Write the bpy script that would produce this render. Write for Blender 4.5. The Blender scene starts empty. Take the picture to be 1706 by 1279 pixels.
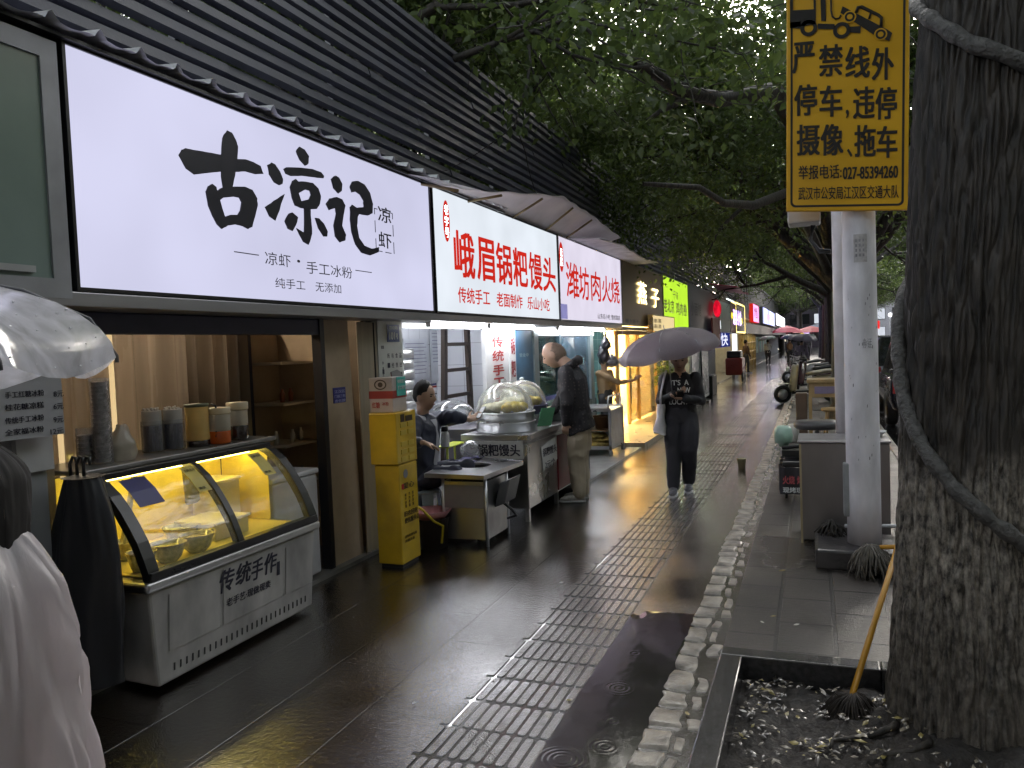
import bpy, bmesh, math, random
import numpy as np
from mathutils import Vector, Matrix, noise as mnoise
from mathutils.geometry import tessellate_polygon

random.seed(7)
rng = np.random.default_rng(11)
R = math.radians
scene = bpy.context.scene
COL = scene.collection

# ------------------------------------------------------------------ camera
CAM_H = 1.70
FPX, CX, CY = 1300.0, 853.0, 639.5
CM = np.array([[0.9322349, -0.02077719, -0.3612567],
               [0.35964423, -0.05695561, 0.9313496],
               [-0.03992642, -0.99816049, -0.04562361]])
cam_d = bpy.data.cameras.new('camera')
cam_d.sensor_width = 36.0
cam_d.lens = 36.0 * FPX / 1706.0
cam_d.clip_start = 0.05
cam_d.clip_end = 600
cam = bpy.data.objects.new('camera', cam_d)
COL.objects.link(cam)
mw = Matrix.Identity(4)
for i in range(3):
    mw[i][0] = CM[i][0]; mw[i][1] = -CM[i][1]; mw[i][2] = -CM[i][2]
mw[2][3] = CAM_H
cam.matrix_world = mw
scene.camera = cam

# ------------------------------------------------------------------ sky, sun, exposure
SUN_EL, SUN_ROT = R(12.0), R(0)
world = bpy.data.worlds.new('World')
scene.world = world
world.use_nodes = True
wn = world.node_tree.nodes; wl = world.node_tree.links
bg = wn['Background']
sky = wn.new('ShaderNodeTexSky')
sky.sky_type = 'NISHITA'
sky.sun_disc = False
sky.sun_elevation = SUN_EL
sky.sun_rotation = SUN_ROT
sky.dust_density = 4.0
hs = wn.new('ShaderNodeHueSaturation')
hs.inputs['Saturation'].default_value = 0.35
wl.new(sky.outputs[0], hs.inputs['Color'])
wl.new(hs.outputs[0], bg.inputs['Color'])
bg.inputs['Strength'].default_value = 0.15
sl = bpy.data.lights.new('sun', 'SUN')
sl.energy = 0.3
sl.angle = R(25)
sl.color = (1.0, 0.96, 0.92)
so = bpy.data.objects.new('sun', sl)
so.rotation_euler = (R(-38), R(-12), 0)     # from beyond the far end, high
COL.objects.link(so)
scene.view_settings.view_transform = 'Standard'
scene.view_settings.look = 'None'
scene.view_settings.gamma = 1.0
scene.view_settings.exposure = 2.9
GLOW = 0.134        # lit faces are given for exposure 0
scene.render.engine = 'CYCLES'
scene.cycles.use_denoising = True
scene.cycles.denoiser = 'OPENIMAGEDENOISE'
scene.cycles.max_bounces = 7
scene.cycles.diffuse_bounces = 3
scene.cycles.glossy_bounces = 3
scene.cycles.transparent_max_bounces = 12
scene.cycles.transmission_bounces = 4
scene.cycles.caustics_reflective = False
scene.cycles.caustics_refractive = False
scene.cycles.sample_clamp_indirect = 4.0

# pixel of the photograph -> world point on a stated plane (used to read real positions off the picture)
def _ray(px, py):
    return CM @ np.array([px - CX, py - CY, FPX])
def gz(px, py, z=0.0):
    d = _ray(px, py); t = (z - CAM_H) / d[2]
    return Vector((t*d[0], t*d[1], z))
def gx(px, py, x):
    d = _ray(px, py); t = x / d[0]
    return Vector((x, t*d[1], CAM_H + t*d[2]))
def gy(px, py, y):
    d = _ray(px, py); t = y / d[1]
    return Vector((t*d[0], y, CAM_H + t*d[2]))

# ------------------------------------------------------------------ materials
MATS = {}
def M(name, col, rough=0.6, metal=0.0, var=0.12, scale=6.0, bump=0.0, bscale=40.0, emit=0.0, ecol=None,
      spec=0.5, coat=0.0, stretch=(1, 1, 1), rvar=0.08, sub=None, transl=0.0):
    if name in MATS: return MATS[name]
    m = bpy.data.materials.new(name); m.use_nodes = True
    nt = m.node_tree; N = nt.nodes; L = nt.links
    b = N['Principled BSDF']
    tc = N.new('ShaderNodeTexCoord')
    mp = N.new('ShaderNodeMapping'); mp.inputs['Scale'].default_value = stretch
    L.new(tc.outputs['Object'], mp.inputs['Vector'])
    nz = N.new('ShaderNodeTexNoise'); nz.inputs['Scale'].default_value = scale; nz.inputs['Detail'].default_value = 5
    L.new(mp.outputs[0], nz.inputs['Vector'])
    mr = N.new('ShaderNodeMapRange')
    mr.inputs['From Min'].default_value = 0.25; mr.inputs['From Max'].default_value = 0.75
    mr.inputs['To Min'].default_value = 1 - var*1.3; mr.inputs['To Max'].default_value = 1 + var
    L.new(nz.outputs['Fac'], mr.inputs['Value'])
    mx = N.new('ShaderNodeVectorMath'); mx.operation = 'SCALE'
    mx.inputs[0].default_value = col[:3]
    L.new(mr.outputs[0], mx.inputs['Scale'])
    L.new(mx.outputs[0], b.inputs['Base Color'])
    rr = N.new('ShaderNodeMapRange')
    rr.inputs['To Min'].default_value = max(0.02, rough - rvar); rr.inputs['To Max'].default_value = min(1, rough + rvar)
    L.new(nz.outputs['Fac'], rr.inputs['Value'])
    L.new(rr.outputs[0], b.inputs['Roughness'])
    b.inputs['Metallic'].default_value = metal
    b.inputs['Specular IOR Level'].default_value = spec
    b.inputs['Coat Weight'].default_value = coat
    b.inputs['Coat Roughness'].default_value = 0.06
    if emit:
        b.inputs['Emission Color'].default_value = tuple(ecol or col)[:3] + (1,)
        b.inputs['Emission Strength'].default_value = emit
    if bump:
        n2 = N.new('ShaderNodeTexNoise'); n2.inputs['Scale'].default_value = bscale; n2.inputs['Detail'].default_value = 6
        L.new(mp.outputs[0], n2.inputs['Vector'])
        bp = N.new('ShaderNodeBump'); bp.inputs['Strength'].default_value = bump; bp.inputs['Distance'].default_value = 0.02
        L.new(n2.outputs['Fac'], bp.inputs['Height']); L.new(bp.outputs[0], b.inputs['Normal'])
    if transl:
        b.inputs['Subsurface Weight'].default_value = 0
        tr = N.new('ShaderNodeBsdfTranslucent'); L.new(mx.outputs[0], tr.inputs['Color'])
        ms = N.new('ShaderNodeMixShader'); ms.inputs[0].default_value = transl
        L.new(b.outputs[0], ms.inputs[1]); L.new(tr.outputs[0], ms.inputs[2])
        L.new(ms.outputs[0], N['Material Output'].inputs['Surface'])
    MATS[name] = m
    return m

def glass(name, tint=(0.95, 0.97, 0.97), refl=0.06, rough=0.03, haze=0.0, hcol=(0.8, 0.8, 0.8), drops=0.0):
    """A thin clear sheet: tinted see-through plus a reflection, optionally clouded."""
    if name in MATS: return MATS[name]
    m = bpy.data.materials.new(name); m.use_nodes = True
    nt = m.node_tree; N = nt.nodes; L = nt.links
    N.remove(N['Principled BSDF'])
    out = N['Material Output']
    t = N.new('ShaderNodeBsdfTransparent'); t.inputs[0].default_value = tuple(tint) + (1,)
    g = N.new('ShaderNodeBsdfGlossy'); g.inputs['Roughness'].default_value = rough
    g.inputs['Color'].default_value = (0.9, 0.9, 0.9, 1)
    fr = N.new('ShaderNodeLayerWeight'); fr.inputs['Blend'].default_value = 0.25
    ad = N.new('ShaderNodeMath'); ad.operation = 'MULTIPLY_ADD'; ad.inputs[1].default_value = 0.7; ad.inputs[2].default_value = refl
    L.new(fr.outputs['Fresnel'], ad.inputs[0])
    mx = N.new('ShaderNodeMixShader')
    L.new(ad.outputs[0], mx.inputs[0]); L.new(t.outputs[0], mx.inputs[1]); L.new(g.outputs[0], mx.inputs[2])
    last = mx
    if haze:
        d = N.new('ShaderNodeBsdfDiffuse'); d.inputs[0].default_value = tuple(hcol) + (1,)
        tl = N.new('ShaderNodeBsdfTranslucent'); tl.inputs[0].default_value = tuple(hcol) + (1,)
        dd = N.new('ShaderNodeMixShader'); L.new(d.outputs[0], dd.inputs[1]); L.new(tl.outputs[0], dd.inputs[2])
        h = N.new('ShaderNodeMixShader')
        tc = N.new('ShaderNodeTexCoord'); nz = N.new('ShaderNodeTexNoise'); nz.inputs['Scale'].default_value = 9
        nz.inputs['Detail'].default_value = 6; nz.inputs['Distortion'].default_value = 1.5
        L.new(tc.outputs['Object'], nz.inputs['Vector'])
        mr = N.new('ShaderNodeMapRange'); mr.inputs['From Min'].default_value = .3; mr.inputs['From Max'].default_value = .75
        mr.inputs['To Min'].default_value = haze*0.6; mr.inputs['To Max'].default_value = min(1, haze*1.5)
        L.new(nz.outputs['Fac'], mr.inputs[0]); L.new(mr.outputs[0], h.inputs[0])
        L.new(mx.outputs[0], h.inputs[1]); L.new(dd.outputs[0], h.inputs[2]); last = h
    if drops:
        tc = N.new('ShaderNodeTexCoord'); vz = N.new('ShaderNodeTexVoronoi'); vz.inputs['Scale'].default_value = 120
        L.new(tc.outputs['Object'], vz.inputs['Vector'])
        bp = N.new('ShaderNodeBump'); bp.inputs['Strength'].default_value = drops; bp.inputs['Distance'].default_value = 0.01
        L.new(vz.outputs['Distance'], bp.inputs['Height']); L.new(bp.outputs[0], g.inputs['Normal'])
    L.new(last.outputs[0], out.inputs['Surface'])
    MATS[name] = m
    return m

def glow(name, col, strength, var=0.06, scale=1.5):
    """A lit face (sign, lamp): emission with a faint unevenness."""
    strength = strength*GLOW
    if name in MATS: return MATS[name]
    m = bpy.data.materials.new(name); m.use_nodes = True
    nt = m.node_tree; N = nt.nodes; L = nt.links
    N.remove(N['Principled BSDF'])
    e = N.new('ShaderNodeEmission'); e.inputs[0].default_value = tuple(col) + (1,)
    tc = N.new('ShaderNodeTexCoord'); nz = N.new('ShaderNodeTexNoise'); nz.inputs['Scale'].default_value = scale
    L.new(tc.outputs['Object'], nz.inputs['Vector'])
    mr = N.new('ShaderNodeMapRange'); mr.inputs['From Min'].default_value = .3; mr.inputs['From Max'].default_value = .7
    mr.inputs['To Min'].default_value = strength*(1-var); mr.inputs['To Max'].default_value = strength*(1+var)
    L.new(nz.outputs['Fac'], mr.inputs[0]); L.new(mr.outputs[0], e.inputs[1])
    L.new(e.outputs[0], N['Material Output'].inputs['Surface'])
    MATS[name] = m
    return m

# ------------------------------------------------------------------ mesh collector
class MB:
    def __init__(s): s.v = []; s.f = []; s.m = []; s.sm = []
    def add(s, vs, fs, mi=0, smooth=False):
        o = len(s.v)
        s.v.extend([tuple(p) for p in vs])
        for f in fs:
            s.f.append([i+o for i in f]); s.m.append(mi); s.sm.append(smooth)
        return s
    def box(s, x0, x1, y0, y1, z0, z1, mi=0):
        if x0 > x1: x0, x1 = x1, x0
        if y0 > y1: y0, y1 = y1, y0
        if z0 > z1: z0, z1 = z1, z0
        v = [(x0,y0,z0),(x1,y0,z0),(x1,y1,z0),(x0,y1,z0),(x0,y0,z1),(x1,y0,z1),(x1,y1,z1),(x0,y1,z1)]
        f = [(3,2,1,0),(4,5,6,7),(0,1,5,4),(1,2,6,5),(2,3,7,6),(3,0,4,7)]
        return s.add(v, f, mi)
    def obox(s, c, ax, ay, az, mi=0):
        c, ax, ay, az = map(Vector, (c, ax, ay, az))
        v = []
        for k in (-1, 1):
            for i, j in ((-1,-1),(1,-1),(1,1),(-1,1)):
                v.append(c + ax*i + ay*j + az*k)
        f = [(3,2,1,0),(4,5,6,7),(0,1,5,4),(1,2,6,5),(2,3,7,6),(3,0,4,7)]
        return s.add(v, f, mi)
    def tube(s, pts, rads, n=8, mi=0, cap=True, smooth=True, closed=False):
        pts = [Vector(p) for p in pts]
        if not hasattr(rads, '__len__'): rads = [rads]*len(pts)
        vs = []; fs = []
        up = Vector((0, 0, 1)); prev = None
        K = len(pts)
        for i, p in enumerate(pts):
            if closed: t = pts[(i+1) % K] - pts[i-1]
            else: t = pts[min(i+1, K-1)] - pts[max(i-1, 0)]
            if t.length < 1e-9: t = Vector((0, 0, 1))
            t.normalize()
            if prev is None:
                a = t.cross(up)
                if a.length < 1e-3: a = t.cross(Vector((1, 0, 0)))
            else:
                a = prev - t*prev.dot(t)
                if a.length < 1e-5: a = t.cross(up)
            a.normalize(); prev = a
            b = t.cross(a)
            for k in range(n):
                an = 2*math.pi*k/n
                vs.append(p + (a*math.cos(an) + b*math.sin(an))*rads[i])
        for i in range(K if closed else K-1):
            j = (i+1) % K
            for k in range(n):
                fs.append((i*n+k, i*n+(k+1) % n, j*n+(k+1) % n, j*n+k))
        s.add(vs, fs, mi, smooth)
        if cap and not closed:
            o = len(s.v) - len(vs)
            s.f.append([o+k for k in range(n)][::-1]); s.m.append(mi); s.sm.append(False)
            s.f.append([o+(K-1)*n+k for k in range(n)]); s.m.append(mi); s.sm.append(False)
        return s
    def cyl(s, p0, p1, r, r1=None, n=16, mi=0, cap=True, smooth=True):
        return s.tube([p0, p1], [r, r if r1 is None else r1], n, mi, cap, smooth)
    def lathe(s, prof, c, n=24, mi=0, axis=None, smooth=True, sx=1, sy=1):
        """prof: (radius, height) pairs, bottom to top, round the vertical through c (or round axis)."""
        c = Vector(c)
        if axis is None: A, B, Z = Vector((1,0,0)), Vector((0,1,0)), Vector((0,0,1))
        else:
            Z = Vector(axis).normalized(); A = Z.orthogonal().normalized(); B = Z.cross(A)
        vs = []; fs = []
        for r, h in prof:
            for k in range(n):
                a = 2*math.pi*k/n
                vs.append(c + A*(r*math.cos(a)*sx) + B*(r*math.sin(a)*sy) + Z*h)
        for i in range(len(prof)-1):
            for k in range(n):
                fs.append((i*n+k, i*n+(k+1) % n, (i+1)*n+(k+1) % n, (i+1)*n+k))
        return s.add(vs, fs, mi, smooth)
    def ball(s, c, rx, ry=None, rz=None, n=12, mi=0, rot=None):
        ry = rx if ry is None else ry; rz = rx if rz is None else rz
        vs = []; fs = []; h = n//2 + 1
        for i in range(h+1):
            t = math.pi*i/h
            for k in range(n):
                a = 2*math.pi*k/n
                p = Vector((rx*math.sin(t)*math.cos(a), ry*math.sin(t)*math.sin(a), rz*math.cos(t)))
                if rot is not None: p = rot @ p
                vs.append(Vector(c) + p)
        for i in range(h):
            for k in range(n):
                fs.append((i*n+k, (i+1)*n+k, (i+1)*n+(k+1) % n, i*n+(k+1) % n))
        return s.add(vs, fs, mi, True)
    def grid(s, fn, nu, nv, mi=0, smooth=True):
        vs = [fn(u/nu, v/nv) for v in range(nv+1) for u in range(nu+1)]
        fs = [(v*(nu+1)+u, v*(nu+1)+u+1, (v+1)*(nu+1)+u+1, (v+1)*(nu+1)+u) for v in range(nv) for u in range(nu)]
        return s.add(vs, fs, mi, smooth)
    def prism(s, poly, vec, mi=0, holes=()):
        """flat outline (3-D points) pushed along vec; holes are further outlines."""
        vec = Vector(vec)
        loops = [[Vector(p) for p in poly]] + [[Vector(p) for p in h] for h in holes]
        flat = [p for l in loops for p in l]
        tris = tessellate_polygon(loops)
        n = len(flat)
        vs = flat + [p + vec for p in flat]
        fs = []
        for t in tris:
            fs.append(tuple(t)); fs.append(tuple(i+n for i in t[::-1]))
        o = 0
        for l in loops:
            k = len(l)
            for i in range(k): fs.append((o+i, o+(i+1) % k, n+o+(i+1) % k, n+o+i))
            o += k
        return s.add(vs, fs, mi)
    def build(s, name, mats, parent=None, bevel=0.0, loc=None, fix=False, seg=2):
        me = bpy.data.meshes.new(name)
        me.from_pydata(s.v, [], s.f)
        if not isinstance(mats, (list, tuple)): mats = [mats]
        for m in mats: me.materials.append(m)
        me.polygons.foreach_set('material_index', s.m)
        me.polygons.foreach_set('use_smooth', s.sm)
        if fix:
            bm = bmesh.new(); bm.from_mesh(me)
            bmesh.ops.remove_doubles(bm, verts=bm.verts, dist=1e-5)
            bmesh.ops.recalc_face_normals(bm, faces=bm.faces)
            bm.to_mesh(me); bm.free()
        me.update()
        o = bpy.data.objects.new(name, me)
        COL.objects.link(o)
        if parent is not None: attach(o, parent)
        if bevel:
            bv = o.modifiers.new('edge', 'BEVEL'); bv.width = bevel; bv.segments = seg; bv.limit_method = 'ANGLE'; bv.angle_limit = R(40)
        return o

def attach(o, parent):
    o.parent = parent
    if parent.get('_loc') is not None:
        o.matrix_parent_inverse = Matrix.Translation(Vector(parent['_loc'])).inverted()

def tag(o, label=None, cat=None, group=None, kind=None):
    if label: o['label'] = label
    if cat: o['category'] = cat
    if group: o['group'] = group
    if kind: o['kind'] = kind
    return o

def thing(name, label, cat, loc=(0, 0, 0), group=None):
    o = bpy.data.objects.new(name, None)
    o.empty_display_size = 0.2
    COL.objects.link(o)
    o.location = loc
    if tuple(loc) != (0, 0, 0): o['_loc'] = list(loc)
    return tag(o, label, cat, group)

def struct(o): o['kind'] = 'structure'; return o

def copy_tree(o, parent=None):
    c = o.copy(); COL.objects.link(c)
    if parent is not None:
        c.parent = parent; c.matrix_parent_inverse = o.matrix_parent_inverse.copy()
    for ch in list(o.children): copy_tree(ch, c)
    return c

# ------------------------------------------------------------------ writing
_tc = {}
def glyphs(body, bold=0.0):
    k = (body, bold)
    if k in _tc: return _tc[k]
    cu = bpy.data.curves.new('lettering', 'FONT'); cu.body = body; cu.size = 1; cu.offset = bold; cu.resolution_u = 3
    o = bpy.data.objects.new('lettering', cu)
    COL.objects.link(o)
    bpy.context.view_layer.update()
    me = bpy.data.meshes.new_from_object(o.evaluated_get(bpy.context.evaluated_depsgraph_get()))
    v = np.array([p.co[:2] for p in me.vertices]) if len(me.vertices) else np.zeros((0, 2))
    f = [tuple(p.vertices) for p in me.polygons]
    bpy.data.objects.remove(o); bpy.data.curves.remove(cu); bpy.data.meshes.remove(me)
    _tc[k] = (v, f)
    return _tc[k]

def text(mb, body, o, u, v, w, h=None, bold=0.0, mi=0, slant=0.0):
    """write body into the rectangle with lower-left corner o, along u (width w) and v (height h);
    bold: stroke widening as a share of the character height (several slightly shifted layers)."""
    vs, fs = glyphs(body, 0.0)
    if not len(vs): return
    lo = vs.min(0); hi = vs.max(0); sz = np.maximum(hi - lo, 1e-6)
    u, v = Vector(u).normalized(), Vector(v).normalized()
    n = u.cross(v); o = Vector(o)
    hh = h if h else w/sz[0]*sz[1]
    e = bold*hh*.9 if body != '·' else 0
    if e*2 > w*.3: e = w*.1
    sx = (w-2*e)/sz[0]; sy = (hh-2*e)/sz[1] if h else sx
    shifts = [(0, 0)] if not e else [(-1, -.6), (1, -.6), (-1, .6), (1, .6), (0, 0)]
    for k, (a, b) in enumerate(shifts):
        oo = o + u*(e+a*e) + v*(e+b*e) + n*(.0004*k)
        pts = [oo + u*((p[0]-lo[0])*sx + slant*(p[1]-lo[1])*sy) + v*((p[1]-lo[1])*sy) for p in vs]
        mb.add(pts, fs, mi)

UY, UZ, UX = Vector((0, 1, 0)), Vector((0, 0, 1)), Vector((1, 0, 0))
def wall_text(mb, body, bl, tr, x, bold=0.0, mi=0, slant=0.0):
    """on a street-facing plane X=x, between two picture points (lower left, upper right)."""
    a, b = gx(bl[0], bl[1], x), gx(tr[0], tr[1], x)
    text(mb, body, a, UY, UZ, b.y-a.y, b.z-a.z, bold, mi, slant)
def column_text(mb, body, top, bot, half, x, bold=0.0, mi=0, gap=0.12):
    """one character under another on X=x; top/bot: (Y,z) of the column's centre line."""
    n = len(body); H = (top[1]-bot[1])/n
    for i, ch in enumerate(body):
        if ch == ' ': continue
        t = (i+0.5)/n
        y = top[0] + (bot[0]-top[0])*t; z = top[1] - H*(i+1) + H*gap*0.5
        text(mb, ch, (x, y-half, z), UY, UZ, 2*half, H*(1-gap), bold, mi)
# ================================================================== SETTING: ground
def wet_paving(name, c1, c2, bw=0.6, rh=0.3, rot=True, mortar=0.006, rlo=0.04, rhi=0.17, pud=0.54, bump=0.25, coat=1.0, cior=2.15):
    m = bpy.data.materials.new(name); m.use_nodes = True
    nt = m.node_tree; N = nt.nodes; L = nt.links; b = N['Principled BSDF']
    tc = N.new('ShaderNodeTexCoord')
    mp = N.new('ShaderNodeMapping')
    if rot:
        mp.inputs['Rotation'].default_value = (0, 0, R(90)); mp.inputs['Location'].default_value = (0, .23, 0)
    L.new(tc.outputs['Object'], mp.inputs['Vector'])
    bk = N.new('ShaderNodeTexBrick'); bk.inputs['Scale'].default_value = 1
    bk.inputs['Brick Width'].default_value = bw; bk.inputs['Row Height'].default_value = rh
    bk.inputs['Mortar Size'].default_value = mortar; bk.inputs['Mortar Smooth'].default_value = 0.3
    bk.inputs['Color1'].default_value = tuple(c1)+(1,); bk.inputs['Color2'].default_value = tuple(c2)+(1,)
    bk.inputs['Mortar'].default_value = (c1[0]*.12, c1[1]*.12, c1[2]*.12, 1)
    L.new(mp.outputs[0], bk.inputs['Vector'])
    sp = N.new('ShaderNodeTexNoise'); sp.inputs['Scale'].default_value = 130; sp.inputs['Detail'].default_value = 4
    L.new(tc.outputs['Object'], sp.inputs['Vector'])
    st = N.new('ShaderNodeTexNoise'); st.inputs['Scale'].default_value = 2.3; st.inputs['Detail'].default_value = 7
    L.new(tc.outputs['Object'], st.inputs['Vector'])
    a = N.new('ShaderNodeMapRange'); a.inputs[3].default_value = 0.6; a.inputs[4].default_value = 1.45; L.new(sp.outputs['Fac'], a.inputs[0])
    c = N.new('ShaderNodeMapRange'); c.inputs[1].default_value = .3; c.inputs[2].default_value = .7; c.inputs[3].default_value = 0.55; c.inputs[4].default_value = 1.35; L.new(st.outputs['Fac'], c.inputs[0])
    mu = N.new('ShaderNodeMath'); mu.operation = 'MULTIPLY'; L.new(a.outputs[0], mu.inputs[0]); L.new(c.outputs[0], mu.inputs[1])
    sc = N.new('ShaderNodeVectorMath'); sc.operation = 'SCALE'; L.new(bk.outputs['Color'], sc.inputs[0]); L.new(mu.outputs[0], sc.inputs['Scale'])
    L.new(sc.outputs[0], b.inputs['Base Color'])
    # standing water
    pn = N.new('ShaderNodeTexNoise'); pn.inputs['Scale'].default_value = 0.85; pn.inputs['Detail'].default_value = 6; pn.inputs['Distortion'].default_value = 0.4
    L.new(tc.outputs['Object'], pn.inputs['Vector'])
    pm = N.new('ShaderNodeMapRange'); pm.inputs[1].default_value = pud-.10; pm.inputs[2].default_value = pud+.10; pm.inputs[3].default_value = 1; pm.inputs[4].default_value = 0
    L.new(pn.outputs['Fac'], pm.inputs[0])          # 1 = water film
    rr = N.new('ShaderNodeMapRange'); rr.inputs[3].default_value = rhi; rr.inputs[4].default_value = rlo; L.new(pm.outputs[0], rr.inputs[0])
    rv = N.new('ShaderNodeMath'); rv.operation = 'MULTIPLY_ADD'; rv.inputs[1].default_value = 0.12; L.new(sp.outputs['Fac'], rv.inputs[0]); L.new(rr.outputs[0], rv.inputs[2])
    L.new(rv.outputs[0], b.inputs['Roughness'])
    b.inputs['Coat Weight'].default_value = coat; b.inputs['Coat IOR'].default_value = cior
    cr = N.new('ShaderNodeMapRange'); cr.inputs[3].default_value = rhi*.30; cr.inputs[4].default_value = 0.02; L.new(pm.outputs[0], cr.inputs[0]); L.new(cr.outputs[0], b.inputs['Coat Roughness'])
    b.inputs['Specular IOR Level'].default_value = 0.4
    # relief: grain where dry, soft rain-wrinkle where wet, joints
    inv = N.new('ShaderNodeMath'); inv.operation = 'MULTIPLY_ADD'; inv.inputs[1].default_value = -0.6; inv.inputs[2].default_value = 1.0; L.new(pm.outputs[0], inv.inputs[0])
    h1 = N.new('ShaderNodeMath'); h1.operation = 'MULTIPLY'; L.new(sp.outputs['Fac'], h1.inputs[0]); L.new(inv.outputs[0], h1.inputs[1])
    wv = N.new('ShaderNodeTexNoise'); wv.inputs['Scale'].default_value = 34; wv.inputs['Detail'].default_value = 5
    L.new(tc.outputs['Object'], wv.inputs['Vector'])
    h2 = N.new('ShaderNodeMath'); h2.operation = 'MULTIPLY_ADD'; h2.inputs[1].default_value = 0.8; L.new(wv.outputs['Fac'], h2.inputs[0]); L.new(h1.outputs[0], h2.inputs[2])
    h3 = N.new('ShaderNodeMath'); h3.operation = 'MULTIPLY_ADD'; h3.inputs[1].default_value = -1.2; L.new(bk.outputs['Fac'], h3.inputs[0]); L.new(h2.outputs[0], h3.inputs[2])
    bp = N.new('ShaderNodeBump'); bp.inputs['Strength'].default_value = bump; bp.inputs['Distance'].default_value = 0.0065
    L.new(h3.outputs[0], bp.inputs['Height']); L.new(bp.outputs[0], b.inputs['Normal']); L.new(bp.outputs[0], b.inputs['Coat Normal'])
    MATS[name] = m
    return m

PAVE = wet_paving('wet_dark_paving', (.024, .018, .0135), (.014, .0105, .008), bw=.9, rh=.45, mortar=.007, bump=.5)
STRIP = wet_paving('wet_kerbside_paving', (.054, .044, .037), (.025, .021, .018), bw=.46, rh=.31, rlo=.10, rhi=.36, pud=.36, mortar=.014, bump=.7, coat=.35, cior=1.4)
ASPH = wet_paving('wet_asphalt', (.03, .03, .031), (.034, .034, .034), bw=40, rh=40, rlo=.08, rhi=.35)
TACT = wet_paving('wet_tactile_stone', (.062, .054, .050), (.042, .038, .036), bw=.265, rh=.27, rlo=.06, rhi=.22, pud=.54, bump=.6, coat=1.0)
COB = M('wet_pale_granite', (.34, .30, .25), .42, var=.6, scale=9, bump=.5, bscale=60, coat=.35)
BLACKST = M('wet_black_granite', (.035, .034, .035), .22, var=.4, scale=30, bump=.15, bscale=120, coat=.5)
SOIL = M('damp_soil', (.022, .017, .013), .7, var=.6, scale=18, bump=1.0, bscale=30)
CONC = M('pale_concrete', (.24, .235, .23), .45, var=.3, scale=5, bump=.3, coat=.2)

struct(MB().box(-60, 90, -40, 320, -.6, -.35).build('ground', SOIL))
struct(MB().box(-3.5, -.5, -8, 200, -.3, 0).build('pavement', PAVE))
pv = MB()
PIT = (-.5, 1.0, 1.6, 4.32)
pv.box(-.5, 1.02, PIT[3], 200, -.3, .006); pv.box(-.5, 1.02, -8, PIT[2], -.3, .006)
struct(pv.build('kerbside_pavement', STRIP))
struct(MB().box(1.02, 1.14, -8, 200, -.3, .012).build('road_kerb', COB, bevel=.015))
struct(MB().box(1.14, 15, -8, 200, -.34, -.13).build('road', ASPH))
struct(MB().box(15, 40, -8, 200, -.34, 0).build('far_pavement', STRIP))
ln = MB()
for k in range(30): ln.box(4.3, 4.42, 2+k*6, 5+k*6, -.13, -.126)
struct(ln.build('lane_markings', M('road_paint', (.6, .6, .58), .4, var=.3)))

# tactile guiding strip: raised bars, ten to a row
tb = MB()
tx0, tw, tl = -1.632, .0535, .268
Y0 = 2.30
def bar(mb, x0, x1, y0, y1, z0, z1, c=.007):
    cy_ = .014
    v = [(x0,y0+cy_,z0),(x0+c,y0,z0),(x1-c,y0,z0),(x1,y0+cy_,z0),(x1,y1-cy_,z0),(x1-c,y1,z0),(x0+c,y1,z0),(x0,y1-cy_,z0)]
    cx_ = (x0+x1)/2; cyy = (y0+y1)/2
    t = [(cx_+(p[0]-cx_)*.86, cyy+(p[1]-cyy)*.97, z1) for p in v]
    mb.add(v+t, [tuple(range(8, 16))]+[(i, (i+1) % 8, 8+(i+1) % 8, 8+i) for i in range(8)], 0)
nrow = 120
for r_ in range(nrow):
    y = Y0 + r_*tl
    dz = rng.normal(0, .0012)
    for half in range(2):
        dx, dyy, tz = rng.normal(0, .0022), rng.normal(0, .003), rng.normal(0, .0008)
        for k in range(5):
            x = tx0 + (half*5+k)*tw + .006 + dx
            bar(tb, x-.002, x+tw-.012, y+.009+dyy, y+tl-.009+dyy, .001, .0080+dz*.7+tz)
struct(tb.build('tactile_path', TACT))
tp = MB().box(tx0+.006, tx0+10*tw-.004, Y0-.02, Y0+nrow*tl, -.05, .0012)
struct(tp.build('tactile_path_bed', M('wet_tactile_bed', (.030, .027, .025), .38, var=.4, scale=30, bump=.5, bscale=90, coat=.4)))

# cobble edging
cb = MB()
y = 1.9
while y < 70:
    L_ = random.uniform(.15, .26) if y < 30 else .5
    w = .145 + random.uniform(-.018, .018)
    def stone(x0, x1, y0, y1, h):
        n = 5
        cx_, cy2 = (x0+x1)/2, (y0+y1)/2
        def fn(u, v):
            uu, vv = u*2-1, v*2-1
            px = cx_ + (x1-x0)/2*uu; py = cy2 + (y1-y0)/2*vv
            e = max(abs(uu), abs(vv))
            q = (abs(uu)**6+abs(vv)**6)
            nn = mnoise.noise(Vector((px*14, py*14, 3)))*.005
            jj = mnoise.noise(Vector((px*9, py*9, 9)))*.030*e
            return (px*1+jj - (uu*.012 if q > 1.2 else 0), py+jj-(vv*.012 if q > 1.2 else 0), (h + nn - .004*q if e < .99 else -.03))
        cb.grid(fn, 8, 8)
    wob = mnoise.noise(Vector((0, y*.7, 0)))*.012
    stone(-.735+wob, -.735+w+wob, y+.004, y+L_-.004, .012+random.uniform(-.003, .004))
    if random.random() < .8 and y < 30:
        stone(-.735+w+.008+wob, -.735+w+.07+random.uniform(-.02, .02)+wob, y+.01, y+L_*random.uniform(.6, .95), .009)
    y += L_
struct(cb.build('cobble_edging', COB))

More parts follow.
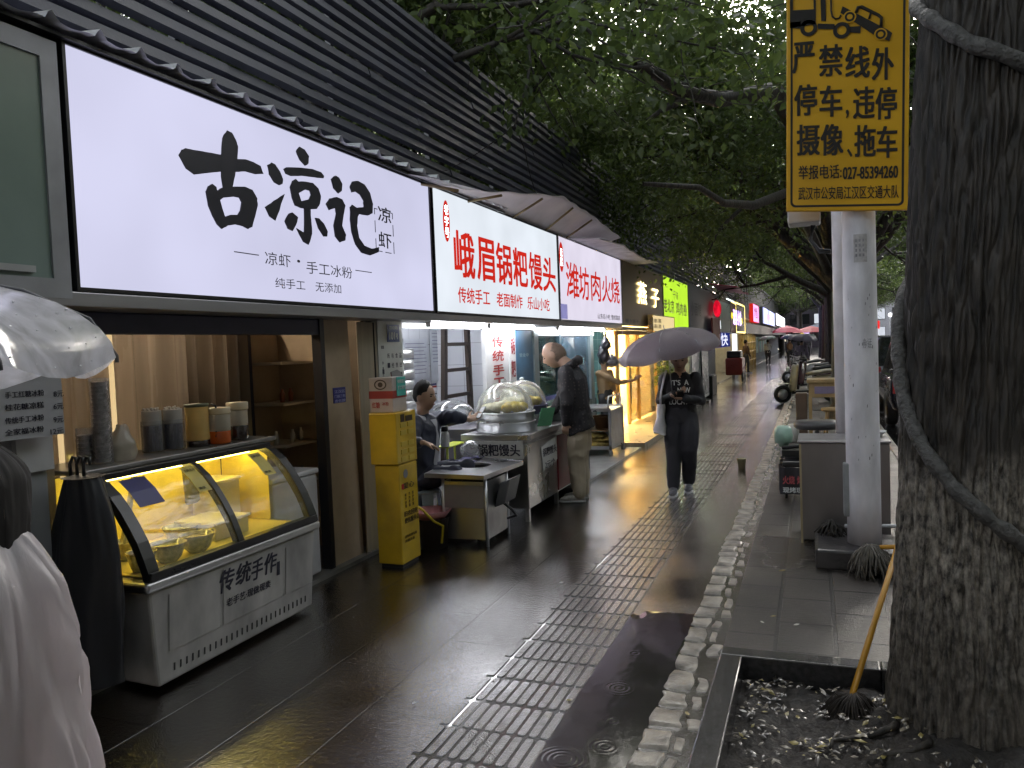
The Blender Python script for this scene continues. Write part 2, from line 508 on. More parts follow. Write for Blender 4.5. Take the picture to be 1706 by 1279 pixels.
# puddle with rain rings between the guiding strip and the cobbles
drops = [(-.93, 3.70, .075), (-.88, 3.36, .035), (-.86, 3.13, .06), (-1.0, 2.98, .10), (-.95, 4.15, .03)]
def pud_z(x, y):
    e = mnoise.noise(Vector((x*3.1, y*1.6, 5)))*.5 + mnoise.noise(Vector((x*11, y*7, 5)))*.18
    fx = min((x+1.13)/.07, (-.725-x)/.05); fy = min((y-2.2)/.3, (4.75-y)/.5)
    mk = min(fx, fy, 1.0) + e*1.3 + .12
    z = .0022 + min(0, mk)*.010
    for dx, dy, rad in drops:
        d = math.hypot(x-dx, y-dy)
        if d < rad*1.25:
            z += math.sin(d*2*math.pi/.024)*.00028*math.exp(-((d-rad*.6)/(rad*.45))**2)
    z += mnoise.noise(Vector((x*28, y*16, 1)))*.00016
    return z
pd = MB(); pd.grid(lambda u, v: (-1.16+u*.47, 2.1+v*2.75, pud_z(-1.16+u*.47, 2.1+v*2.75)), 90, 460)
WATER = M('puddle_water', (.030, .025, .028), .12, var=.2, coat=1.0, spec=1.0, rvar=.06)
WATER.node_tree.nodes['Principled BSDF'].inputs['Coat Roughness'].default_value = .07
WATER.node_tree.nodes['Principled BSDF'].inputs['Coat IOR'].default_value = 1.7
struct(pd.build('puddle', WATER))

# tree pit: granite frame, soil, litter
kf = thing('tree_pit_kerb', 'black granite kerb framing the soil round the big trunk', 'kerb', (0, 3, 0))
f1 = MB(); f1.box(-.5, -.385, 1.6, 4.20, -.3, .028); f1.build('kerb_stone', BLACKST, kf, bevel=.008)
f1 = MB(); f1.box(-.5, .28, 4.203, 4.318, -.3, .027); f1.build('kerb_stone', BLACKST, kf, bevel=.008)
f1 = MB(); f1.box(.283, 1.0, 4.203, 4.318, -.3, .029); f1.build('kerb_stone', BLACKST, kf, bevel=.008)
so_ = MB(); so_.grid(lambda u, v: (-.39+u*1.41, 1.5+v*2.72, -.10 + .035*mnoise.noise(Vector((u*9, v*14, 0))) + .03*mnoise.noise(Vector((u*30, v*45, 2))) + .11*math.exp(-(((-.39+u*1.41-.58)**2+(1.5+v*2.72-3.8)**2)/.16))), 60, 100)
struct(so_.build('soil', SOIL))
lit = MB()
for k in range(1500):
    x = random.uniform(-.37, .6); y = random.uniform(2.2, 4.18)
    if mnoise.noise(Vector((x*5, y*5, 8))) < random.uniform(-.35, .25): continue
    s_ = random.uniform(.006, .030); an = random.uniform(0, 6.28)
    z = -.085 + .03*mnoise.noise(Vector(((x+.39)/1.41*9, (y-1.5)/2.72*14, 0))) + .11*math.exp(-(((x-.58)**2+(y-3.8)**2)/.16))
    a = Vector((math.cos(an), math.sin(an), random.uniform(-.4, .4)))*s_; b_ = Vector((-math.sin(an), math.cos(an), random.uniform(-.4, .4)))*s_*.45
    c_ = Vector((x, y, z+.012)); h_ = Vector((0, 0, s_*.35))
    lit.add([c_-a, c_+b_, c_+a, c_-b_, c_+h_], [(0, 1, 4), (1, 2, 4), (2, 3, 4), (3, 0, 4)], random.choice([0, 0, 0, 0, 0, 1, 1, 2]), True)
tag(lit.build('leaf_litter', [M('dark_litter', (.05, .038, .025), .3, var=.5, coat=.6), M('pale_litter', (.22, .19, .14), .35, var=.5, coat=.5), M('yellow_litter', (.25, .2, .05), .4, var=.4, coat=.4)]),
    'wet leaves, seeds and scraps littering the soil under the trunk', 'litter', kind='stuff')
def fallen(px, py, col, s_, z=.012):
    c_ = gz(px, py, z); an = random.uniform(0, 3)
    mb = MB(); a = Vector((math.cos(an), math.sin(an), 0))*s_; b_ = Vector((-math.sin(an), math.cos(an), 0))*s_*.42
    mb.add([c_-a, c_-a*.3+b_, c_+a*.5+b_*.8, c_+a, c_+a*.4-b_*.9, c_-a*.4-b_, c_+Vector((0, 0, .006))], [(i, (i+1) % 6, 6) for i in range(6)], 0, True)
    return mb
leafm = M('yellow_leaf', (.35, .27, .06), .4, var=.4, coat=.5)
for px, py, m_, s_ in [(1303, 950, 0, .035), (1288, 1026, 0, .022), (1327, 1040, 1, .025), (1270, 1036, 1, .02), (1145, 1188, 0, .02), (1238, 1184, 1, .02), (1188, 1190, 1, .018), (948, 1166, 0, .016), (730, 870, 1, .02), (935, 970, 1, .02), (822, 1132, 1, .016), (690, 1170, 1, .018)]:
    o_ = fallen(px, py, None, s_).build('fallen_scrap', leafm if m_ == 0 else M('white_scrap', (.45, .43, .4), .5, var=.3))
    tag(o_, 'small yellow leaf lying wet on the paving' if m_ == 0 else 'small pale paper scrap stuck to the wet paving', 'leaf' if m_ == 0 else 'litter', 'leaves on the paving' if m_ == 0 else 'scraps on the paving')

# ================================================================== SHOP ROW
FX = -3.3            # plane of the sign faces
WHITE_P = M('white_paint', (.72, .72, .72), .5, var=.08)
OFFW = M('dull_white_panel', (.55, .55, .57), .4, var=.12)
STEEL = M('brushed_steel', (.50, .50, .51), .30, 1.0, var=.10, scale=2.5, rvar=.08)
STEELD = M('dull_steel', (.36, .36, .38), .38, 1.0, var=.2, scale=6, rvar=.08)
GREYP = M('grey_paint', (.16, .16, .18), .5, var=.15)
DARKM = M('dark_frame', (.018, .018, .022), .35, var=.2)
BLACK = M('black_plastic', (.012, .012, .014), .3, var=.2)
NAVY = M('navy_shutter', (.035, .036, .075), .45, var=.2)
TAN = M('tan_board', (.42, .33, .23), .5, var=.12)
TILE = None
def tiles(name, c, size=.2, mc=(.3, .3, .3), rough=.2):
    m = bpy.data.materials.new(name); m.use_nodes = True
    nt = m.node_tree; N = nt.nodes; L = nt.links; b = N['Principled BSDF']
    tc = N.new('ShaderNodeTexCoord'); mp = N.new('ShaderNodeMapping'); mp.inputs['Rotation'].default_value = (0, R(90), R(90))
    sx = N.new('ShaderNodeSeparateXYZ'); cxn = N.new('ShaderNodeCombineXYZ'); ad = N.new('ShaderNodeMath')
    L.new(tc.outputs['Object'], sx.inputs[0]); L.new(sx.outputs['X'], ad.inputs[0]); L.new(sx.outputs['Y'], ad.inputs[1])
    L.new(ad.outputs[0], cxn.inputs['X']); L.new(sx.outputs['Z'], cxn.inputs['Y'])
    bk = N.new('ShaderNodeTexBrick'); bk.inputs['Scale'].default_value = 1; bk.offset = 0
    bk.inputs['Brick Width'].default_value = size; bk.inputs['Row Height'].default_value = size; bk.inputs['Mortar Size'].default_value = .004
    bk.inputs['Color1'].default_value = tuple(c)+(1,); bk.inputs['Color2'].default_value = tuple(x*.92 for x in c)+(1,); bk.inputs['Mortar'].default_value = tuple(mc)+(1,)
    L.new(cxn.outputs[0], bk.inputs['Vector']); L.new(bk.outputs['Color'], b.inputs['Base Color'])
    b.inputs['Roughness'].default_value = rough
    bp = N.new('ShaderNodeBump'); bp.inputs['Strength'].default_value = .3; bp.inputs['Distance'].default_value = .01; bp.invert = True
    L.new(bk.outputs['Fac'], bp.inputs['Height']); L.new(bp.outputs[0], b.inputs['Normal'])
    MATS[name] = m
    return m

def shop(label, y0, y1, wallm, floorm, depth=2.2, h=2.75, name='shop_unit', group='shop units of the row', floor_z=.03):
    t = thing(name, label, 'shop', (-3.6, (y0+y1)/2, 0), group)
    b = MB(); b.box(-3.6-depth-.1, -3.6-depth, y0, y1, 0, h); b.build('back_wall', wallm, t)
    b = MB(); b.box(-3.6-depth, -3.62, y0+.003, y0+.06, 0, h); b.build('side_wall', wallm, t)
    b = MB(); b.box(-3.6-depth, -3.62, y1-.06, y1-.003, 0, h); b.build('side_wall', wallm, t)
    b = MB(); b.box(-3.6-depth, -3.5, y0+.06, y1-.06, -.1, floor_z); b.build('floor', floorm, t)
    b = MB(); b.box(-3.6-depth-.1, -3.5, y0, y1, h, h+.12); b.build('ceiling', wallm, t)
    return t
W_TILE = tiles('white_wall_tiles', (.62, .63, .66), .3, (.35, .35, .37))
T_TILE = tiles('teal_wall_tiles', (.22, .36, .36), .2, (.45, .55, .55))
FLOORG = M('grey_shop_floor', (.16, .155, .15), .4, var=.25, coat=.3)
BROWNW = M('brown_interior', (.20, .155, .11), .5, var=.2)
CREAM = M('cream_interior', (.62, .5, .3), .5, var=.12)
GREENW = M('grey_green_cladding', (.20, .25, .24), .35, var=.15)
sh0 = shop('grey-green shop at the left edge beyond the drinks counter', -2.0, 2.74, GREENW, FLOORG)
sh1 = shop('dim brown drinks shop behind the curved glass counter', 2.78, 5.85, BROWNW, FLOORG)
sh2 = shop('white tiled bun shop lit by tubes, with a ladder inside', 5.9, 10.05, W_TILE, FLOORG)
sh3 = shop('teal tiled pastry shop behind the bald man', 10.1, 14.2, T_TILE, FLOORG)
sh4 = shop('warm yellow lit shop with a glass door and potted tree', 14.3, 18.5, CREAM, M('cream_floor', (.5, .42, .28), .35, var=.15, coat=.4))
sh5 = shop('grey fronted shop under the lime green sign', 18.6, 22.6, OFFW, FLOORG)
far_shops = [(22.7, 31.4, 'dark shop under the round red lamp sign'), (31.5, 42.0, 'shop under the dark neon framed sign'),
             (42.1, 52, 'clothes shop with gold shelves beyond the red stall'), (52.1, 66, 'pale lit shop under the blue and pink sign'), (66.1, 90, 'bright shop under the last white sign')]
fsh = []
for a_, b_, l_ in far_shops:
    fsh.append(shop(l_, a_, b_, CREAM if 'gold' in l_ else OFFW, FLOORG))

# light boxes ---------------------------------------------------------------
LILAC = glow('lit_white_acrylic', (.80, .80, 1.05), .80, var=.08, scale=1.0)
LILAC2 = glow('lit_cool_white_acrylic', (.86, .92, 1.0), .92)
LILAC3 = glow('lit_pinkish_acrylic', (.90, .84, 1.0), .86)
INK = M('sign_ink', (.012, .011, .03), .45, var=.1)
RED = glow('red_lit_acrylic', (1.0, .035, .02), .62)
def sign_box(label, y0, y1, z0, z1, face, frame, depth=.22, fx=FX, fr=.018, cat='shop sign', group=None):
    t = thing('sign_box', label, cat, (fx, (y0+y1)/2, z0), group)
    b = MB(); b.box(fx-depth, fx-.004, y0, y1, z0, z1); b.build('case', frame, t)
    b = MB(); b.box(fx-.004, fx, y0+fr, y1-fr, z0+fr, z1-fr); b.build('face', face, t)
    b = MB()
    b.box(fx-.004, fx+.012, y0, y1, z1-fr, z1); b.box(fx-.004, fx+.012, y0, y1, z0, z0+fr)
    b.box(fx-.004, fx+.012, y0, y0+fr, z0+fr, z1-fr); b.box(fx-.004, fx+.012, y1-fr, y1, z0+fr, z1-fr)
    b.build('frame', frame, t)
    return t
TX = FX + .003
# first sign: brush characters
s1 = sign_box('long white lit sign with three big black brush characters', 2.765, 6.575, 2.06, 3.25, LILAC, DARKM)
ST = dict(
 gu=[[(65,265),(85,230),(110,220),(160,230),(250,245),(340,262),(345,372),(270,378),(165,390),(110,350)],
  [(345,180),(350,145),(380,105),(410,120),(435,165),(450,210),(445,300),(430,400),(412,478),(350,478),(338,400),(340,280)],
  [(438,290),(500,292),(550,310),(595,335),(612,385),(560,388),(500,372),(428,372)]],
 liang=[[(638,330),(665,312),(690,325),(720,370),(740,420),(735,450),(715,460),(680,440),(650,390)],
  [(622,600),(680,560),(750,515),(735,560),(715,620),(690,688),(650,660)],
  [(822,240),(845,210),(880,230),(905,270),(905,320),(880,333),(845,295)],
  [(742,355),(760,342),(850,345),(930,355),(985,375),(1005,400),(1000,415),(940,408),(860,398),(790,400),(755,385)],
  [(875,600),(915,600),(920,680),(928,770),(905,845),(870,825),(840,770),(825,735),(875,765)],
  [(748,690),(775,640),(800,635),(835,665),(825,710),(800,755),(770,740)],
  [(945,670),(970,672),(1005,710),(1028,760),(1022,790),(1000,790),(965,735)]],
 ji=[[(1048,420),(1075,395),(1100,410),(1120,450),(1118,495),(1095,513),(1065,480)],
  [(1015,580),(1040,545),(1085,535),(1120,550),(1140,590),(1130,650),(1120,720),(1145,780),(1140,815),(1105,828),(1075,790),(1065,720),(1080,640),(1075,605),(1035,620)],
  [(1170,470),(1185,435),(1220,430),(1265,455),(1300,510),(1318,580),(1315,640),(1285,655),(1230,645),(1222,660),(1215,720),(1230,800),(1265,850),(1310,868),(1360,860),(1355,890),(1300,912),(1245,895),(1205,840),(1180,760),(1172,680),(1170,600),(1185,585),(1215,605),(1260,600),(1258,560),(1235,520),(1205,500),(1180,505)]])
KOU1 = ([(240,500),(255,465),(280,450),(305,470),(312,495),(345,475),(420,468),(490,468),(540,490),(570,545),(572,590),(560,650),(545,700),(540,725),(512,742),(480,725),(430,712),(380,720),(340,740),(310,710),(280,650),(255,590)],
        [(330,555),(350,540),(420,533),(455,540),(470,570),(462,620),(445,650),(400,650),(362,662),(345,610)])
KOU2 = ([(782,470),(800,430),(820,420),(835,435),(880,435),(930,445),(965,480),(982,530),(975,580),(955,612),(900,615),(850,605),(815,590),(795,540)],
        [(838,510),(880,487),(910,495),(918,520),(905,550),(855,562)])
def bp_(p):
    q = gx(280+p[0]*.25807, 190+p[1]*.25807, FX); return Vector((FX+.001, q.y, q.z))
def rough_edge(poly, n=3):
    out = []
    for i, p in enumerate(poly):
        q = poly[(i+1) % len(poly)]
        for k in range(n):
            t = k/n
            x, y_ = p[0]+(q[0]-p[0])*t, p[1]+(q[1]-p[1])*t
            j = 3.0*mnoise.noise(Vector((x*.09, y_*.09, 0)))
            out.append((x+j, y_+j*.8))
    return out
brush = MB()
off = 0.0
for key in ST:
    for poly in ST[key]:
        off += .00035
        brush.prism([bp_(p) for p in rough_edge(poly)], (.002+off, 0, 0))
for o_, h_ in (KOU1, KOU2):
    off += .00035
    brush.prism([bp_(p) for p in rough_edge(o_)], (.002+off, 0, 0), holes=[[bp_(p) for p in h_]])
brush.build('brush_lettering', INK, s1)
lt = MB()
def put(mb, body, pl, pr, x=TX, hgt=None, bold=0.0, mi=0):
    """pl, pr: picture points of the lower-left and upper-right corners on plane x."""
    a, b = gx(pl[0], pl[1], x), gx(pr[0], pr[1], x)
    text(mb, body, (x, a.y, a.z), UY, UZ, b.y-a.y, (hgt or abs(b.z-a.z)), bold, mi)
put(lt, '凉虾', (442, 440), (484, 428), hgt=.085); put(lt, '·', (495, 437), (500, 432), hgt=.02, bold=.03); put(lt, '手工冰粉', (511, 455), (586, 440), hgt=.088)
put(lt, '纯手工', (459, 479), (508, 466), hgt=.068); put(lt, '无添加', (526, 485), (568, 474), hgt=.068)
for (xa, ya), (xb, yb) in (((390, 419), (431, 425)), ((592, 450), (619, 453))):
    p, q = gx(xa, ya, TX), gx(xb, yb, TX); lt.box(TX, TX+.002, p.y, q.y, p.z-.003, p.z+.003)
p, q = gx(630, 368, TX), gx(650, 332, TX); text(lt, '凉', (TX, p.y, p.z), UY, UZ, q.y-p.y, .13, .012)
p, q = gx(631, 411, TX), gx(651, 376, TX); text(lt, '虾', (TX, p.y, p.z), UY, UZ, q.y-p.y, .13, .012)
p0, p1 = gx(627, 417, TX), gx(652, 322, TX)
for k in range(26):
    t = k/26
    if k % 3 == 2: continue
    W_, H_ = (p1.y-p0.y), .34
    def rr_(t):
        per = 2*(W_+H_); d = t*per
        if d < W_: return (p0.y+d, p0.z)
        if d < W_+H_: return (p0.y+W_, p0.z+d-W_)
        if d < 2*W_+H_: return (p0.y+W_-(d-W_-H_), p0.z+H_)
        return (p0.y, p0.z+H_-(d-2*W_-H_))
    A_, B_ = rr_(t), rr_((k+1)/26*.999)
    lt.tube([(TX, A_[0], A_[1]), (TX, B_[0], B_[1])], .0035, 4)
lt.build('small_lettering', INK, s1)

# second sign
s2 = sign_box('white lit sign with big red printed characters and red oval', 6.61, 10.445, 2.06, 3.255, LILAC2, DARKM)
def oval(mb, y, z, ry, rz, x=TX, n=28, mi=0, th=.002):
    mb.prism([(x, y+ry*math.cos(2*math.pi*k/n), z+rz*math.sin(2*math.pi*k/n)) for k in range(n)], (th, 0, 0), mi)
lt = MB(); 
for ch, xa, xb in (('峨', 757.5, 792), ('眉', 795, 824.5), ('锅', 827, 853), ('粑', 855, 879), ('馒', 881, 903), ('头', 904, 925)):
    ya, yb = gx(xa, 450, TX).y, gx(xb, 450, TX).y
    text(lt, ch, (TX, ya, 2.432), UY, UZ, yb-ya, .475, .028)
for body, xa, xb in (('传统手工', 763, 816), ('老面制作', 827, 870), ('乐山小吃', 878, 915)):
    ya, yb = gx(xa, 490, TX).y, gx(xb, 490, TX).y
    text(lt, body, (TX, ya, 2.175), UY, UZ, yb-ya, .165, .022)
oc = gx(743.5, 368, TX); oval(lt, oc.y, oc.z, .072, .20)
lt.build('red_lettering', RED, s2)
lt = MB(); column_text(lt, '老字号', (oc.y, oc.z+.165), (oc.y, oc.z-.165), .042, TX+.004, .012)
lt.build('oval_lettering', M('white_ink', (.85, .85, .85), .5, emit=.5), s2)
# third sign
s3 = sign_box('white lit sign with thin red characters and small black print', 10.475, 14.27, 2.06, 3.26, LILAC3, OFFW)
lt = MB()
for ch, xa, xb, z_, h_ in (('潍', 943, 964, 2.40, .53), ('坊', 964, 981, 2.40, .52), ('肉', 984, 1000, 2.41, .49), ('火', 1002, 1017, 2.42, .46), ('烧', 1017, 1031, 2.43, .45)):
    ya, yb = gx(xa, 460, TX).y, gx(xb, 460, TX).y
    text(lt, ch, (TX, ya, z_), UY, UZ, yb-ya, h_, .018)
oc = gx(935, 428, TX); oval(lt, oc.y, oc.z, .10, .21)
lt.build('red_lettering', RED, s3)
lt = MB(); column_text(lt, '社区', (oc.y, oc.z+.13), (oc.y, oc.z-.13), .05, TX+.004, .012)
lt.build('oval_lettering', MATS['white_ink'], s3)
lt = MB(); ya, yb = gx(996, 525, TX).y, gx(1033, 525, TX).y
text(lt, '山东名小吃 雪松路店', (TX, ya, 2.13), UY, UZ, yb-ya, .09, .012)
lt.build('black_lettering', INK, s3)
b = MB(); b.box(FX, FX+.003, gx(932, 515, FX).y, gx(945, 515, FX).y, 2.09, 2.30); b.build('blue_sticker', M('violet_sticker', (.25, .24, .5), .5, emit=.12), s3)
# fourth: brown board with glowing characters
s4 = sign_box('brown board with two glowing yellow characters', 14.33, 18.55, 2.06, 3.27, M('bronze_board', (.17, .115, .065), .4, var=.15), M('bronze_edge', (.2, .16, .12), .4))
WARMG = glow('warm_letter_light', (1.0, .80, .34), 6.0)
lt = MB()
ya, yb = gx(1061, 480, TX).y, gx(1075.5, 480, TX).y; text(lt, '燕', (TX+.02, ya, 2.50), UY, UZ, yb-ya, .47, .02)
ya, yb = gx(1084, 480, TX).y, gx(1096, 480, TX).y; text(lt, '子', (TX+.02, ya, 2.48), UY, UZ, yb-ya, .42, .02)
lt.build('glowing_lettering', WARMG, s4)
lt = MB(); a, b_ = gx(1042, 535, TX).y, gx(1064, 535, TX).y; text(lt, '糖水铺子', (TX, a, 2.10), UY, UZ, b_-a, .08, .02); lt.build('dark_lettering', INK, s4)
s4b = sign_box('small cream lit box with black menu words under the brown board', 16.55, 19.3, 1.93, 2.30, glow('warm_acrylic', (1.0, .78, .40), .9), CREAM, fx=-3.17, depth=.1, cat='menu sign')
lt = MB()
for body, xa, xb in (('火锅', 1081, 1087.5), ('串串', 1089, 1095), ('果茶', 1096, 1102)):
    a, b_ = gx(xa, 538, -3.17).y, gx(xb, 538, -3.17).y; text(lt, body[0], (-3.166, a, 2.12), UY, UZ, b_-a, .10, .02); text(lt, body[1], (-3.166, a, 2.0), UY, UZ, b_-a, .10, .02)
lt.build('black_lettering', M('brown_ink', (.09, .05, .02), .5), s4b)
# lime sign
s5 = sign_box('lime green lit sign with fine dark characters', 18.62, 22.55, 2.03, 3.30, glow('lime_acrylic', (.60, 1.0, .05), .95), GREYP)
lt = MB(); a, b_ = gx(1121, 485, TX).y, gx(1129.5, 485, TX).y; text(lt, '千味', (TX, a, 2.79), UY, UZ, b_-a, .22, .0)
a, b_ = gx(1106, 510, TX).y, gx(1123, 510, TX).y; text(lt, '老北京', (TX, a, 2.42), UY, UZ, b_-a, .34, .02)
a, b_ = gx(1126, 510, TX).y, gx(1144, 510, TX).y; text(lt, '鸡肉卷', (TX, a, 2.40), UY, UZ, b_-a, .34, .02)
lt.build('dark_lettering', M('plum_ink', (.25, .12, .16), .5), s5)
# grey boards beyond
s6 = sign_box('unlit grey board with faded characters beyond the lime sign', 22.65, 30.2, 2.03, 3.35, M('slate_board', (.10, .105, .115), .5, var=.15), GREYP)
lt = MB(); a, b_ = gx(1151, 515, TX).y, gx(1168, 515, TX).y; text(lt, '小面馆', (TX, a, 2.45), UY, UZ, b_-a, .42, .01); lt.build('faded_lettering', M('faded_ink', (.05, .06, .06), .6), s6)
s7 = sign_box('green-grey board with faint red characters under a strip light', 30.3, 34.6, 2.0, 3.2, M('sage_board', (.20, .26, .24), .5, var=.2), GREYP)
lt = MB(); a, b_ = gx(1191.5, 520, TX).y, gx(1200.5, 520, TX).y; text(lt, '药房', (TX, a, 2.35), UY, UZ, b_-a, .6, .01); lt.build('red_lettering', M('dull_red_ink', (.35, .04, .06), .5), s7)
s8 = sign_box('rust brown side board beside the neon framed sign', 34.7, 37.2, 1.98, 3.3, M('rust_board', (.22, .06, .03), .45, var=.2), GREYP)
s9 = sign_box('dark square sign with yellow neon frame and purple characters', 37.3, 42.3, 2.0, 3.42, M('dark_board', (.03, .012, .03), .4), glow('yellow_neon', (1.0, .75, .22), 3.5), fr=.07)
lt = MB(); 
for k, (xa, xb) in enumerate(((1221.5, 1224.5), (1225, 1228), (1228.5, 1231.5), (1232, 1234.5))):
    a, b_ = gx(xa, 525, TX).y, gx(xb, 525, TX).y; text(lt, '湘菜小馆'[k], (TX, a, 2.35), UY, UZ, b_-a, .72, .03)
lt.build('purple_lettering', glow('violet_neon', (.6, .40, 1.0), 5.0), s9)
lt = MB(); oval(lt, gx(1219.5, 523, TX).y, 2.75, .35, .16); oval(lt, gx(1235.8, 529, TX).y, 2.6, .35, .16); lt.build('yellow_spots', glow('yellow_lamp', (1, .85, .05), 1.4), s9)
s10 = sign_box('pink and purple lit sign panel by the grey wall', 48.5, 53.5, 2.7, 3.8, glow('pink_acrylic', (1.0, .35, .75), 2.2), RED, fr=.03)
lt = MB(); text(lt, '烤鱼', (TX, 49.3, 2.95), UY, UZ, 3.2, .7, .03); lt.build('lettering', M('purple_ink', (.25, .03, .35), .5), s10)
s11 = sign_box('blue and pink lit sign further along the row', 58, 76, 2.75, 3.95, glow('blue_pink_acrylic', (.42, .45, 1.0), 3.0, var=.5, scale=.25), GREYP, fr=.03)
lt = MB(); text(lt, '美甲美睫', (TX, 63, 3.05), UY, UZ, 11, .55, .03); lt.build('lettering', glow('pink_neon', (1.0, .5, .8), 1.3), s11)
s12 = sign_box('last white lit sign at the far end of the row', 79, 104, 2.9, 4.1, glow('white_acrylic', (.90, .88, 1.0), 3.0), GREYP, fr=.03)
# left edge: unlit grey-green glass box
s0 = sign_box('unlit grey-green glass sign box at the left edge', -1.9, 2.735, 2.02, 3.22, M('grey_green_glass', (.27, .35, .33), .2, var=.12, scale=1.5, coat=.3), M('grey_alloy', (.36, .37, .41), .4, .2), fr=.09)
b = MB(); b.box(FX, FX+.02, -1.8, 2.55, 2.13, 2.16); b.build('bottom_rail', M('pale_alloy', (.45, .46, .48), .4), s0)
# ================================================================== upper structure of the row
RED_D = M('red_vinyl', (.45, .02, .02), .5, var=.2)
# soffit strips and lintels under the signs
sf = thing('shopfront_lintel', 'grey metal lintel running under the row of shop signs', 'lintel', (-3.4, 20, 2))
b = MB(); b.box(-3.62, -3.29, -1.9, 14.25, 1.985, 2.055); b.build('soffit', M('alloy_soffit', (.34, .34, .36), .38, .6, var=.2, stretch=(1, .1, 1)), sf, bevel=.006)
b = MB(); b.box(-3.62, -3.31, 14.3, 44, 1.965, 2.02); b.box(-3.62, -3.40, 44, 110, 2.0, 2.6); b.build('far_soffit', GREYP, sf)
b = MB(); b.box(-3.66, -3.56, 2.80, 5.15, 1.865, 1.983); b.build('shutter_box', NAVY, sf, bevel=.008)
b = MB(); b.box(-3.62, -3.58, 5.88, 14.25, 1.93, 1.983); b.build('dark_rail', DARKM, sf)
for (y0, y1) in ((-1.9, 2.78), (2.78, 14.3), (14.3, 48)):
    pass
wl_ = thing('parapet_wall', 'dark parapet wall hidden behind the row of signs', 'wall', (-3.6, 25, 2))
b = MB(); b.box(-5.9, -3.53, -2, 110, 2.88, 3.22); b.build('roof_deck', GREYP, wl_)
# louvre screen of dark horizontal slats
lv = thing('louvre_screen', 'tall screen of dark horizontal slats above the shops', 'louvre screen', (-4.2, 24, 3.3))
SLATM = M('slate_blue_slats', (.055, .058, .085), .5, var=.25, scale=3, bump=.1)
b = MB()
zz = 3.42; k = 0
while zz < 5.56:
    yy = -2.1 + random.uniform(-2, 0)
    while yy < 51.9:
        y2 = min(yy + random.choice((3.0, 4.0, 4.0)), 51.95); dz = random.gauss(0, .006); tx = random.gauss(0, .006)
        b.obox((-4.2+tx, (max(yy, -2.1)+y2)/2, zz+dz), (.028, 0, .012+random.gauss(0, .002)), (0, (y2-max(yy, -2.1))/2-.003, random.gauss(0, .008)), (-.012, 0, .040))
        yy = y2
    zz += .128; k += 1
b.build('slats', SLATM, lv)
for i in range(28):
    y = -1.5 + i*2.0
    b = MB(); b.box(-4.30, -4.24, y, y+.05, 3.25, 5.6); b.build('post', DARKM, lv)
bw = thing('rear_wall', 'dark rear wall standing behind the slat screen', 'wall', (-5.4, 24, 3))
b = MB(); b.box(-5.9, -5.5, -2, 52, 3.2, 4.55); b.build('masonry', M('dark_render', (.045, .046, .06), .7, var=.3), bw)
gw = thing('fascia_wall', 'smooth grey cladding wall continuing beyond the slat screen', 'wall', (-4.2, 80, 3.3))
b = MB(); b.box(-5.5, -4.2, 52.1, 150, 2.6, 5.9); b.build('cladding', M('grey_cladding', (.12, .12, .13), .5, var=.15), gw)
b = MB(); b.box(-5.5, -4.12, 52.1, 150, 5.9, 6.05); b.build('coping', GREYP, gw)
bz = MB(); bz.box(-16, -5.95, -12, 150, 0, 3.4)
tag(bz.build('rear_building', M('dark_render2', (.06, .06, .065), .8, var=.3)), 'long dark block behind the shop row', 'building')

# corrugated roof edge over the first sign
cr = thing('corrugated_roof', 'white corrugated roof edge with raised ribs over the first sign', 'roof', (-3.5, 3, 3.27))
def rib(y):
    t = (y % .262)/.262
    if t < .10: return .012 + .048*(t/.10)
    if t < .16: return .06
    if t < .26: return .06 - .048*((t-.16)/.10)
    return .012 + .006*math.sin(t*9)
b = MB()
def cf(u, v):
    y = -1.2 + u*9.6
    x = -3.215 - v*.95
    sag = .01*math.sin(y*2.3)
    return (x + .012*math.sin(y*5), y, 3.268 + sag + rib(y) + v*.10)
b.grid(cf, 520, 4, smooth=False)
b.build('sheet', M('weathered_white_sheet', (.80, .80, .83), .4, var=.25, scale=5, coat=.2), cr)
b = MB(); b.box(-3.5, -3.26, -1.2, 8.4, 3.245, 3.262); b.build('edge_batten', DARKM, cr)

# two slanting awnings over the red-lettered signs
AWN = M('white_awning_sheet', (.82, .78, .80), .45, var=.15, scale=2, transl=.5)
aw = thing('awning', 'white fabric awning on steel arms above the red lettered sign', 'awning', (-3.3, 9, 3.3), 'awnings above the signs')
b = MB()
AE = [gx(px, py, -2.86) for px, py in ((742, 309), (800, 319), (870, 322), (938, 327), (962, 343), (985, 357), (1010, 378), (1034, 396))]
def af(u, v):
    k = min(int(u*7), 6); t = u*7-k
    e = AE[k]*(1-t) + AE[k+1]*t
    i = Vector((-3.33, e.y+.12*(1-u), 3.262))
    p = i*(1-v) + e*v
    p.z += .035*math.sin(v*3.14)*(.6+.4*math.sin(u*17)) + .008*math.sin(u*60)*v
    return tuple(p)
b.grid(af, 90, 10); b.build('sheet', AWN, aw).modifiers.new('thick', 'SOLIDIFY').thickness = .006
for i, u in enumerate((.06, .22, .36, .55, .74)):
    p, q = Vector(af(u, .04)), Vector(af(u, .93)); d = Vector((0, 0, -.03))
    b = MB(); b.cyl(p+d, q+d, .014, n=8); b.build('arm', M('rusty_steel', (.25, .19, .10), .5, .6, var=.4), aw)
aw2 = thing('awning', 'grey corrugated plastic awning beyond the white fabric one', 'awning', (-3.3, 14, 3.3), 'awnings above the signs')
b = MB()
AE2 = [gx(px, py, -2.82) for px, py in ((1000, 396), (1040, 410), (1062, 424), (1078, 433), (1096, 437))]
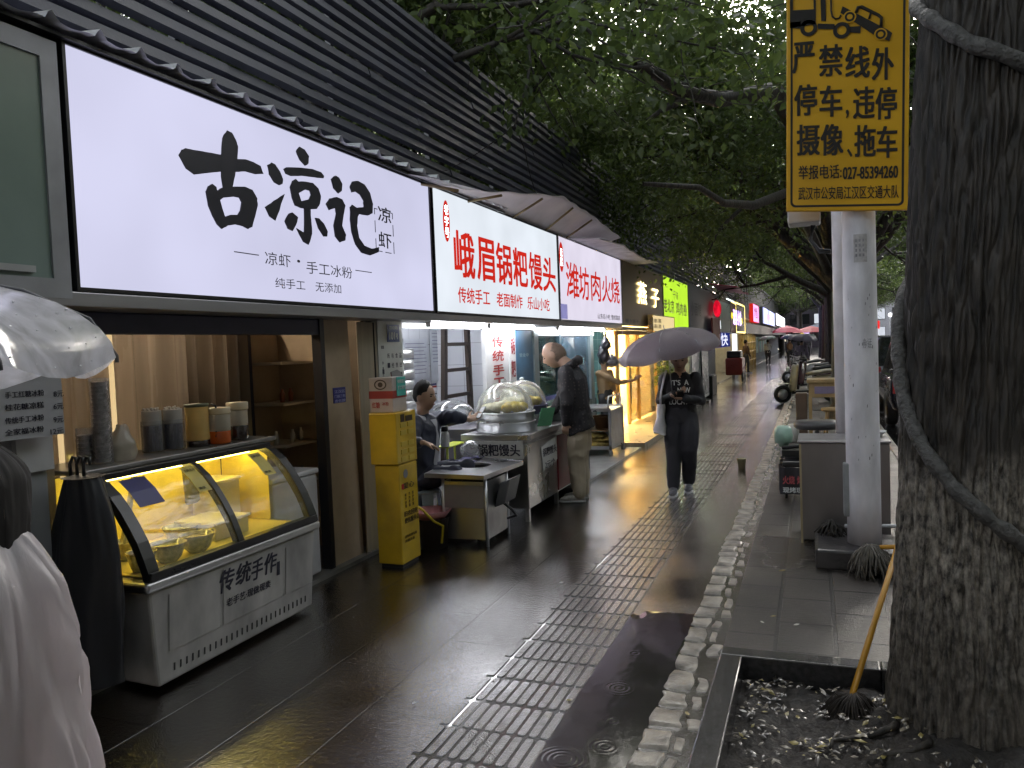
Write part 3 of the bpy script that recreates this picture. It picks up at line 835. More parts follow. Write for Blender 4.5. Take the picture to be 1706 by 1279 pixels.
def af2(u, v):
    k = min(int(u*4), 3); t = u*4-k
    e = AE2[k]*(1-t) + AE2[k+1]*t
    i = Vector((-3.33, e.y, 3.27))
    p = i*(1-v) + e*v
    p.z += .012*math.sin(p.y*2*math.pi/.16)
    return tuple(p)
b.grid(af2, 260, 4, smooth=False); b.build('sheet', M('grey_corrugated_sheet', (.66, .66, .70), .4, var=.2, transl=.45), aw2)
b = MB(); b.tube([af2(k/20, 1.0) for k in range(21)], .012, 6); b.build('edge_tube', STEELD, aw2)
aw3 = tag(MB().grid(lambda u, v: (-3.3+v*.9, 27.5+u*5.5, 3.62-.16*v+.05*math.sin(u*9)), 20, 4).build('awning', M('crimson_awning', (.30, .02, .06), .5, var=.2)), 'small crimson awning over the round red lamp sign', 'awning', 'awnings above the signs')
aw3.modifiers.new('thick', 'SOLIDIFY').thickness = .03
# round red lamp sign
t = thing('lantern_sign', 'glowing red round lantern sign sticking out over the pavement', 'shop sign', (-3.0, 30.2, 2.7))
b = MB(); b.ball((-3.12, 28.2, 2.80), .12, .55, .30, 18); b.build('lamp_body', glow('red_lamp', (1.0, .01, .04), .75, var=.5, scale=4), t)
b = MB(); b.cyl((-3.3, 28.2, 3.12), (-3.12, 28.2, 3.15), .03); b.build('bracket', DARKM, t)
t = thing('banner_sign', 'dark red upright banner hung under the grey board', 'banner', (-3.1, 27.5, 2))
b = MB(); b.box(-3.15, -3.1, 26.6, 28.8, 1.45, 2.45); b.build('cloth', M('dark_red_cloth', (.18, .03, .02), .6), t)
t = thing('blue_led_sign', 'blue sign with a white character under the grey board', 'shop sign', (-3.2, 29.6, 1.7))
b = MB(); b.box(-3.3, -3.22, 26.5, 33.5, 1.42, 1.98); b.build('panel', glow('navy_led', (.03, .04, .22), .8), t)
b = MB(); text(b, '快', (-3.21, 29.9, 1.47), UY, UZ, 2.6, .48, .02); b.build('lettering', glow('white_led', (.8, .82, 1.0), 1.4), t)
tag(MB().box(-3.25, -3.2, 29.2, 30.0, 2.12, 2.42).build('wall_notice', glow('white_notice_light', (.9, .95, 1), .9)), 'small lit white notice below the red lantern sign', 'notice')

# tube lights under the signs
TUBE = glow('tube_light_white', (.93, .95, 1.0), 70.0, var=.02)
def tube_light(y0, y1, label, x=-3.40, z=1.955, mt=None):
    t = thing('tube_light', label, 'tube light', (x, (y0+y1)/2, z), 'tube lights under the signs')
    b = MB(); b.cyl((x, y0+.03, z), (x, y1-.03, z), .016, n=10); b.build('tube', mt or TUBE, t)
    b = MB(); b.box(x-.03, x+.03, y0, y1, z+.02, z+.05); b.box(x-.02, x+.02, y0, y0+.03, z-.02, z+.02); b.box(x-.02, x+.02, y1-.03, y1, z-.02, z+.02); b.build('batten_or_streak', WHITE_P, t)
tube_light(6.63, 8.06, 'tube light under the left half of the red lettered sign')
tube_light(8.1, 9.65, 'tube light under the right half of the red lettered sign')
tube_light(10.65, 13.3, 'long tube light under the thin red character sign')
tube_light(19.3, 20.6, 'short tube light under the lime sign, near end', z=1.93)
tube_light(21.0, 22.4, 'short tube light under the lime sign, far end', z=1.93)
tube_light(31.0, 34.2, 'strip light above the green-grey board', x=-3.1, z=3.28, mt=glow('soft_tube', (.85, 1.0, .92), 4.0))

# ------------------------------------------------------------------ shop 0 (left edge)
b = MB(); b.box(-3.6, -3.52, -2, 2.72, 0, 1.98); b.build('front_panel', M('grey_front', (.33, .34, .36), .45, var=.1), sh0)
b = MB(); b.box(-3.52, -3.49, 2.55, 2.74, 1.2, 1.98); b.build('corner_trim', OFFW, sh0)
mnu = thing('menu_board', 'white hanging price board under the clear umbrella', 'menu board', (-3.4, 2.4, 1.4))
p, q = gx(-60, 742, -3.4), gx(108, 645, -3.4)
pa, pb = gx(108, 722, -3.4), gx(105, 640, -3.4)
b = MB(); b.box(-3.42, -3.4, 1.7, pa.y, pa.z, pb.z+.06); b.build('board', M('board_grey', (.42, .42, .45), .5, var=.05), mnu)
b = MB()
for i, (n_, pr) in enumerate((('手工红糖冰粉', '8元'), ('桂花糖凉糕', '6元'), ('传统手工冰粉', '9元'), ('全家福冰粉', '12元'))):
    for body, xa, xb in ((n_, 8, 73), (pr, 84 if i == 3 else 89, 105)):
        yy = (664, 685, 707, 727)[i] - (0 if body is n_ else 8)*.3
        a, c_ = gx(xa, yy, -3.4), gx(xb, yy-6, -3.4)
        text(b, body, (-3.398, a.y, a.z), UY, UZ, c_.y-a.y, .03, .012)
b.build('price_lettering', INK, mnu)
mn2 = thing('paper_poster', 'grey paper poster with faint script above the price board', 'poster', (-3.42, 2.6, 1.9))
a, c_ = gx(40, 600, -3.43), gx(98, 508, -3.43)
b = MB(); b.box(-3.44, -3.43, a.y, c_.y, 1.72, 1.985); b.build('sheet', M('poster_grey', (.36, .37, .39), .5, var=.1), mn2)
b = MB(); text(b, '古凉记', (-3.428, a.y+.03, 1.90), UY, UZ, .30, .06, .005); text(b, '凉虾冰粉', (-3.428, a.y+.12, 1.83), UY, UZ, .2, .035, .005); b.build('lettering', M('faint_ink', (.12, .12, .13), .5), mn2)

# ------------------------------------------------------------------ shop 1 (drinks)
WARML = glow('warm_ceiling_lamp', (1.0, .82, .60), 60.0)
b = MB(); b.box(-4.9, -4.8, 3.3, 4.9, 2.70, 2.73); b.build('ceiling_lamp', WARML, sh1)
cur = thing('plastic_curtain', 'tan plastic strip curtain hanging behind the display counter', 'curtain', (-4.25, 3.8, 0))
b = MB()
def cu(u, v):
    y = 3.0 + u*2.05
    d = .035*math.sin(y*15) + .02*math.sin(y*37+1) + (.05 if u > .72 else .0)*math.sin(y*60)
    return (-4.25 + d, y, .5 + v*1.5)
b.grid(cu, 160, 4); b.build('strips', M('tan_plastic', (.36, .30, .235), .25, var=.25, scale=2, stretch=(1, 3, .2), spec=.7, coat=.3, transl=.35), cur)
for y in (3.33, 3.72):
    b = MB(); b.box(-4.2, -4.185, y, y+.028, .9, 1.98); b.build('batten_or_streak', glow('painted_warm_streak', (1.0, .72, .36), .75), cur)  # glowing strips stand in for bright reflection streaks on the curtain
dp = tag(MB().box(-4.42, -4.36, 4.86, 5.28, .7, 2.0).build('mesh_panel', M('navy_mesh', (.03, .036, .07), .5, var=.4, scale=120)), 'dark navy mesh panel hanging beside the shelves', 'panel')
ps = thing('posters_board', 'brown board with pinned licence papers inside the drinks shop', 'notice board', (-4.5, 4.8, 1.4))
b = MB(); b.box(-4.55, -4.5, 4.55, 5.2, .7, 2.0); b.build('board', M('plum_board', (.12, .09, .09), .5, var=.3), ps)
for (y0, y1, z0, z1, c) in ((4.82, 5.02, 1.45, 1.78, (.42, .36, .27)), (4.72, 4.78, 1.6, 1.78, (.45, .4, .33)), (5.04, 5.14, 1.68, 1.82, (.4, .36, .3))):
    b = MB(); b.box(-4.498, -4.49, y0, y1, z0, z1); b.box(-4.489, -4.488, y0+.01, y1-.01, z1-.05, z1-.015, 1)
    if y1-y0 > .15:
        oval(b, (y0+y1)/2, z1-.12, .04, .04, x=-4.489, n=16, mi=2)
        for j in range(6): b.box(-4.489, -4.488, y0+.03, y1-.03, z1-.2-.022*j, z1-.195-.022*j, 2)
    b.build('licence', [M('paper_%d' % int(y0*100), c, .6), NAVY, M('sepia_ink', (.16, .12, .08), .6)], ps)
b = MB(); b.box(-4.495, -4.47, 4.70, 4.84, 1.25, 1.5); b.build('dark_folder', M('dark_folder', (.05, .04, .05), .4), ps)
sv = thing('shelf_unit', 'tan shelf unit with pale shelves at the shop end', 'shelves', (-4.2, 5.4, 0))
b = MB(); b.box(-4.5, -4.45, 5.3, 5.8, 0, 1.98); b.build('back_panel', TAN, sv)
b = MB(); b.box(-4.45, -4.05, 5.74, 5.8, 0, 1.98); b.build('side_panel', TAN, sv)
for z in (.62, .95, 1.30, 1.64):
    b = MB(); b.box(-4.45, -4.08, 5.3, 5.735, z, z+.022); b.build('shelf', M('pale_shelf', (.55, .48, .36), .4), sv)
for k in range(7):
    y = 5.34 + k*.055; z = (.975, 1.325, .645)[k % 3]
    tag(MB().lathe([(0, 0), (.02, 0), (.022, .07), (.012, .09), (.012, .11), (0, .11)], (-4.2+.04*(k % 2), y, z), 10).build('jar', M('shelf_jar_%d' % (k % 3), ((.5, .45, .35), (.3, .1, .05), (.1, .12, .1))[k % 3], .3)), 'small jar on the tan shelves of the drinks shop', 'jar', 'jars on the tan shelves')
# door post + leaning boards
dpz = thing('door_post', 'dark metal door post at the right end of the drinks shop', 'door post', (-3.6, 5.1, 0))
b = MB(); b.box(-3.63, -3.55, 5.10, 5.155, 0, 1.985); b.build('post', DARKM, dpz)
wb = thing('white_freezer', 'low white freezer standing at the right end of the display counter', 'freezer', (-3.4, 4.7, 0))
b = MB(); b.box(-3.97, -3.52, 4.40, 4.93, .06, .82); b.build('body', M('freezer_white', (.5, .5, .52), .35, var=.1), wb, bevel=.02)
b = MB(); b.box(-3.98, -3.51, 4.39, 4.94, .82, .86); b.build('lid', OFFW, wb, bevel=.012)
b = MB(); b.box(-3.92, -3.57, 4.45, 4.88, 0, .06); b.build('plinth', DARKM, wb)
ld = thing('leaning_board', 'tall tan board leaning beside the dark door post', 'board', (-3.6, 5.4, 0))
b = MB(); b.prism([(-3.60, 5.17, 0), (-3.60, 5.60, 0), (-3.60, 5.52, 1.98), (-3.60, 5.17, 1.98)], (.03, 0, 0)); b.build('sheet', TAN, ld)
b = MB(); p, q = gx(556, 672, -3.565), gx(575, 644, -3.565); b.box(-3.568, -3.563, p.y, q.y, p.z, q.z)
b.build('blue_plate', M('blue_plate', (.03, .035, .22), .4), ld)
b = MB()
for k, s_ in enumerate(('江汉区', '门前三包', '责任牌')): text(b, s_, (-3.561, p.y+.012, q.z-.045-.038*k), UY, UZ, q.y-p.y-.024, .026, .01)
b.build('plate_lettering', M('pale_blue_ink', (.4, .42, .7), .5), ld)
ac = thing('folding_shutter', 'cream folding shutter leaf stacked against the wall', 'shutter', (-3.58, 5.7, 0))
b = MB()
def sh_(u, v):
    y = 5.58 + u*.30
    return (-3.55 + .03*abs(((u*5) % 1)*2-1), y - (1-v)*0, v*1.97)
b.grid(sh_, 40, 2, smooth=False); b.build('leaf', M('cream_shutter', (.52, .47, .38), .45, var=.15, scale=4, stretch=(1, 6, .3)), ac)
b = MB(); b.box(-3.56, -3.53, 5.86, 5.885, 1.25, 1.97); b.build('dark_edge', DARKM, ac)
# ================================================================== DISPLAY COUNTER
dc = thing('display_counter', 'white chilled display counter with curved glass front and black frame', 'display counter', (-3.45, 3.6, 0))
CY0, CY1 = 2.93, 4.33
ENAM = M('white_enamel', (.48, .46, .45), .4, var=.34, scale=5, coat=.2, stretch=(1, 1, .5))
b = MB()   # base body, ends taper inward towards the floor
v = [(-3.86, CY0+.10, .03), (-3.17, CY0+.06, .03), (-3.17, CY1-.02, .03), (-3.86, CY1-.02, .03),
     (-3.90, CY0+.02, .545), (-3.135, CY0+.0, .545), (-3.135, CY1, .545), (-3.90, CY1, .545)]
b.add(v, [(3,2,1,0),(4,5,6,7),(0,1,5,4),(1,2,6,5),(2,3,7,6),(3,0,4,7)]); b.build('base', ENAM, dc, bevel=.015)
def front_x(z): return -3.17 + (z-.03)/(.515)*.035
b = MB()
for (y0, y1, z0, z1) in ((CY0+.13, CY0+.50, .20, .50), (CY0+.53, CY1-.34, .20, .52), (CY1-.31, CY1-.03, .20, .50)):
    x0 = front_x(z0)+.003; x1 = front_x(z1)+.003
    b.prism([(x0, y0, z0), (x0, y1, z0), (x1, y1, z1), (x1, y0, z1)], (.003, 0, 0))
b.build('front_panel', ENAM, dc, bevel=.002)
b = MB()
for k in range(27):
    y = CY0+.16 + k*.0435; z0, z1 = .085, .125
    b.prism([(front_x(z0)+.002, y, z0), (front_x(z0)+.002, y+.009, z0), (front_x(z1)+.002, y+.009, z1), (front_x(z1)+.002, y, z1)], (.002, 0, 0))
b.build('vent_slots', DARKM, dc)
b = MB(); un = Vector((.035/.515, 0, 1)).normalized()
def fr_text(body, pl, pr, h, bold=0.0, sl=0.0):
    a = gx(pl[0], pl[1], -3.14); c = gx(pr[0], pr[1], -3.14)
    text(b, body, (front_x(a.z)+.0085, a.y, a.z), UY, un, c.y-a.y, h, bold, 0, sl)
for ch, pl, pr, h in (('传', (363, 992), (387, 955), .135), ('统', (391, 978), (415, 946), .13), ('手', (417, 970), (435, 935), .13), ('作', (438, 960), (458, 928), .13)):
    fr_text(ch, pl, pr, h, .03, .12)
fr_text('老手艺·现做现卖', (378, 1012), (452, 990), .05, .02, .05)
p = gx(463, 958, -3.14); q = gx(466, 946, -3.14); z0, z1 = p.z, p.z+.085
b.prism([(front_x(z0)+.0085, p.y-.01, z0), (front_x(z0)+.0085, p.y+.018, z0), (front_x(z1)+.0085, p.y+.018, z1), (front_x(z1)+.0085, p.y-.01, z1)], (.001, 0, 0))
b.build('front_lettering', INK, dc)
b = MB(); b.box(-3.93, -3.105, CY0-.035, CY1+.03, .548, .60); b.build('steel_rim', STEEL, dc, bevel=.018, seg=3)
PROF = [(-3.125, .602), (-3.14, .64), (-3.161, .685), (-3.205, .765), (-3.254, .835), (-3.30, .92), (-3.35, 1.00), (-3.43, 1.075), (-3.52, 1.118)]
PROF = [(-3.118, .602), (-3.132, .65), (-3.155, .71), (-3.19, .79), (-3.235, .865), (-3.29, .945), (-3.355, 1.02), (-3.43, 1.08), (-3.52, 1.118)]
def arch(y, w, name='arch_frame'):
    b = MB(); n = len(PROF); vs = []
    for (x, z) in PROF:
        for dy, dn in ((-w/2, 0), (w/2, 0)):
            vs.append((x+.006, y+dy, z+.006))
    for (x, z) in PROF:
        for dy in (-w/2, w/2): vs.append((x-.035, y+dy, z-.018))
    fs = []
    o = 2*n
    for i in range(n-1):
        a = 2*i
        fs += [(a, a+1, a+3, a+2), (o+a+1, o+a, o+a+2, o+a+3), (a+1, o+a+1, o+a+3, a+3), (o+a, a, a+2, o+a+2)]
    b.add(vs, fs); return b.build(name, BLACK, dc)
arch(CY0+.03, .07); arch(3.61, .045); arch(CY1-.025, .075)
GL = glass('clear_glass', (.96, .97, .95), .05, haze=.09, hcol=(.8, .76, .6))
for (y0, y1) in ((CY0+.06, 3.59), (3.63, CY1-.06)):
    b = MB()
    b.add([(x, y, z) for (x, z) in PROF for y in (y0, y1)], [(2*i, 2*i+1, 2*i+3, 2*i+2) for i in range(len(PROF)-1)], 0, True)
    b.build('front_glass', GL, dc)
b = MB(); pts = [(x-.01, CY0+.004, z) for x, z in PROF] + [(-3.86, CY0+.004, 1.118), (-3.86, CY0+.004, .602)]
b.add(pts, [tuple(range(len(pts)))]); b.build('end_glass', GL, dc)
b = MB(); b.box(-3.17, -3.108, CY0, CY1, .601, .645); b.box(-3.56, -3.46, CY0, CY1, 1.095, 1.13); b.box(-3.87, -3.83, CY0, CY0+.04, .6, 1.13); b.box(-3.87, -3.83, CY1-.04, CY1, .6, 1.13)
b.build('black_frame', BLACK, dc, bevel=.004)
b = MB(); b.box(-3.95, -3.50, CY0-.03, CY1+.12, 1.131, 1.158); b.build('top_shelf', M('grey_counter_top', (.20, .19, .18), .3, var=.2, coat=.4), dc, bevel=.006)
YEL = M('yellow_lit_lining', (.85, .68, .16), .5, var=.12)
b = MB(); b.box(-3.86, -3.85, CY0+.05, CY1-.05, .6, 1.09); b.box(-3.84, -3.16, CY0+.05, CY1-.05, .603, .608); b.box(-3.84, -3.45, CY1-.052, CY1-.048, .61, 1.09); b.build('lining', YEL, dc)
b = MB(); b.box(-3.60, -3.57, CY0+.08, CY1-.08, 1.07, 1.09); b.build('lamp_strip', glow('yellow_led_strip', (1.0, .78, .16), 26.0), dc)
b = MB(); b.obox((-3.62, 3.27, .84), (.012, 0, 0), (0, .012, 0), (.02, .05, .24)); b.build('inner_strut', STEEL, dc)
# stickers
def sticker(px0, px1, py0, py1, mtl, name):
    a = MB(); mid = []
    ya, yb = gx(px0, (py0+py1)/2, -3.36).y, gx(px1, (py0+py1)/2, -3.36).y
    return ya, yb
for (y0, y1, i0, i1, mt_, nm) in ((3.05, 3.22, 5, 7, M('indigo_sticker', (.03, .03, .16), .4), 'blue_sticker'), (3.475, 3.575, 5, 7, M('yellow_sticker', (.62, .5, .12), .5), 'yellow_sticker'), (4.05, 4.16, 5, 7, MATS['yellow_sticker'] if 'yellow_sticker' in MATS else None, 'yellow_sticker')):
    b = MB(); b.add([(PROF[i][0]+.004, y, PROF[i][1]+.004) for i in range(i0, i1+1) for y in (y0, y1)], [(2*i, 2*i+1, 2*i+3, 2*i+2) for i in range(i1-i0)])
    if nm == 'yellow_sticker':
        (xa, za), (xb, zb) = PROF[i0], PROF[i1]
        vv = Vector((xb-xa, 0, zb-za))
        o_ = Vector((xa+.007, y0+.012, za+.007))+vv*.80
        text(b, '扫码支付', o_, UY, vv, y1-y0-.024, .02, .01, 1)
        text(b, '微信', o_-vv*.72, UY, vv, y1-y0-.05, .018, .01, 1)
    b.build(nm, [mt_, M('olive_ink', (.12, .09, .02), .5)], dc)
# bowls and tubs inside
GLASSW = M('bowl_glass', (.38, .36, .30), .12, var=.4, scale=40, coat=.6)
BOWLF = [('yellow_jelly', (.60, .55, .18)), ('brown_syrup', (.20, .10, .03)), ('pale_jelly', (.6, .6, .42)), ('mixed_fruit', (.45, .38, .2))]
for i, (px, py, r_, f_, lab) in enumerate(((283, 908, .095, 0, 'shallow glass bowl of yellow jelly at the front of the display'), (340, 893, .10, 3, 'dark rimmed glass bowl right of the jelly bowl'), (300, 880, .10, 2, 'glass bowl of pale jelly at the back of the display'), (258, 925, .075, 1, 'small glass bowl of syrup at the left end of the display'), (210, 905, .08, 3, 'glass bowl seen through the end glass of the display'))):
    c_ = gz(px, py, .70)
    c_.x = min(max(c_.x, -3.72), -3.32); c_.y = max(c_.y, CY0+.14)
    t = thing('glass_bowl', lab, 'bowl', (c_.x, c_.y, .608), 'bowls in the display counter')
    b = MB(); b.lathe([(.045, .0), (r_*.75, .03), (r_, .10), (r_+.004, .105), (r_-.004, .10), (r_*.7, .036), (0, .02)], (c_.x, c_.y, .609), 28); b.build('bowl', GLASSW, t)
    b = MB(); b.lathe([(r_*.92, .082), (r_*.5, .086), (0, .088)], (c_.x, c_.y, .609), 24); b.build('filling', M(BOWLF[f_][0], BOWLF[f_][1], .25, var=.5, scale=60, bump=.5, bscale=80, coat=.6), t)
for (y, x, w, d, h, l_) in ((3.82, -3.52, .30, .30, .10, 'low yellowish plastic tub in the right half of the display'), (4.06, -3.7, .22, .2, .30, 'tall cream plastic box at the right end of the display')):
    b = MB(); b.box(x-d/2, x+d/2, y-w/2, y+w/2, .61, .61+h); b.box(x-d/2-.012, x+d/2+.012, y-w/2-.012, y+w/2+.012, .61+h-.002, .625+h)
    tag(b.build('food_tub', M('cream_tub', (.72, .66, .38), .35, transl=.3), bevel=.012), l_, 'food tub')
b = MB(); b.obox((-3.66, 3.80, .93), (.03, 0, .01), (0, .045, .0), (.02, -.03, .13)); tag(b.build('ladle_bag', M('olive_dark', (.10, .09, .05), .5), bevel=.02), 'dark olive bag standing inside the display counter', 'bag')

# things on the counter shelf ------------------------------------------------
def jar_at(px, py, w, h, label, parts, cat='jar', name='drink_jar', group='containers on the counter shelf'):
    c_ = gz(px, py, 1.16)
    t = thing(name, label, cat, (c_.x, c_.y, 1.16), group)
    for nm, z0, z1, rr, mt_ in parts:
        b = MB(); r_ = w/2*rr
        b.lathe([(0, z0*h), (r_*.96, z0*h), (r_, z0*h+.008), (r_, z1*h-.006), (r_*.97, z1*h), (0, z1*h)], (c_.x, c_.y, 1.16), 24)
        b.build(nm, mt_, t)
    return t
CLR = glass('clear_plastic', (.92, .93, .95), .08, .08, haze=.12)
PAPER = M('frosted_paper', (.62, .60, .57), .6, transl=.4)
STRAW = M('dark_straws', (.05, .05, .09), .35, var=.7, scale=40, stretch=(6, 6, .2))
for px, py, l_ in ((256, 752, 'left clear cup of dark straws wrapped in white paper'), (291, 748, 'right clear cup of dark straws wrapped in white paper')):
    t = jar_at(px, py, .13, .26, l_, [('straws', .02, .62, .84, STRAW), ('paper_tops', .62, .96, .86, PAPER), ('cup', 0, .72, 1.0, CLR)], 'cup', 'straw_cup')
    for k in range(16):
        a = k*2.4; r_ = .045*math.sqrt((k+.5)/16)
        b = MB(); x, y, z = t.location
        b.cyl((x+r_*math.cos(a), y+r_*math.sin(a), z+.245), (x+r_*1.15*math.cos(a), y+r_*1.15*math.sin(a), z+.258+.012*random.random()), .0055, n=6); b.build('straw_tip', PAPER, t)
j = jar_at(331, 743, .145, .27, 'tall lidded jar of pale yellow drink with a dark base', [('dark_base', 0, .15, .98, M('dark_tea', (.02, .012, .01), .2, coat=.6)), ('drink', .15, .93, .98, M('yellow_drink', (.85, .66, .28), .3, transl=.5, coat=.4)), ('lid', .93, 1.0, 1.04, M('green_grey_lid', (.12, .13, .08), .4))])
x, y, z = j.location; b = MB(); b.tube([(x+.065, y+.06, z+.262), (x+.09, y+.07, z+.25), (x+.092, y+.072, z+.16), (x+.085, y+.065, z+.05)], .006, 8); b.build('handle', BLACK, j)
jar_at(368, 739, .135, .235, 'clear jug with orange juice in its lower third', [('juice', .02, .36, .96, M('orange_juice', (.75, .16, .02), .3, transl=.4, coat=.5)), ('empty_part', .36, .82, .97, M('milky_plastic', (.72, .68, .6), .3, transl=.55)), ('lid', .82, 1.0, 1.03, M('cream_lid', (.66, .56, .40), .5))])
jar_at(398, 733, .135, .255, 'clear jug with dark syrup in its lower half', [('syrup', .02, .40, .96, MATS['dark_tea']), ('empty_part', .40, .80, .97, MATS['milky_plastic']), ('lid', .80, 1.0, 1.06, MATS['cream_lid'])])
c_ = gz(212, 766, 1.16); c_.x = -3.66
b = MB()
def pack(u, v):
    a = u*2*math.pi; r_ = (.075 if v < .45 else .075-.055*((v-.45)/.55)**.8)*(1 - .0*v)
    w_ = .012*mnoise.noise(Vector((math.cos(a)*2, math.sin(a)*2, v*5)))
    return (c_.x+(r_+w_)*math.cos(a)*1.0, c_.y+(r_+w_)*math.sin(a)*1.15+.02*v, 1.16+v*.2)
b.grid(pack, 30, 12); b.v[-31:]
tag(b.build('wrapped_cups', M('cloudy_wrap', (.55, .50, .42), .3, var=.15, transl=.4, coat=.5)), 'bag of stacked white cups in cloudy plastic on the shelf', 'package', 'containers on the counter shelf')
for px, py, w, h, col_, l_, nm in ((173, 772, .10, .44, (.40, .38, .42), 'tall clear sleeve of stacked cups at the shelf end', 'cup_sleeve'), (143, 752, .09, .17, (.34, .32, .36), 'short clear sleeve of dark cups left of the tall one', 'cup_sleeve')):
    c_ = gz(px, py, 1.16); c_.x = max(c_.x, -3.72); c_ = Vector((c_.x, c_.y, 1.16))
    c_ = gx(px, py, c_.x); z0 = 1.159
    t = thing(nm, l_, 'cup sleeve', (c_.x, c_.y, z0), 'containers on the counter shelf')
    b = MB()
    for k in range(int(h/.022)): b.lathe([(w*.36, .0), (w*.42, .02), (w*.44, .021)], (c_.x, c_.y, z0+.01+k*.022), 16)
    b.build('cups', M('stacked_cups_%s' % nm + l_[:4], col_, .3, var=.5, scale=30), t)
    b = MB()
    b.grid(lambda u, v: (c_.x+(w*.5+.006*mnoise.noise(Vector((u*20, v*9, 0))))*math.cos(u*6.283), c_.y+(w*.5+.006*mnoise.noise(Vector((u*20, v*9, 3))))*math.sin(u*6.283), z0+v*(h+.03)), 30, 12)
    b.build('sleeve', glass('crinkled_sleeve', (.9, .9, .93), .12, .15, haze=.15, drops=.4), t)

# black cloth hung at the left end of the counter
bk = thing('raincoat', 'black raincoat hanging in folds at the left end of the counter', 'raincoat', (-3.3, 2.7, 0))
b = MB()
def drape(u, v):
    a = u*2*math.pi
    zz = .16 + v*1.0
    w = .20 - .10*max(0, (v-.62)/.38)**1.3 + .02*math.sin(v*4)
    w2 = .11 - .04*v
    f_ = .010*math.sin(a*7+v*1.5+2*math.sin(v*4))*(1.1-v*.6) + .022*mnoise.noise(Vector((math.cos(a)*3, math.sin(a)*3, v*3)))
    return (-3.36 + (w+f_)*math.cos(a), 2.74 + (w2+f_*.8)*math.sin(a)+.05*v, zz)
b.grid(drape, 120, 30); b.lathe([(.10, 0), (.0, .02)], (-3.36, 2.79, 1.155), 16)
b.build('cloth', M('black_nylon', (.010, .010, .015), .55, var=.3), bk)
for k in range(3):
    b = MB(); y = 2.76; x = -3.41+.045*k
    b.tube([(x, y, 1.12), (x, y, 1.22), (x+.012, y+.01, 1.255), (x+.03, y+.01, 1.25), (x+.035, y+.01, 1.215)], .008, 8); b.build('hook', BLACK, bk)

# ================================================================== YELLOW CABINET, CARTON, NOTICES
YCAB = M('yellow_enamel', (.60, .39, .02), .35, var=.25, scale=4, coat=.25)
yc = thing('yellow_cabinet', 'tall narrow yellow metal cabinet with black print on its side', 'cabinet', (-3.15, 5.45, 0))
b = MB(); b.box(-3.265, -3.045, 5.33, 5.63, .03, .82); b.build('lower_body', YCAB, yc, bevel=.01)
b = MB(); b.box(-3.285, -3.04, 5.31, 5.635, .824, 1.235); b.build('upper_body', YCAB, yc, bevel=.01)
b = MB(); b.box(-3.25, -3.06, 5.35, 5.61, 0, .03); b.build('plinth', DARKM, yc)
b = MB()
for z in (1.13, 1.07, .98, .92, .86):
    for y in (5.37, 5.49): b.box(-3.04, -3.034, y, y+.09, z-.018, z+.018)
b.build('louvre_rows', M('pale_yellow', (.62, .45, .06), .4), yc)
b = MB()
b.box(-3.039, -3.036, 5.38, 5.44, 1.155, 1.215); b.box(-3.039, -3.036, 5.46, 5.57, 1.155, 1.20)
text(b, '爱心', (-3.042, 5.38, .62), UY, UZ, .18, .05, .02); text(b, '旧衣回收', (-3.042, 5.38, .40), UY, UZ, .22, .045, .03); text(b, '便民服务点', (-3.042, 5.38, .345), UY, UZ, .24, .045, .03)
text(b, '请勿投放垃圾', (-3.042, 5.37, .23), UY, UZ, .2, .025, .01); text(b, '共建共享', (-3.042, 5.37, .195), UY, UZ, .16, .025, .01)
for k, s_ in enumerate(('循环利用', '节约资源', '爱护环境')): 
    for i_, ch in enumerate(s_): text(b, ch, (-3.042, 5.40+k*.06, .56-.03*i_), UY, UZ, .025, .025, .005)
b.build('black_lettering', M('brown_black_ink', (.05, .03, .01), .5), yc)
b = MB(); oval(b, 5.43, .74, .035, .035, x=-3.044); b.build('round_emblem', M('slate_emblem', (.2, .2, .22), .5), yc)
b = MB(); b.box(-3.044, -3.040, 5.36, 5.39, .625, .665); b.build('red_emblem', RED_D, yc)
ct = thing('carton', 'white carton with a red band standing on the yellow cabinet', 'carton', (-3.17, 5.45, 1.24))
b = MB(); b.box(-3.285, -3.075, 5.34, 5.56, 1.237, 1.51); b.build('box_body', M('carton_white', (.58, .5, .46), .55, var=.1), ct, bevel=.004)
b = MB(); b.box(-3.287, -3.073, 5.337, 5.563, 1.345, 1.405); b.build('red_band', M('brick_red', (.38, .05, .04), .5), ct)
b = MB(); text(b, '红糖', (-3.26, 5.335, 1.27), UX, UZ, .07, .05, .03); text(b, '冰粉', (-3.17, 5.335, 1.29), UX, UZ, .06, .03, .03); b.build('red_lettering', M('brick_red', (.38, .05, .04), .5), ct)
b = MB(); b.prism([(-3.18+.055*math.cos(k*.3), 5.337, 1.455+.04*math.sin(k*.3)) for k in range(21)], (0, -.002, 0), holes=[[(-3.18+.045*math.cos(k*.3), 5.337, 1.455+.031*math.sin(k*.3)) for k in range(21)]]); oval_ = b; b.prism([(-3.18+.022*math.cos(k*.6), 5.337, 1.455+.02*math.sin(k*.6)) for k in range(11)], (0, -.0025, 0)); b.build('round_print', M('umber_ink', (.10, .07, .05), .5), ct)
b = MB(); b.box(-3.072, -3.068, 5.40, 5.54, 1.36, 1.51); b.build('teal_label', M('teal_print', (.10, .55, .48), .5), ct)
b = MB(); 
for r_, s_ in enumerate(('鲜榨果汁', '手工制作')): text(b, s_, (-3.066, 5.41, 1.46-.05*r_), UY, UZ, .12, .03, .01)
b.build('label_lettering', M('white_print', (.75, .78, .78), .5), ct)
for k in range(4):
    x, y, z = -3.07+.02*(k % 2), 5.36+.05*k, 1.25+.035*(k % 2)
    b = MB(); b.lathe([(0, 0), (.025, 0), (.025, .05), (.015, .065), (0, .066)], (x+.015, y, 1.237), 12)
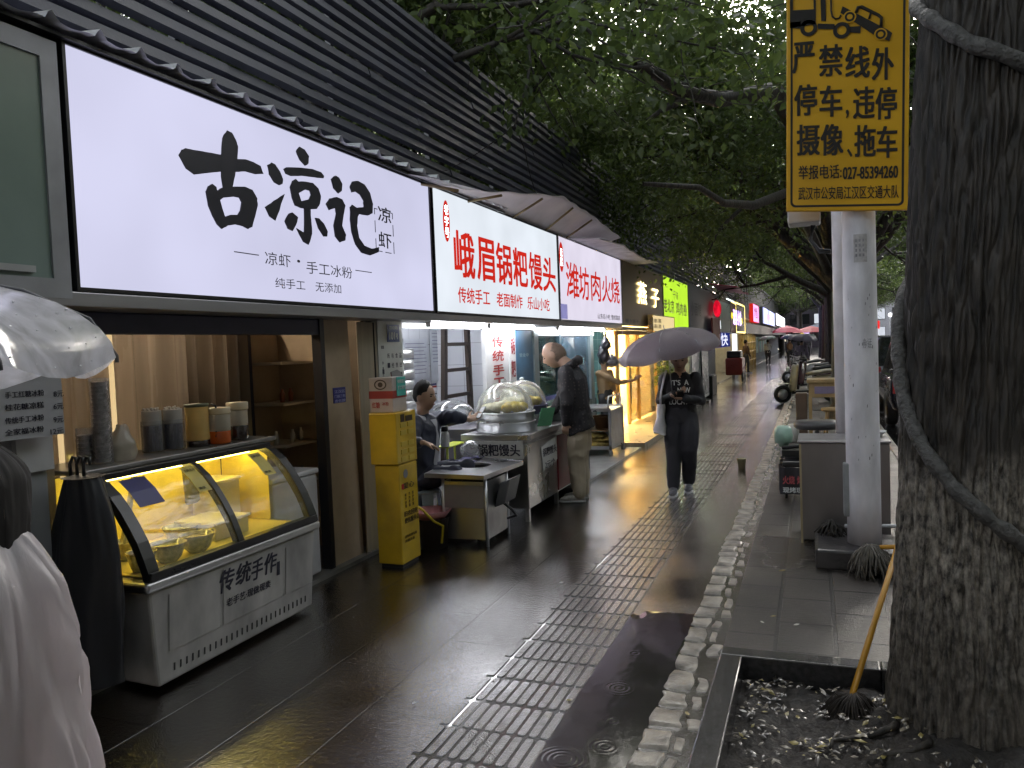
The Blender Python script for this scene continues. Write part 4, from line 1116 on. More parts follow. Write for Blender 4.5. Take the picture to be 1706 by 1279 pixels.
nb = thing('notice_panel', 'white wall panel with a blue 101 number plate and notices', 'notice board', (-3.5, 6.1, 1.5))
b = MB(); b.box(-3.57, -3.52, 5.90, 6.34, 1.26, 1.985); b.build('panel', M('panel_white', (.62, .64, .60), .5, var=.08), nb)
b = MB(); b.box(-3.519, -3.512, 6.06, 6.27, 1.80, 1.955); b.build('number_plate', M('plate_navy', (.03, .06, .22), .35), nb)
b = MB(); text(b, '101', (-3.510, 6.085, 1.82), UY, UZ, .10, .07, .03); text(b, '号', (-3.510, 6.20, 1.825), UY, UZ, .04, .05, .01); text(b, '雪松路', (-3.510, 6.09, 1.912), UY, UZ, .15, .03, .01)
b.build('plate_lettering', M('white_print', (.75, .78, .78), .5), nb)
b = MB(); 
for r_, row in enumerate(('所有食品', '一经售出')):
    for i_, ch in enumerate(row): text(b, ch, (-3.517, 6.045+.072*i_, 1.655-.085*r_), UY, UZ, .042, .045, .012)
for i_, ch in enumerate('概不'): text(b, ch, (-3.517, 6.045+.072*3, 1.485-.085*i_), UY, UZ, .042, .045, .012)
for i_, ch in enumerate('小本生意'): text(b, ch, (-3.517, 5.95, 1.60-.05*i_), UY, UZ, .03, .035, .012)
text(b, '招租', (-3.517, 5.945, 1.74), UY, UZ, .05, .03, .01); b.box(-3.519, -3.517, 5.955, 5.985, 1.52, 1.56)
b.build('black_lettering', INK, nb)
b = MB(); b.prism([(-3.518, 6.09, 1.53), (-3.518, 6.13, 1.28), (-3.518, 6.30, 1.28), (-3.518, 6.27, 1.52), (-3.518, 6.20, 1.545)], (.004, 0, 0)); b.build('red_leaflet', M('faded_red_paper', (.42, .10, .11), .5, var=.4, scale=10), nb)
b = MB(); b.prism([(-3.513, 6.09, 1.535), (-3.513, 6.105, 1.455), (-3.513, 6.275, 1.465), (-3.513, 6.27, 1.525), (-3.513, 6.20, 1.55)], (.003, 0, 0)); b.build('grey_leaflet', M('grey_paper', (.25, .25, .25), .6), nb)

# ================================================================== BUN SHOP
# steamer trays stacked behind the notice
st_ = []
for i in range(6):
    z = 1.06 + i*.115
    b = MB(); b.lathe([(0, 0), (.21, 0), (.22, .006), (.22, .10), (.212, .106), (0, .106)], (-4.35, 7.62+.01*(i % 2), z), 28)
    tag(b.build('steamer_tray', M('old_aluminium', (.42, .42, .42), .35, .8, var=.15)), 'dull metal steamer tray in the tall stack behind the seated man', 'steamer tray', 'steamer trays in the stack')
b = MB(); b.box(-4.65, -4.05, 7.3, 7.95, 0, 1.055); tag(b.build('steel_bench', STEELD, bevel=.01), 'steel bench carrying the stack of steamer trays', 'bench')
# ladder
la = thing('ladder', 'dark brown wooden ladder standing against the tiled wall', 'ladder', (-4.2, 9, 0))
LADM = M('dark_brown_wood', (.045, .03, .022), .55, var=.3, scale=8, stretch=(1, 1, .1))
for (y0, y1) in ((8.44, 8.66), (9.08, 9.30)):
    pass
b = MB(); b.obox((-4.2, 8.52, 1.0), (.025, 0, 0), (0, .045, 0), (0, .10, 1.0)); b.build('rail', LADM, la)
b = MB(); b.obox((-4.2, 9.30, 1.0), (.025, 0, 0), (0, .045, 0), (0, -.02, 1.0)); b.build('rail', LADM, la)
for z in (.45, .8, 1.14, 1.46, 1.78):
    b = MB(); y0 = 8.52+.10*(z-1); y1 = 9.30-.02*(z-1)
    b.box(-4.225, -4.175, y0+.03, y1-.03, z-.022, z+.022); b.build('rung', LADM, la)
# papers and shelf on back wall
for (y0, y1, z0, z1, l_) in ((8.35, 8.9, 1.35, 1.75, 'faint licence sheet on the tiled wall left of the ladder'), (9.0, 9.75, 1.3, 1.85, 'large licence sheet on the tiled wall behind the ladder')):
    b = MB(); b.box(-5.795, -5.79, y0+1.6, y1+1.6, z0, z1)
for (y0, y1, z0, z1, l_) in ((7.9, 8.4, 1.36, 1.78, 'pale notice sheet on the wall left of the ladder'), (8.68, 9.22, 1.30, 1.92, 'large pale notice sheet on the wall behind the ladder')):
    t = thing('wall_notice', l_, 'notice', (-4.9, y0, z0))
    b = MB(); b.box(-5.0, -4.99, y0+1.1, y1+1.3, z0-.02, z1+.1); b.build('sheet', M('notice_sheet', (.5, .52, .56), .5), t)
    b = MB()
    for k in range(9): b.box(-4.989, -4.987, y0+1.15, y1+1.25-.1*random.random(), z1+.03-.05*k, z1+.04-.05*k)
    b.build('print_lines', M('grey_ink', (.2, .2, .26), .6), t)
t = thing('partition', 'white partition wall behind the ladder with a red and blue band', 'partition', (-5.05, 9, 0))
b = MB(); b.box(-5.1, -5.02, 8.6, 10.0, 0, 2.7); b.build('panel', W_TILE, t)
b = MB(); b.box(-5.018, -5.012, 9.2, 9.95, 1.19, 1.215); b.build('red_band', RED_D, t)
b = MB(); b.box(-5.018, -5.012, 8.7, 9.95, 1.225, 1.25); b.build('blue_band', M('blue_band', (.06, .07, .25), .5), t)
# upright signs
vp = thing('upright_sign', 'white upright sign panel with red characters beside the ladder', 'sign', (-3.5, 8.9, 1.2))
pL, pR = gx(808, 560, -3.55), gx(846, 560, -3.55)
b = MB(); b.box(-3.60, -3.55, pL.y, pR.y, .82, 1.985); b.build('panel', M('panel_white2', (.66, .66, .67), .45, var=.06), vp)
b = MB(); cyy = (pL.y+pR.y)/2+.02
for ch, z in zip('传统手工', (1.72, 1.55, 1.38, 1.22)): text(b, ch, (-3.547, cyy-.19, z), UY, UZ, .36, .135, .03)
for ch, z in zip('老面', (1.0, .84)): text(b, ch, (-3.547, cyy-.17, z), UY, UZ, .36, .13, .03)
b.build('red_lettering', M('red_vinyl', (.45, .02, .02), .5), vp)
vp2 = thing('upright_sign', 'narrow white strip sign with two brownish red characters', 'sign', (-3.5, 9.4, 1.2))
pL, pR = gx(848.5, 560, -3.55), gx(858, 560, -3.55)
b = MB(); b.box(-3.60, -3.55, pL.y, pR.y, .8, 1.985); b.build('panel', MATS['panel_white2'], vp2)
b = MB(); cyy = (pL.y+pR.y)/2
for ch, z in zip('锅粑馒', (1.62, 1.33, 1.05)): text(b, ch, (-3.547, cyy-.075, z), UY, UZ, .15, .22, .03)
b.build('red_lettering', M('maroon_vinyl', (.30, .05, .06), .5), vp2)
bp2 = thing('blue_poster', 'blue poster panel beside the narrow strip sign', 'poster', (-3.6, 9.9, 1))
pL, pR = gx(860, 600, -3.6), gx(888, 600, -3.6)
b = MB(); b.box(-3.63, -3.6, pL.y, pR.y, .75, 1.96); b.build('panel', M('steel_blue_poster', (.05, .14, .24), .35, var=.3, scale=3), bp2)
b = MB(); text(b, '营业中', (-3.597, pL.y+.12, 1.58), UY, UZ, pR.y-pL.y-.3, .05, .01); text(b, '欢迎', (-3.597, pL.y+.3, 1.02), UY, UZ, .22, .05, .01); b.build('lettering', M('pale_print', (.4, .5, .5), .5), bp2)
# pastry shop window frame
pf = thing('window_front', 'teal glazed front with aluminium frame behind the bald man', 'shop window', (-3.6, 12, 0))
ALU = M('teal_aluminium', (.26, .33, .35), .35, .5, var=.12)
yA, yB, yC = gx(888, 600, -3.6).y, gx(968, 600, -3.6).y, gx(990, 600, -3.6).y
for y, w in ((yA+.02, .18), (yB-1.2, .10), (yC-.3, .2)):
    b = MB(); b.box(-3.66, -3.58, y, y+w, 0, 1.93); b.build('mullion', ALU if w != .10 else M('dark_teal', (.03, .06, .08), .4), pf)
b = MB(); b.box(-3.66, -3.585, yA, yC, 1.86, 1.93); b.build('head_rail', M('pale_alu', (.5, .55, .54), .4, .4), pf)
b = MB(); b.box(-3.66, -3.585, yA, yC, .0, .78); b.build('base_panel', M('teal_base', (.10, .15, .16), .4), pf)
b = MB(); b.box(-3.63, -3.62, yA+.2, yB-1.2, .78, 1.86); b.build('glass_pane', glass('teal_glass', (.62, .85, .86), .08), pf)
b = MB(); b.box(-3.63, -3.62, yB-1.1, yC-.3, .78, 1.86); b.build('glass_pane', glass('blue_glass', (.5, .68, .78), .1, haze=.15, hcol=(.4, .5, .6)), pf)
b = MB(); b.box(-3.585, -3.57, yA+.3, yB-.9, .93, .99); b.build('violet_band', M('violet_band', (.15, .15, .4), .5), pf)
b = MB(); text(b, '老味道', (-3.60, yB-.7, 1.38), UY, UZ, .9, .12, .01); b.build('pane_lettering', M('pale_teal_print', (.35, .6, .62), .5), pf)
b = MB(); sy = gx(912, 622, -4.4).y
b.box(-4.42, -4.4, sy, sy+.25, 1.22, 1.34); so2 = tag(b.build('power_socket', OFFW), 'white power socket with a black plug on the teal tiles', 'power socket')
b = MB(); b.box(-4.5, -4.42, 11.2, 14.1, 0, 2.7); tag(b.build('tiled_partition', T_TILE), 'teal tiled wall behind the shop window', 'wall')
b = MB(); b.tube([(-4.38, sy-.35, 1.75), (-4.38, sy-.33, 1.3), (-4.37, sy-.2, 1.2), (-4.37, sy+.02, 1.21), (-4.38, sy+.1, 1.28)], .014, 8); tag(b.build('black_cable', BLACK), 'black cable hanging to the wall socket', 'cable')
TEALL = glow('teal_shop_tube', (.75, 1.0, 1.0), 20.0)
b = MB(); b.box(-4.2, -4.12, 10.8, 13.4, 2.55, 2.58); b.build('ceiling_tube', TEALL, sh3)
b = MB(); b.box(-4.6, -4.5, 6.6, 9.4, 2.60, 2.63); b.build('ceiling_tube', glow('cool_shop_tube', (.9, .93, 1.0), 30.0), sh2)

# ------------------------------------------------------------------ little table with round hole
TZ = .63
tb_ = thing('steel_table', 'small square steel table with a round hole in its top', 'table', (-2.75, 6.2, 0))
cs = [gz(707, 789, TZ), gz(806, 793, TZ), gz(872, 768, TZ), gz(775, 758, TZ)]
b = MB(); hc = gz(790, 775, TZ)
hole = [(hc.x+.15*math.cos(2*math.pi*k/28), hc.y+.15*math.sin(2*math.pi*k/28), TZ-.03) for k in range(28)]
b.prism([(p.x, p.y, TZ-.03) for p in cs], (0, 0, .03), holes=[hole]); b.build('top', STEEL, tb_, bevel=.004)
b = MB(); b.lathe([(.148, -.14), (.149, -.03), (.152, .002), (.158, .002)], (hc.x, hc.y, TZ), 28); b.lathe([(0, -.138), (.148, -.138)], (hc.x, hc.y, TZ), 28); b.build('hole_liner', M('black_steel', (.03, .03, .03), .5, .5), tb_)  # hole lined in near-black steel
lg = [gz(740, 906, .0), gz(809, 913, .0), gz(850, 902, 0)]
x0, x1 = lg[0].x, lg[1].x; y0, y1 = 6.10, 6.62
x1 = -2.64
for (x, y) in ((x0+.015, y0+.015), (x1-.015, y0+.015), (x0+.015, y1-.015), (x1-.015, y1-.015)):
    b = MB(); b.cyl((x, y, 0), (x, y, TZ-.03), .016, n=10); b.build('leg', STEEL, tb_)
b = MB(); b.box(x0+.03, x1-.03, y0+.012, y0+.02, .06, .56); b.build('front_panel', STEEL, tb_)
b = MB(); b.box(x0+.03, x1-.03, y0+.005, y0+.012, .33, .53); b.build('grey_panel', M('dull_violet_steel', (.26, .25, .28), .45, .5), tb_)
b = MB(); b.box(x1-.02, x1-.012, y0+.03, y1-.03, .06, .56); b.build('side_panel', STEELD, tb_)
b = MB(); b.box(x0+.012, x0+.02, y0+.03, y1-.03, .06, .56); b.build('side_panel', STEELD, tb_)
b = MB(); b.obox((x1+.06, y0+.34, .43), (.05, 0, .02), (0, .14, 0), (.03, 0, .11)); b.build('side_tray', M('grey_plastic', (.10, .10, .11), .45), tb_, bevel=.01)
b = MB(); b.tube([(x1+.02, y0+.25, .36), (x1+.13, y0+.25, .28), (x1+.15, y0+.3, .22), (x1+.05, y0+.34, .18)], .012, 8); b.build('handle', BLACK, tb_)
b = MB()
p_ = gz(738, 776, TZ)
b.grid(lambda u, v: (p_.x-.06+u*.26+.02*math.sin(v*7), p_.y+.13+v*.16+u*.25, TZ+.012+.022*abs(mnoise.noise(Vector((u*6, v*6, 0))))+.012*math.sin(u*9+v*4)), 26, 14)
b.grid(lambda u, v: (p_.x-.12+u*.34, p_.y+.02+v*.1+u*.2, TZ+.006+.015*abs(mnoise.noise(Vector((u*5, v*6, 4))))), 20, 8)
tag(b.build('folded_cloth', M('indigo_cloth', (.05, .045, .13), .7, var=.4)), 'crumpled indigo cloth lying on the steel table', 'cloth')

# ------------------------------------------------------------------ bun stall
SX0, SX1, SY0, SY1, SZ = -3.29, -2.61, 7.05, 8.95, .86
sa = thing('bun_stall', 'stainless steel bun stall with white price signs', 'food stall', (-2.95, 8, 0))
b = MB(); b.box(SX0, SX1, SY0+.02, SY1, .13, .765); b.build('cabinet', STEEL, sa, bevel=.006)
b = MB(); b.box(SX0-.02, SX1+.02, SY0, SY1+.02, .80, SZ); b.build('counter_top', STEEL, sa, bevel=.008)
b = MB(); b.box(SX0+.005, SX1-.005, SY0+.03, SY1-.01, .765, .80); b.build('top_ledge', STEELD, sa)
for (x, y) in ((SX0+.03, SY0+.05), (SX1-.03, SY0+.05), (SX0+.03, SY1-.05), (SX1-.03, SY1-.05), (SX1-.03, 8.0)):
    b = MB(); b.box(x-.02, x+.02, y-.02, y+.02, 0, .13); b.build('leg', STEEL, sa)
b = MB(); b.box(SX1, SX1+.012, 7.98, SY1-.02, .15, .74); b.build('red_panel', M('dark_red_panel', (.20, .025, .03), .45, var=.3, scale=5), sa)
b = MB(); b.box(-3.15, -2.65, SY0-.006, SY0+.019, .625, .795); b.build('front_sign', M('sign_card', (.6, .6, .58), .5), sa)
b = MB(); text(b, '锅粑馒头', (-3.125, SY0-.009, .648), UX, UZ, .45, .12, .03); b.build('front_lettering', INK, sa)
b = MB(); q = [gx(901, 745, SX1+.004), gx(927, 725, SX1+.004), gx(931, 762, SX1+.004), gx(905, 785, SX1+.004)]
b.prism([(SX1+.003, p.y, p.z) for p in q], (.004, 0, 0)); b.build('price_card', M('sign_card', (.6, .6, .58), .5), sa)
b = MB(); y0_ = (q[0].y+q[3].y)/2; wd = abs(q[1].y-q[0].y)
text(b, '锅粑馒头', (SX1+.009, min(q[0].y, q[1].y)+.04, q[0].z-.11), UY, UZ, wd-.07, .09, .02); text(b, '2元/个', (SX1+.009, min(q[0].y, q[1].y)+.1, q[0].z-.24), UY, UZ, wd-.2, .08, .02); b.build('price_lettering', INK, sa)
ALUM = M('aluminium_pot', (.60, .60, .60), .30, 1.0, var=.12, scale=6, rvar=.08)
BUNM = M('steamed_bun', (.75, .70, .48), .6, var=.08); CORNM = M('yellow_corn_bun', (.72, .55, .10), .6, var=.1)
DOME = glass('steamy_dome', (.95, .96, .95), .10, .06, haze=.22, hcol=(.75, .76, .72))
def steamer(c, r, h, lab, tiers=2, dome=.62, band=None):
    t = thing('bun_steamer', lab, 'steamer', c, 'steamers on the stall')
    c = Vector(c); hh = h/tiers
    for i in range(tiers):
        b = MB(); z0 = i*hh
        b.lathe([(0, z0), (r*.97, z0), (r, z0+.006), (r, z0+hh-.012), (r+.012, z0+hh-.01), (r+.012, z0+hh), (r-.015, z0+hh), (r-.015, z0+hh-.03), (0, z0+hh-.03)], c, 36)
        b.build('tier', band if (band and i) else ALUM, t)
    for s_ in (-1, 1):
        b = MB(); a = -2.0 if s_ < 0 else .9
        p0 = c+Vector((r*math.cos(a-.15), r*math.sin(a-.15), h*.55)); p1 = c+Vector((r*math.cos(a+.15), r*math.sin(a+.15), h*.55))
        oo = Vector((math.cos(a), math.sin(a), 0))*.045
        b.tube([p0, p0+oo, p1+oo, p1], .008, 8); b.build('handle', STEEL, t)
    b = MB(); k = 0
    for ring, n in ((.62, 11), (.30, 6), (0, 1)):
        for i in range(n):
            a = 2*math.pi*i/n + ring; cc = c+Vector((r*ring*math.cos(a), r*ring*math.sin(a), h+.02+.05*(1-ring)))
            b.ball(cc, .062, .062, .046, 12, 1 if math.cos(a) > .35 and ring > .2 else 0)
    b.build('buns', [BUNM, CORNM], t)
    b = MB(); n = 14
    b.lathe([((r-.005)*math.cos(math.pi/2*i/n), h+.003+r*dome*math.sin(math.pi/2*i/n)) for i in range(n)]+[(.0, h+.003+r*dome)], c, 36); b.build('dome_lid', DOME, t)
    b = MB(); b.lathe([(.0, 0), (.02, .0), (.028, .02), (.018, .034), (0, .036)], c+Vector((0, 0, h+r*dome)), 14); b.build('lid_knob', M('clear_knob', (.6, .62, .6), .2, coat=.5), t)
    return t
steamer((-2.965, 7.42, SZ), .30, .20, 'front aluminium steamer with clear dome over pale and yellow buns', 2, .98)
steamer((-3.08, 8.25, SZ), .275, .20, 'rear steamer with violet rim and clear dome over buns', 2, 1.0, M('violet_tub', (.16, .13, .26), .4))
b = MB(); b.lathe([(.0, .0), (.30, 0), (.31, .03), (.29, .02), (0, .02)], (-3.0, 8.66, SZ), 20)
# foam boxes, green card, basket on the stall
b = MB(); b.box(-2.90, -2.60, 8.42, 8.86, SZ+.002, SZ+.075); b.box(-2.92, -2.58, 8.40, 8.88, SZ+.077, SZ+.11); tag(b.build('foam_box', M('foam_grey', (.5, .52, .52), .6), bevel=.012), 'grey white foam box on the stall in front of the bald man', 'box')
b = MB(); b.obox((-2.66, 7.82, SZ+.10), (.06, .05, 0), (-.004, .004, 0), (.02, .02, .095)); tag(b.build('green_card', M('green_price_card', (.10, .32, .17), .4)), 'green price card leaning beside the front steamer', 'card')
t = thing('wicker_basket', 'flat wicker basket behind the foam box on the stall', 'basket', (-3.1, 9.2, SZ))
b = MB(); b.box(-3.28, -2.72, 9.0, 9.5, .80, .815); b.build('tray', STEELD, t)
b = MB(); b.lathe([(0, .0), (.22, 0), (.27, .10), (.28, .10), (.23, -.002)], (-3.0, 9.25, .82), 24); b.build('weave', M('wicker', (.30, .22, .10), .6, var=.5, scale=60), t)
b = MB(); b.ball((-3.0, 9.25, .90), .2, .2, .07, 16); b.build('contents', M('pastry', (.5, .42, .25), .6, var=.3, scale=20), t)
b = MB(); b.box(-3.3, -2.7, 9.0, 9.6, 0, .795); tag(b.build('side_cabinet', M('dark_cabinet', (.06, .06, .065), .4)), 'dark cabinet carrying the wicker basket behind the stall', 'cabinet')
# back counter beside the seated man
b = MB(); b.box(-3.62, -3.31, 7.30, 8.2, 0, .86); b.box(-3.64, -3.30, 7.28, 8.22, .862, .885); tag(b.build('back_counter', M('plum_grey_cabinet', (.12, .11, .13), .45, var=.15)), 'plum grey cabinet behind the bun stall', 'cabinet')
t = thing('dome_cover', 'clear plastic dome cover leaning behind the seated man', 'cover', (-3.6, 7.7, 1))
cc = gx(752, 690, -3.75)
b = MB(); n = 10
b.lathe([(.27*math.cos(math.pi/2*i/n), .22*math.sin(math.pi/2*i/n)) for i in range(n)]+[(0, .22)], (cc.x, cc.y, cc.z-.05), 28); b.build('dome', glass('clear_dome', (.93, .95, .95), .16, .05, haze=.10, hcol=(.7, .72, .74)), t)
b = MB(); b.tube([(cc.x+.272*math.cos(k*math.pi/16), cc.y+.272*math.sin(k*math.pi/16), cc.z-.05) for k in range(32)], .008, 6, closed=True); b.build('rim', CLR, t)
b = MB(); b.lathe([(0, 0), (.035, .0), (.04, .03), (.02, .05), (0, .05)], (cc.x+.02, cc.y, cc.z-.1), 12); b.build('knob', WHITE_P, t)
bo = thing('squeeze_bottle', 'white bottle with a black cap on the frame beside the man', 'bottle', (-3.3, 6.9, .7))
cc = gx(742, 744, -3.35)
b = MB(); b.lathe([(0, 0), (.04, 0), (.042, .01), (.040, .13), (.03, .15), (0, .15)], cc, 16); b.build('body', WHITE_P, bo)
b = MB(); b.lathe([(.03, .151), (.034, .152), (.034, .20), (0, .20)], cc, 14); b.build('cap', BLACK, bo)
b = MB(); z_ = cc.z-.002
b.tube([(-3.33, 6.78, .05), (-3.33, 6.78, z_-.01), (-3.33, 7.2, z_-.01), (-3.33, 7.2, .05)], .012, 8); b.tube([(-3.45, 6.78, .05), (-3.45, 6.78, z_-.012), (-3.45, 7.2, z_-.012), (-3.45, 7.2, .05)], .012, 8); b.box(-3.47, -3.31, 6.77, 7.21, z_-.010, z_)
tag(b.build('bottle_stand', M('lime_tube', (.5, .55, .05), .4)), 'lime yellow tube stand holding the white bottle', 'stand')
# plastic bag on the stall end
c_ = gy(784, 752, 6.98)
b = MB(); 
b.grid(lambda u, v: tuple(c_+Vector(((.10+.03*mnoise.noise(Vector((u*8, v*6, 0))))*math.sin(v*3.0)*math.cos(u*6.283), (.07+.03*mnoise.noise(Vector((u*8, v*6, 5))))*math.sin(v*3.0)*math.sin(u*6.283), .11*math.cos(v*3.1)))), 30, 16)
tag(b.build('plastic_bag', glass('thin_bag', (.9, .9, .93), .15, .12, haze=.3, drops=.3)), 'crumpled clear plastic bag between table and stall', 'bag')
# stool and basin
sto = thing('plastic_stool', 'pale blue plastic stool under the seated man', 'stool', (-3.42, 6.42, 0), 'plastic stools')
PSTO = M('pale_blue_plastic', (.42, .50, .58), .35, var=.06)
sc_ = Vector((-3.42, 6.40, 0))
b = MB(); b.lathe([(0, .43), (.15, .43), (.165, .42), (.17, .40), (.16, .40), (0, .41)], sc_, 24); b.build('seat', PSTO, sto)
for k in range(4):
    a = .785+k*math.pi/2
    b = MB(); d = Vector((math.cos(a), math.sin(a), 0)); e = Vector((-d.y, d.x, 0))
    b.prism([sc_+d*.15-e*.055+Vector((0, 0, .40)), sc_+d*.15+e*.055+Vector((0, 0, .40)), sc_+d*.19+e*.03, sc_+d*.19-e*.03], d*.012); b.build('leg', PSTO, sto)
bs = thing('wash_basin', 'pink plastic basin on a dark brown bucket beside the yellow cabinet', 'basin', (-3.15, 6.0, 0))
bc_ = Vector((-3.14, 6.02, 0))
b = MB(); b.lathe([(0, 0), (.13, 0), (.155, .25), (.16, .25), (.16, .26)], bc_, 24); b.build('bucket', M('brown_bucket', (.05, .035, .035), .4), bs)
b = MB(); b.lathe([(0, .27), (.12, .265), (.17, .325), (.18, .325), (.125, .255), (0, .255)], bc_, 28); b.build('bowl', M('pink_plastic', (.50, .22, .24), .35), bs)
b = MB(); b.tube([gx(693, 842, -3.1), gx(705, 850, -3.05), gx(722, 868, -3.02), gx(738, 876, -3.0), gx(736, 905, -3.0)], .011, 8)
tag(b.build('yellow_hose', M('yellow_hose', (.62, .48, .03), .4)), 'yellow hose looping over the pink basin', 'hose')
# concrete aprons
struct(MB().box(-3.5, -2.62, 8.9, 12.4, -.05, .03).build('shop_apron', CONC))
struct(MB().box(-3.5, -2.57, 12.45, 18.4, -.05, .09).build('shop_step', M('cream_step', (.42, .35, .24), .3, var=.15, coat=.4)))
# ------------------------------------------------------------------ trolley
tr = thing('steel_trolley', 'steel serving trolley with flat breads on its lower tray', 'trolley', (-3.1, 11.7, 0))
X0, X1, YA, YB = -3.42, -2.86, 11.35, 12.15
for (x, y) in ((X0, YA), (X1, YA), (X0, YB), (X1, YB)):
    b = MB(); b.box(x-.02, x+.02, y-.02, y+.02, .10, .72); b.build('post', STEELD, tr)
    b = MB(); b.cyl((x-.02, y, .055), (x+.02, y, .055), .055, n=16); b.build('caster', M('grey_rubber', (.22, .22, .22), .5), tr)
for z, n_ in ((.13, 'lower_tray'), (.70, 'upper_tray')):
    b = MB(); b.box(X0-.02, X1+.02, YA-.02, YB+.02, z, z+.02); b.box(X0-.02, X1+.02, YA-.02, YA-.012, z+.02, z+.05); b.box(X0-.02, X1+.02, YB+.012, YB+.02, z+.02, z+.05); b.build(n_, STEEL, tr)
for x in (X0+.02, X1-.02):
    b = MB(); b.tube([(x, YA, .72), (x, YA, .86), (x, YA+.05, .92), (x, YB-.05, .92), (x, YB, .86), (x, YB, .72)], .013, 8); b.build('rail', STEEL, tr)
b = MB(); b.box(X1-.004, X1+.012, YA, YB, .15, .70); b.build('side_panel', STEELD, tr)
for k, (dx, dy, dz, r_) in enumerate(((0, 0, 0, .22), (.02, .05, .07, .21), (-.03, -.02, .13, .2))):
    b = MB(); c_ = Vector((-3.14+dx, YA+.25+dy, .155+dz)); 
    b.lathe([(0, 0), (r_*.95, .005), (r_, .03), (r_*.9, .06), (r_*.4, .075), (0, .07)], c_, 24); tag(b.build('flat_bread', M('flat_bread', (.42, .30, .08), .6, var=.6, scale=14, bump=.6, bscale=30)), 'round golden flat bread in the pile on the trolley', 'bread', 'flat breads on the trolley')
b = MB(); b.lathe([(0, 0), (.10, 0), (.13, .18), (.14, .18), (.14, .2), (.12, .2)], (-3.05, 11.62, .42), 20); b.box(-3.3, -2.9, 11.36, 12.1, .40, .415); tag(b.build('brown_tub', M('brown_tub', (.25, .14, .07), .4)), 'brown plastic tub on the middle of the trolley', 'tub')
# ================================================================== STREET POLE, SIGN, CABINET
CONCP = M('painted_concrete_pole', (.80, .78, .82), .5, var=.22, scale=7, bump=.25, bscale=50, stretch=(1, 1, .35))
PX, PY = .325, 6.30
pb = thing('pole_footing', 'low dark concrete block carrying the white street pole', 'footing', (.25, 6.3, 0))
b = MB(); b.box(-.02, .62, 6.02, 6.60, 0, .15); b.build('block', M('dark_concrete', (.05, .045, .045), .4, var=.3, bump=.3, coat=.4), pb, bevel=.02)
po = thing('street_pole', 'round white painted concrete pole carrying the yellow tow sign', 'pole', (PX, PY, .15))
b = MB(); b.tube([(PX+.02*(1-k/20)*0-.0*k, PY, .15+k*.35) for k in range(20)], [.118-.0006*k for k in range(20)], 32); b.build('shaft', CONCP, po)
b = MB(); b.box(PX-.14, PX-.09, PY-.06, PY+.03, .35, .75); b.build('door_plate', M('worn_plate', (.30, .31, .31), .5, var=.3), po, bevel=.012)
def on_pole(a, z, r=.1195): return Vector((PX+r*math.sin(a), PY-r*math.cos(a), z))
b = MB()
b.grid(lambda u, v: tuple(on_pole(-.35+u*.75, 2.22+v*.20)), 10, 2); b.build('paper_notice', M('worn_paper', (.48, .46, .46), .6, var=.3, scale=30), po)
b = MB()
for r_ in range(4):
    for c_ in range(3): b.grid(lambda u, v: tuple(on_pole(-.25+.2*c_+u*.1, 2.26+.035*r_+v*.02, .1203)), 3, 1)
for k in range(26):
    a = random.uniform(-1.0, 1.1); z = random.uniform(.7, 2.1); s_ = random.uniform(.008, .03)
    b.grid(lambda u, v: tuple(on_pole(a+u*s_*2.2, z+v*s_*.8+.006*u, .1202)), 3, 1)
for z in (1.62, 1.60): text(b, '办证', on_pole(.05, z, .121), UX, UZ, .06, .05)
b.build('ink_smudges', M('grey_smudge', (.30, .29, .31), .6, var=.5), po)
po2 = thing('thin_pole', 'thinner pale pole standing close behind the round white pole', 'pole', (.23, 7.5, 0))
b = MB(); b.cyl((.255, 7.55, 0), (.255, 7.55, 5.2), .085, n=20); b.build('shaft', M('pale_steel_paint', (.70, .68, .72), .45, var=.15), po2)
# yellow sign
SY = 6.12
bl, br_, tl_ = gy(1310, 352, SY), gy(1513, 349, SY), gy(1288, 0, SY)
U = (br_-bl); V = (tl_-bl); W_ = U.length; U.normalize(); Vn = V.normalized(); Vn = (Vn - U*Vn.dot(U)*.5).normalized()
Nn = U.cross(Vn)
HT = 1.82
ts = thing('tow_away_sign', 'big yellow no parking tow-away sign with black characters on the pole', 'traffic sign', tuple(bl))
SGY = M('sign_yellow', (.72, .39, .008), .35, var=.12, scale=2, coat=.15)
def sp_(x, z, n=0): return bl + U*x + Vn*z + Nn*n
def plate(mb, x0, x1, z0, z1, n, th, mi=0): mb.obox(sp_((x0+x1)/2, (z0+z1)/2, n-th/2), U*(x1-x0)/2, Vn*(z1-z0)/2, Nn*th/2, mi)
b = MB(); plate(b, 0, W_, 0, HT, 0, .045); b.build('panel', SGY, ts, bevel=.006)
def rrect(x0, x1, z0, z1, r, n=5):
    pts = []
    for cx_, cz_, a0 in ((x1-r, z0+r, -90), (x1-r, z1-r, 0), (x0+r, z1-r, 90), (x0+r, z0+r, 180)):
        for k in range(n+1):
            a = R(a0+90*k/n); pts.append((cx_+r*math.cos(a), cz_+r*math.sin(a)))
    return pts
SBLK = M('sign_black', (.012, .009, .008), .4)
b = MB(); b.prism([sp_(x, z, .001) for x, z in rrect(.028, W_-.028, .028, HT-.03, .035)], Nn*.001, holes=[[sp_(x, z, .001) for x, z in rrect(.043, W_-.043, .043, HT-.045, .025)]]); b.build('border_line', SBLK, ts)
def st(body, pl, pr, h, bold=.03):
    a, c_ = gy(pl[0], pl[1], SY-.003), gy(pr[0], pr[1], SY-.003)
    text(b, body, a + Nn*.003, U, Vn, (c_-a).dot(U), h, bold)
b = MB()
for ch, xa, xb, ya in (('严', 1320, 1357, 124), ('禁', 1364, 1404, 129), ('线', 1408, 1449, 132), ('外', 1452, 1489, 135)): st(ch, (xa, ya), (xb, ya), .225, .022)
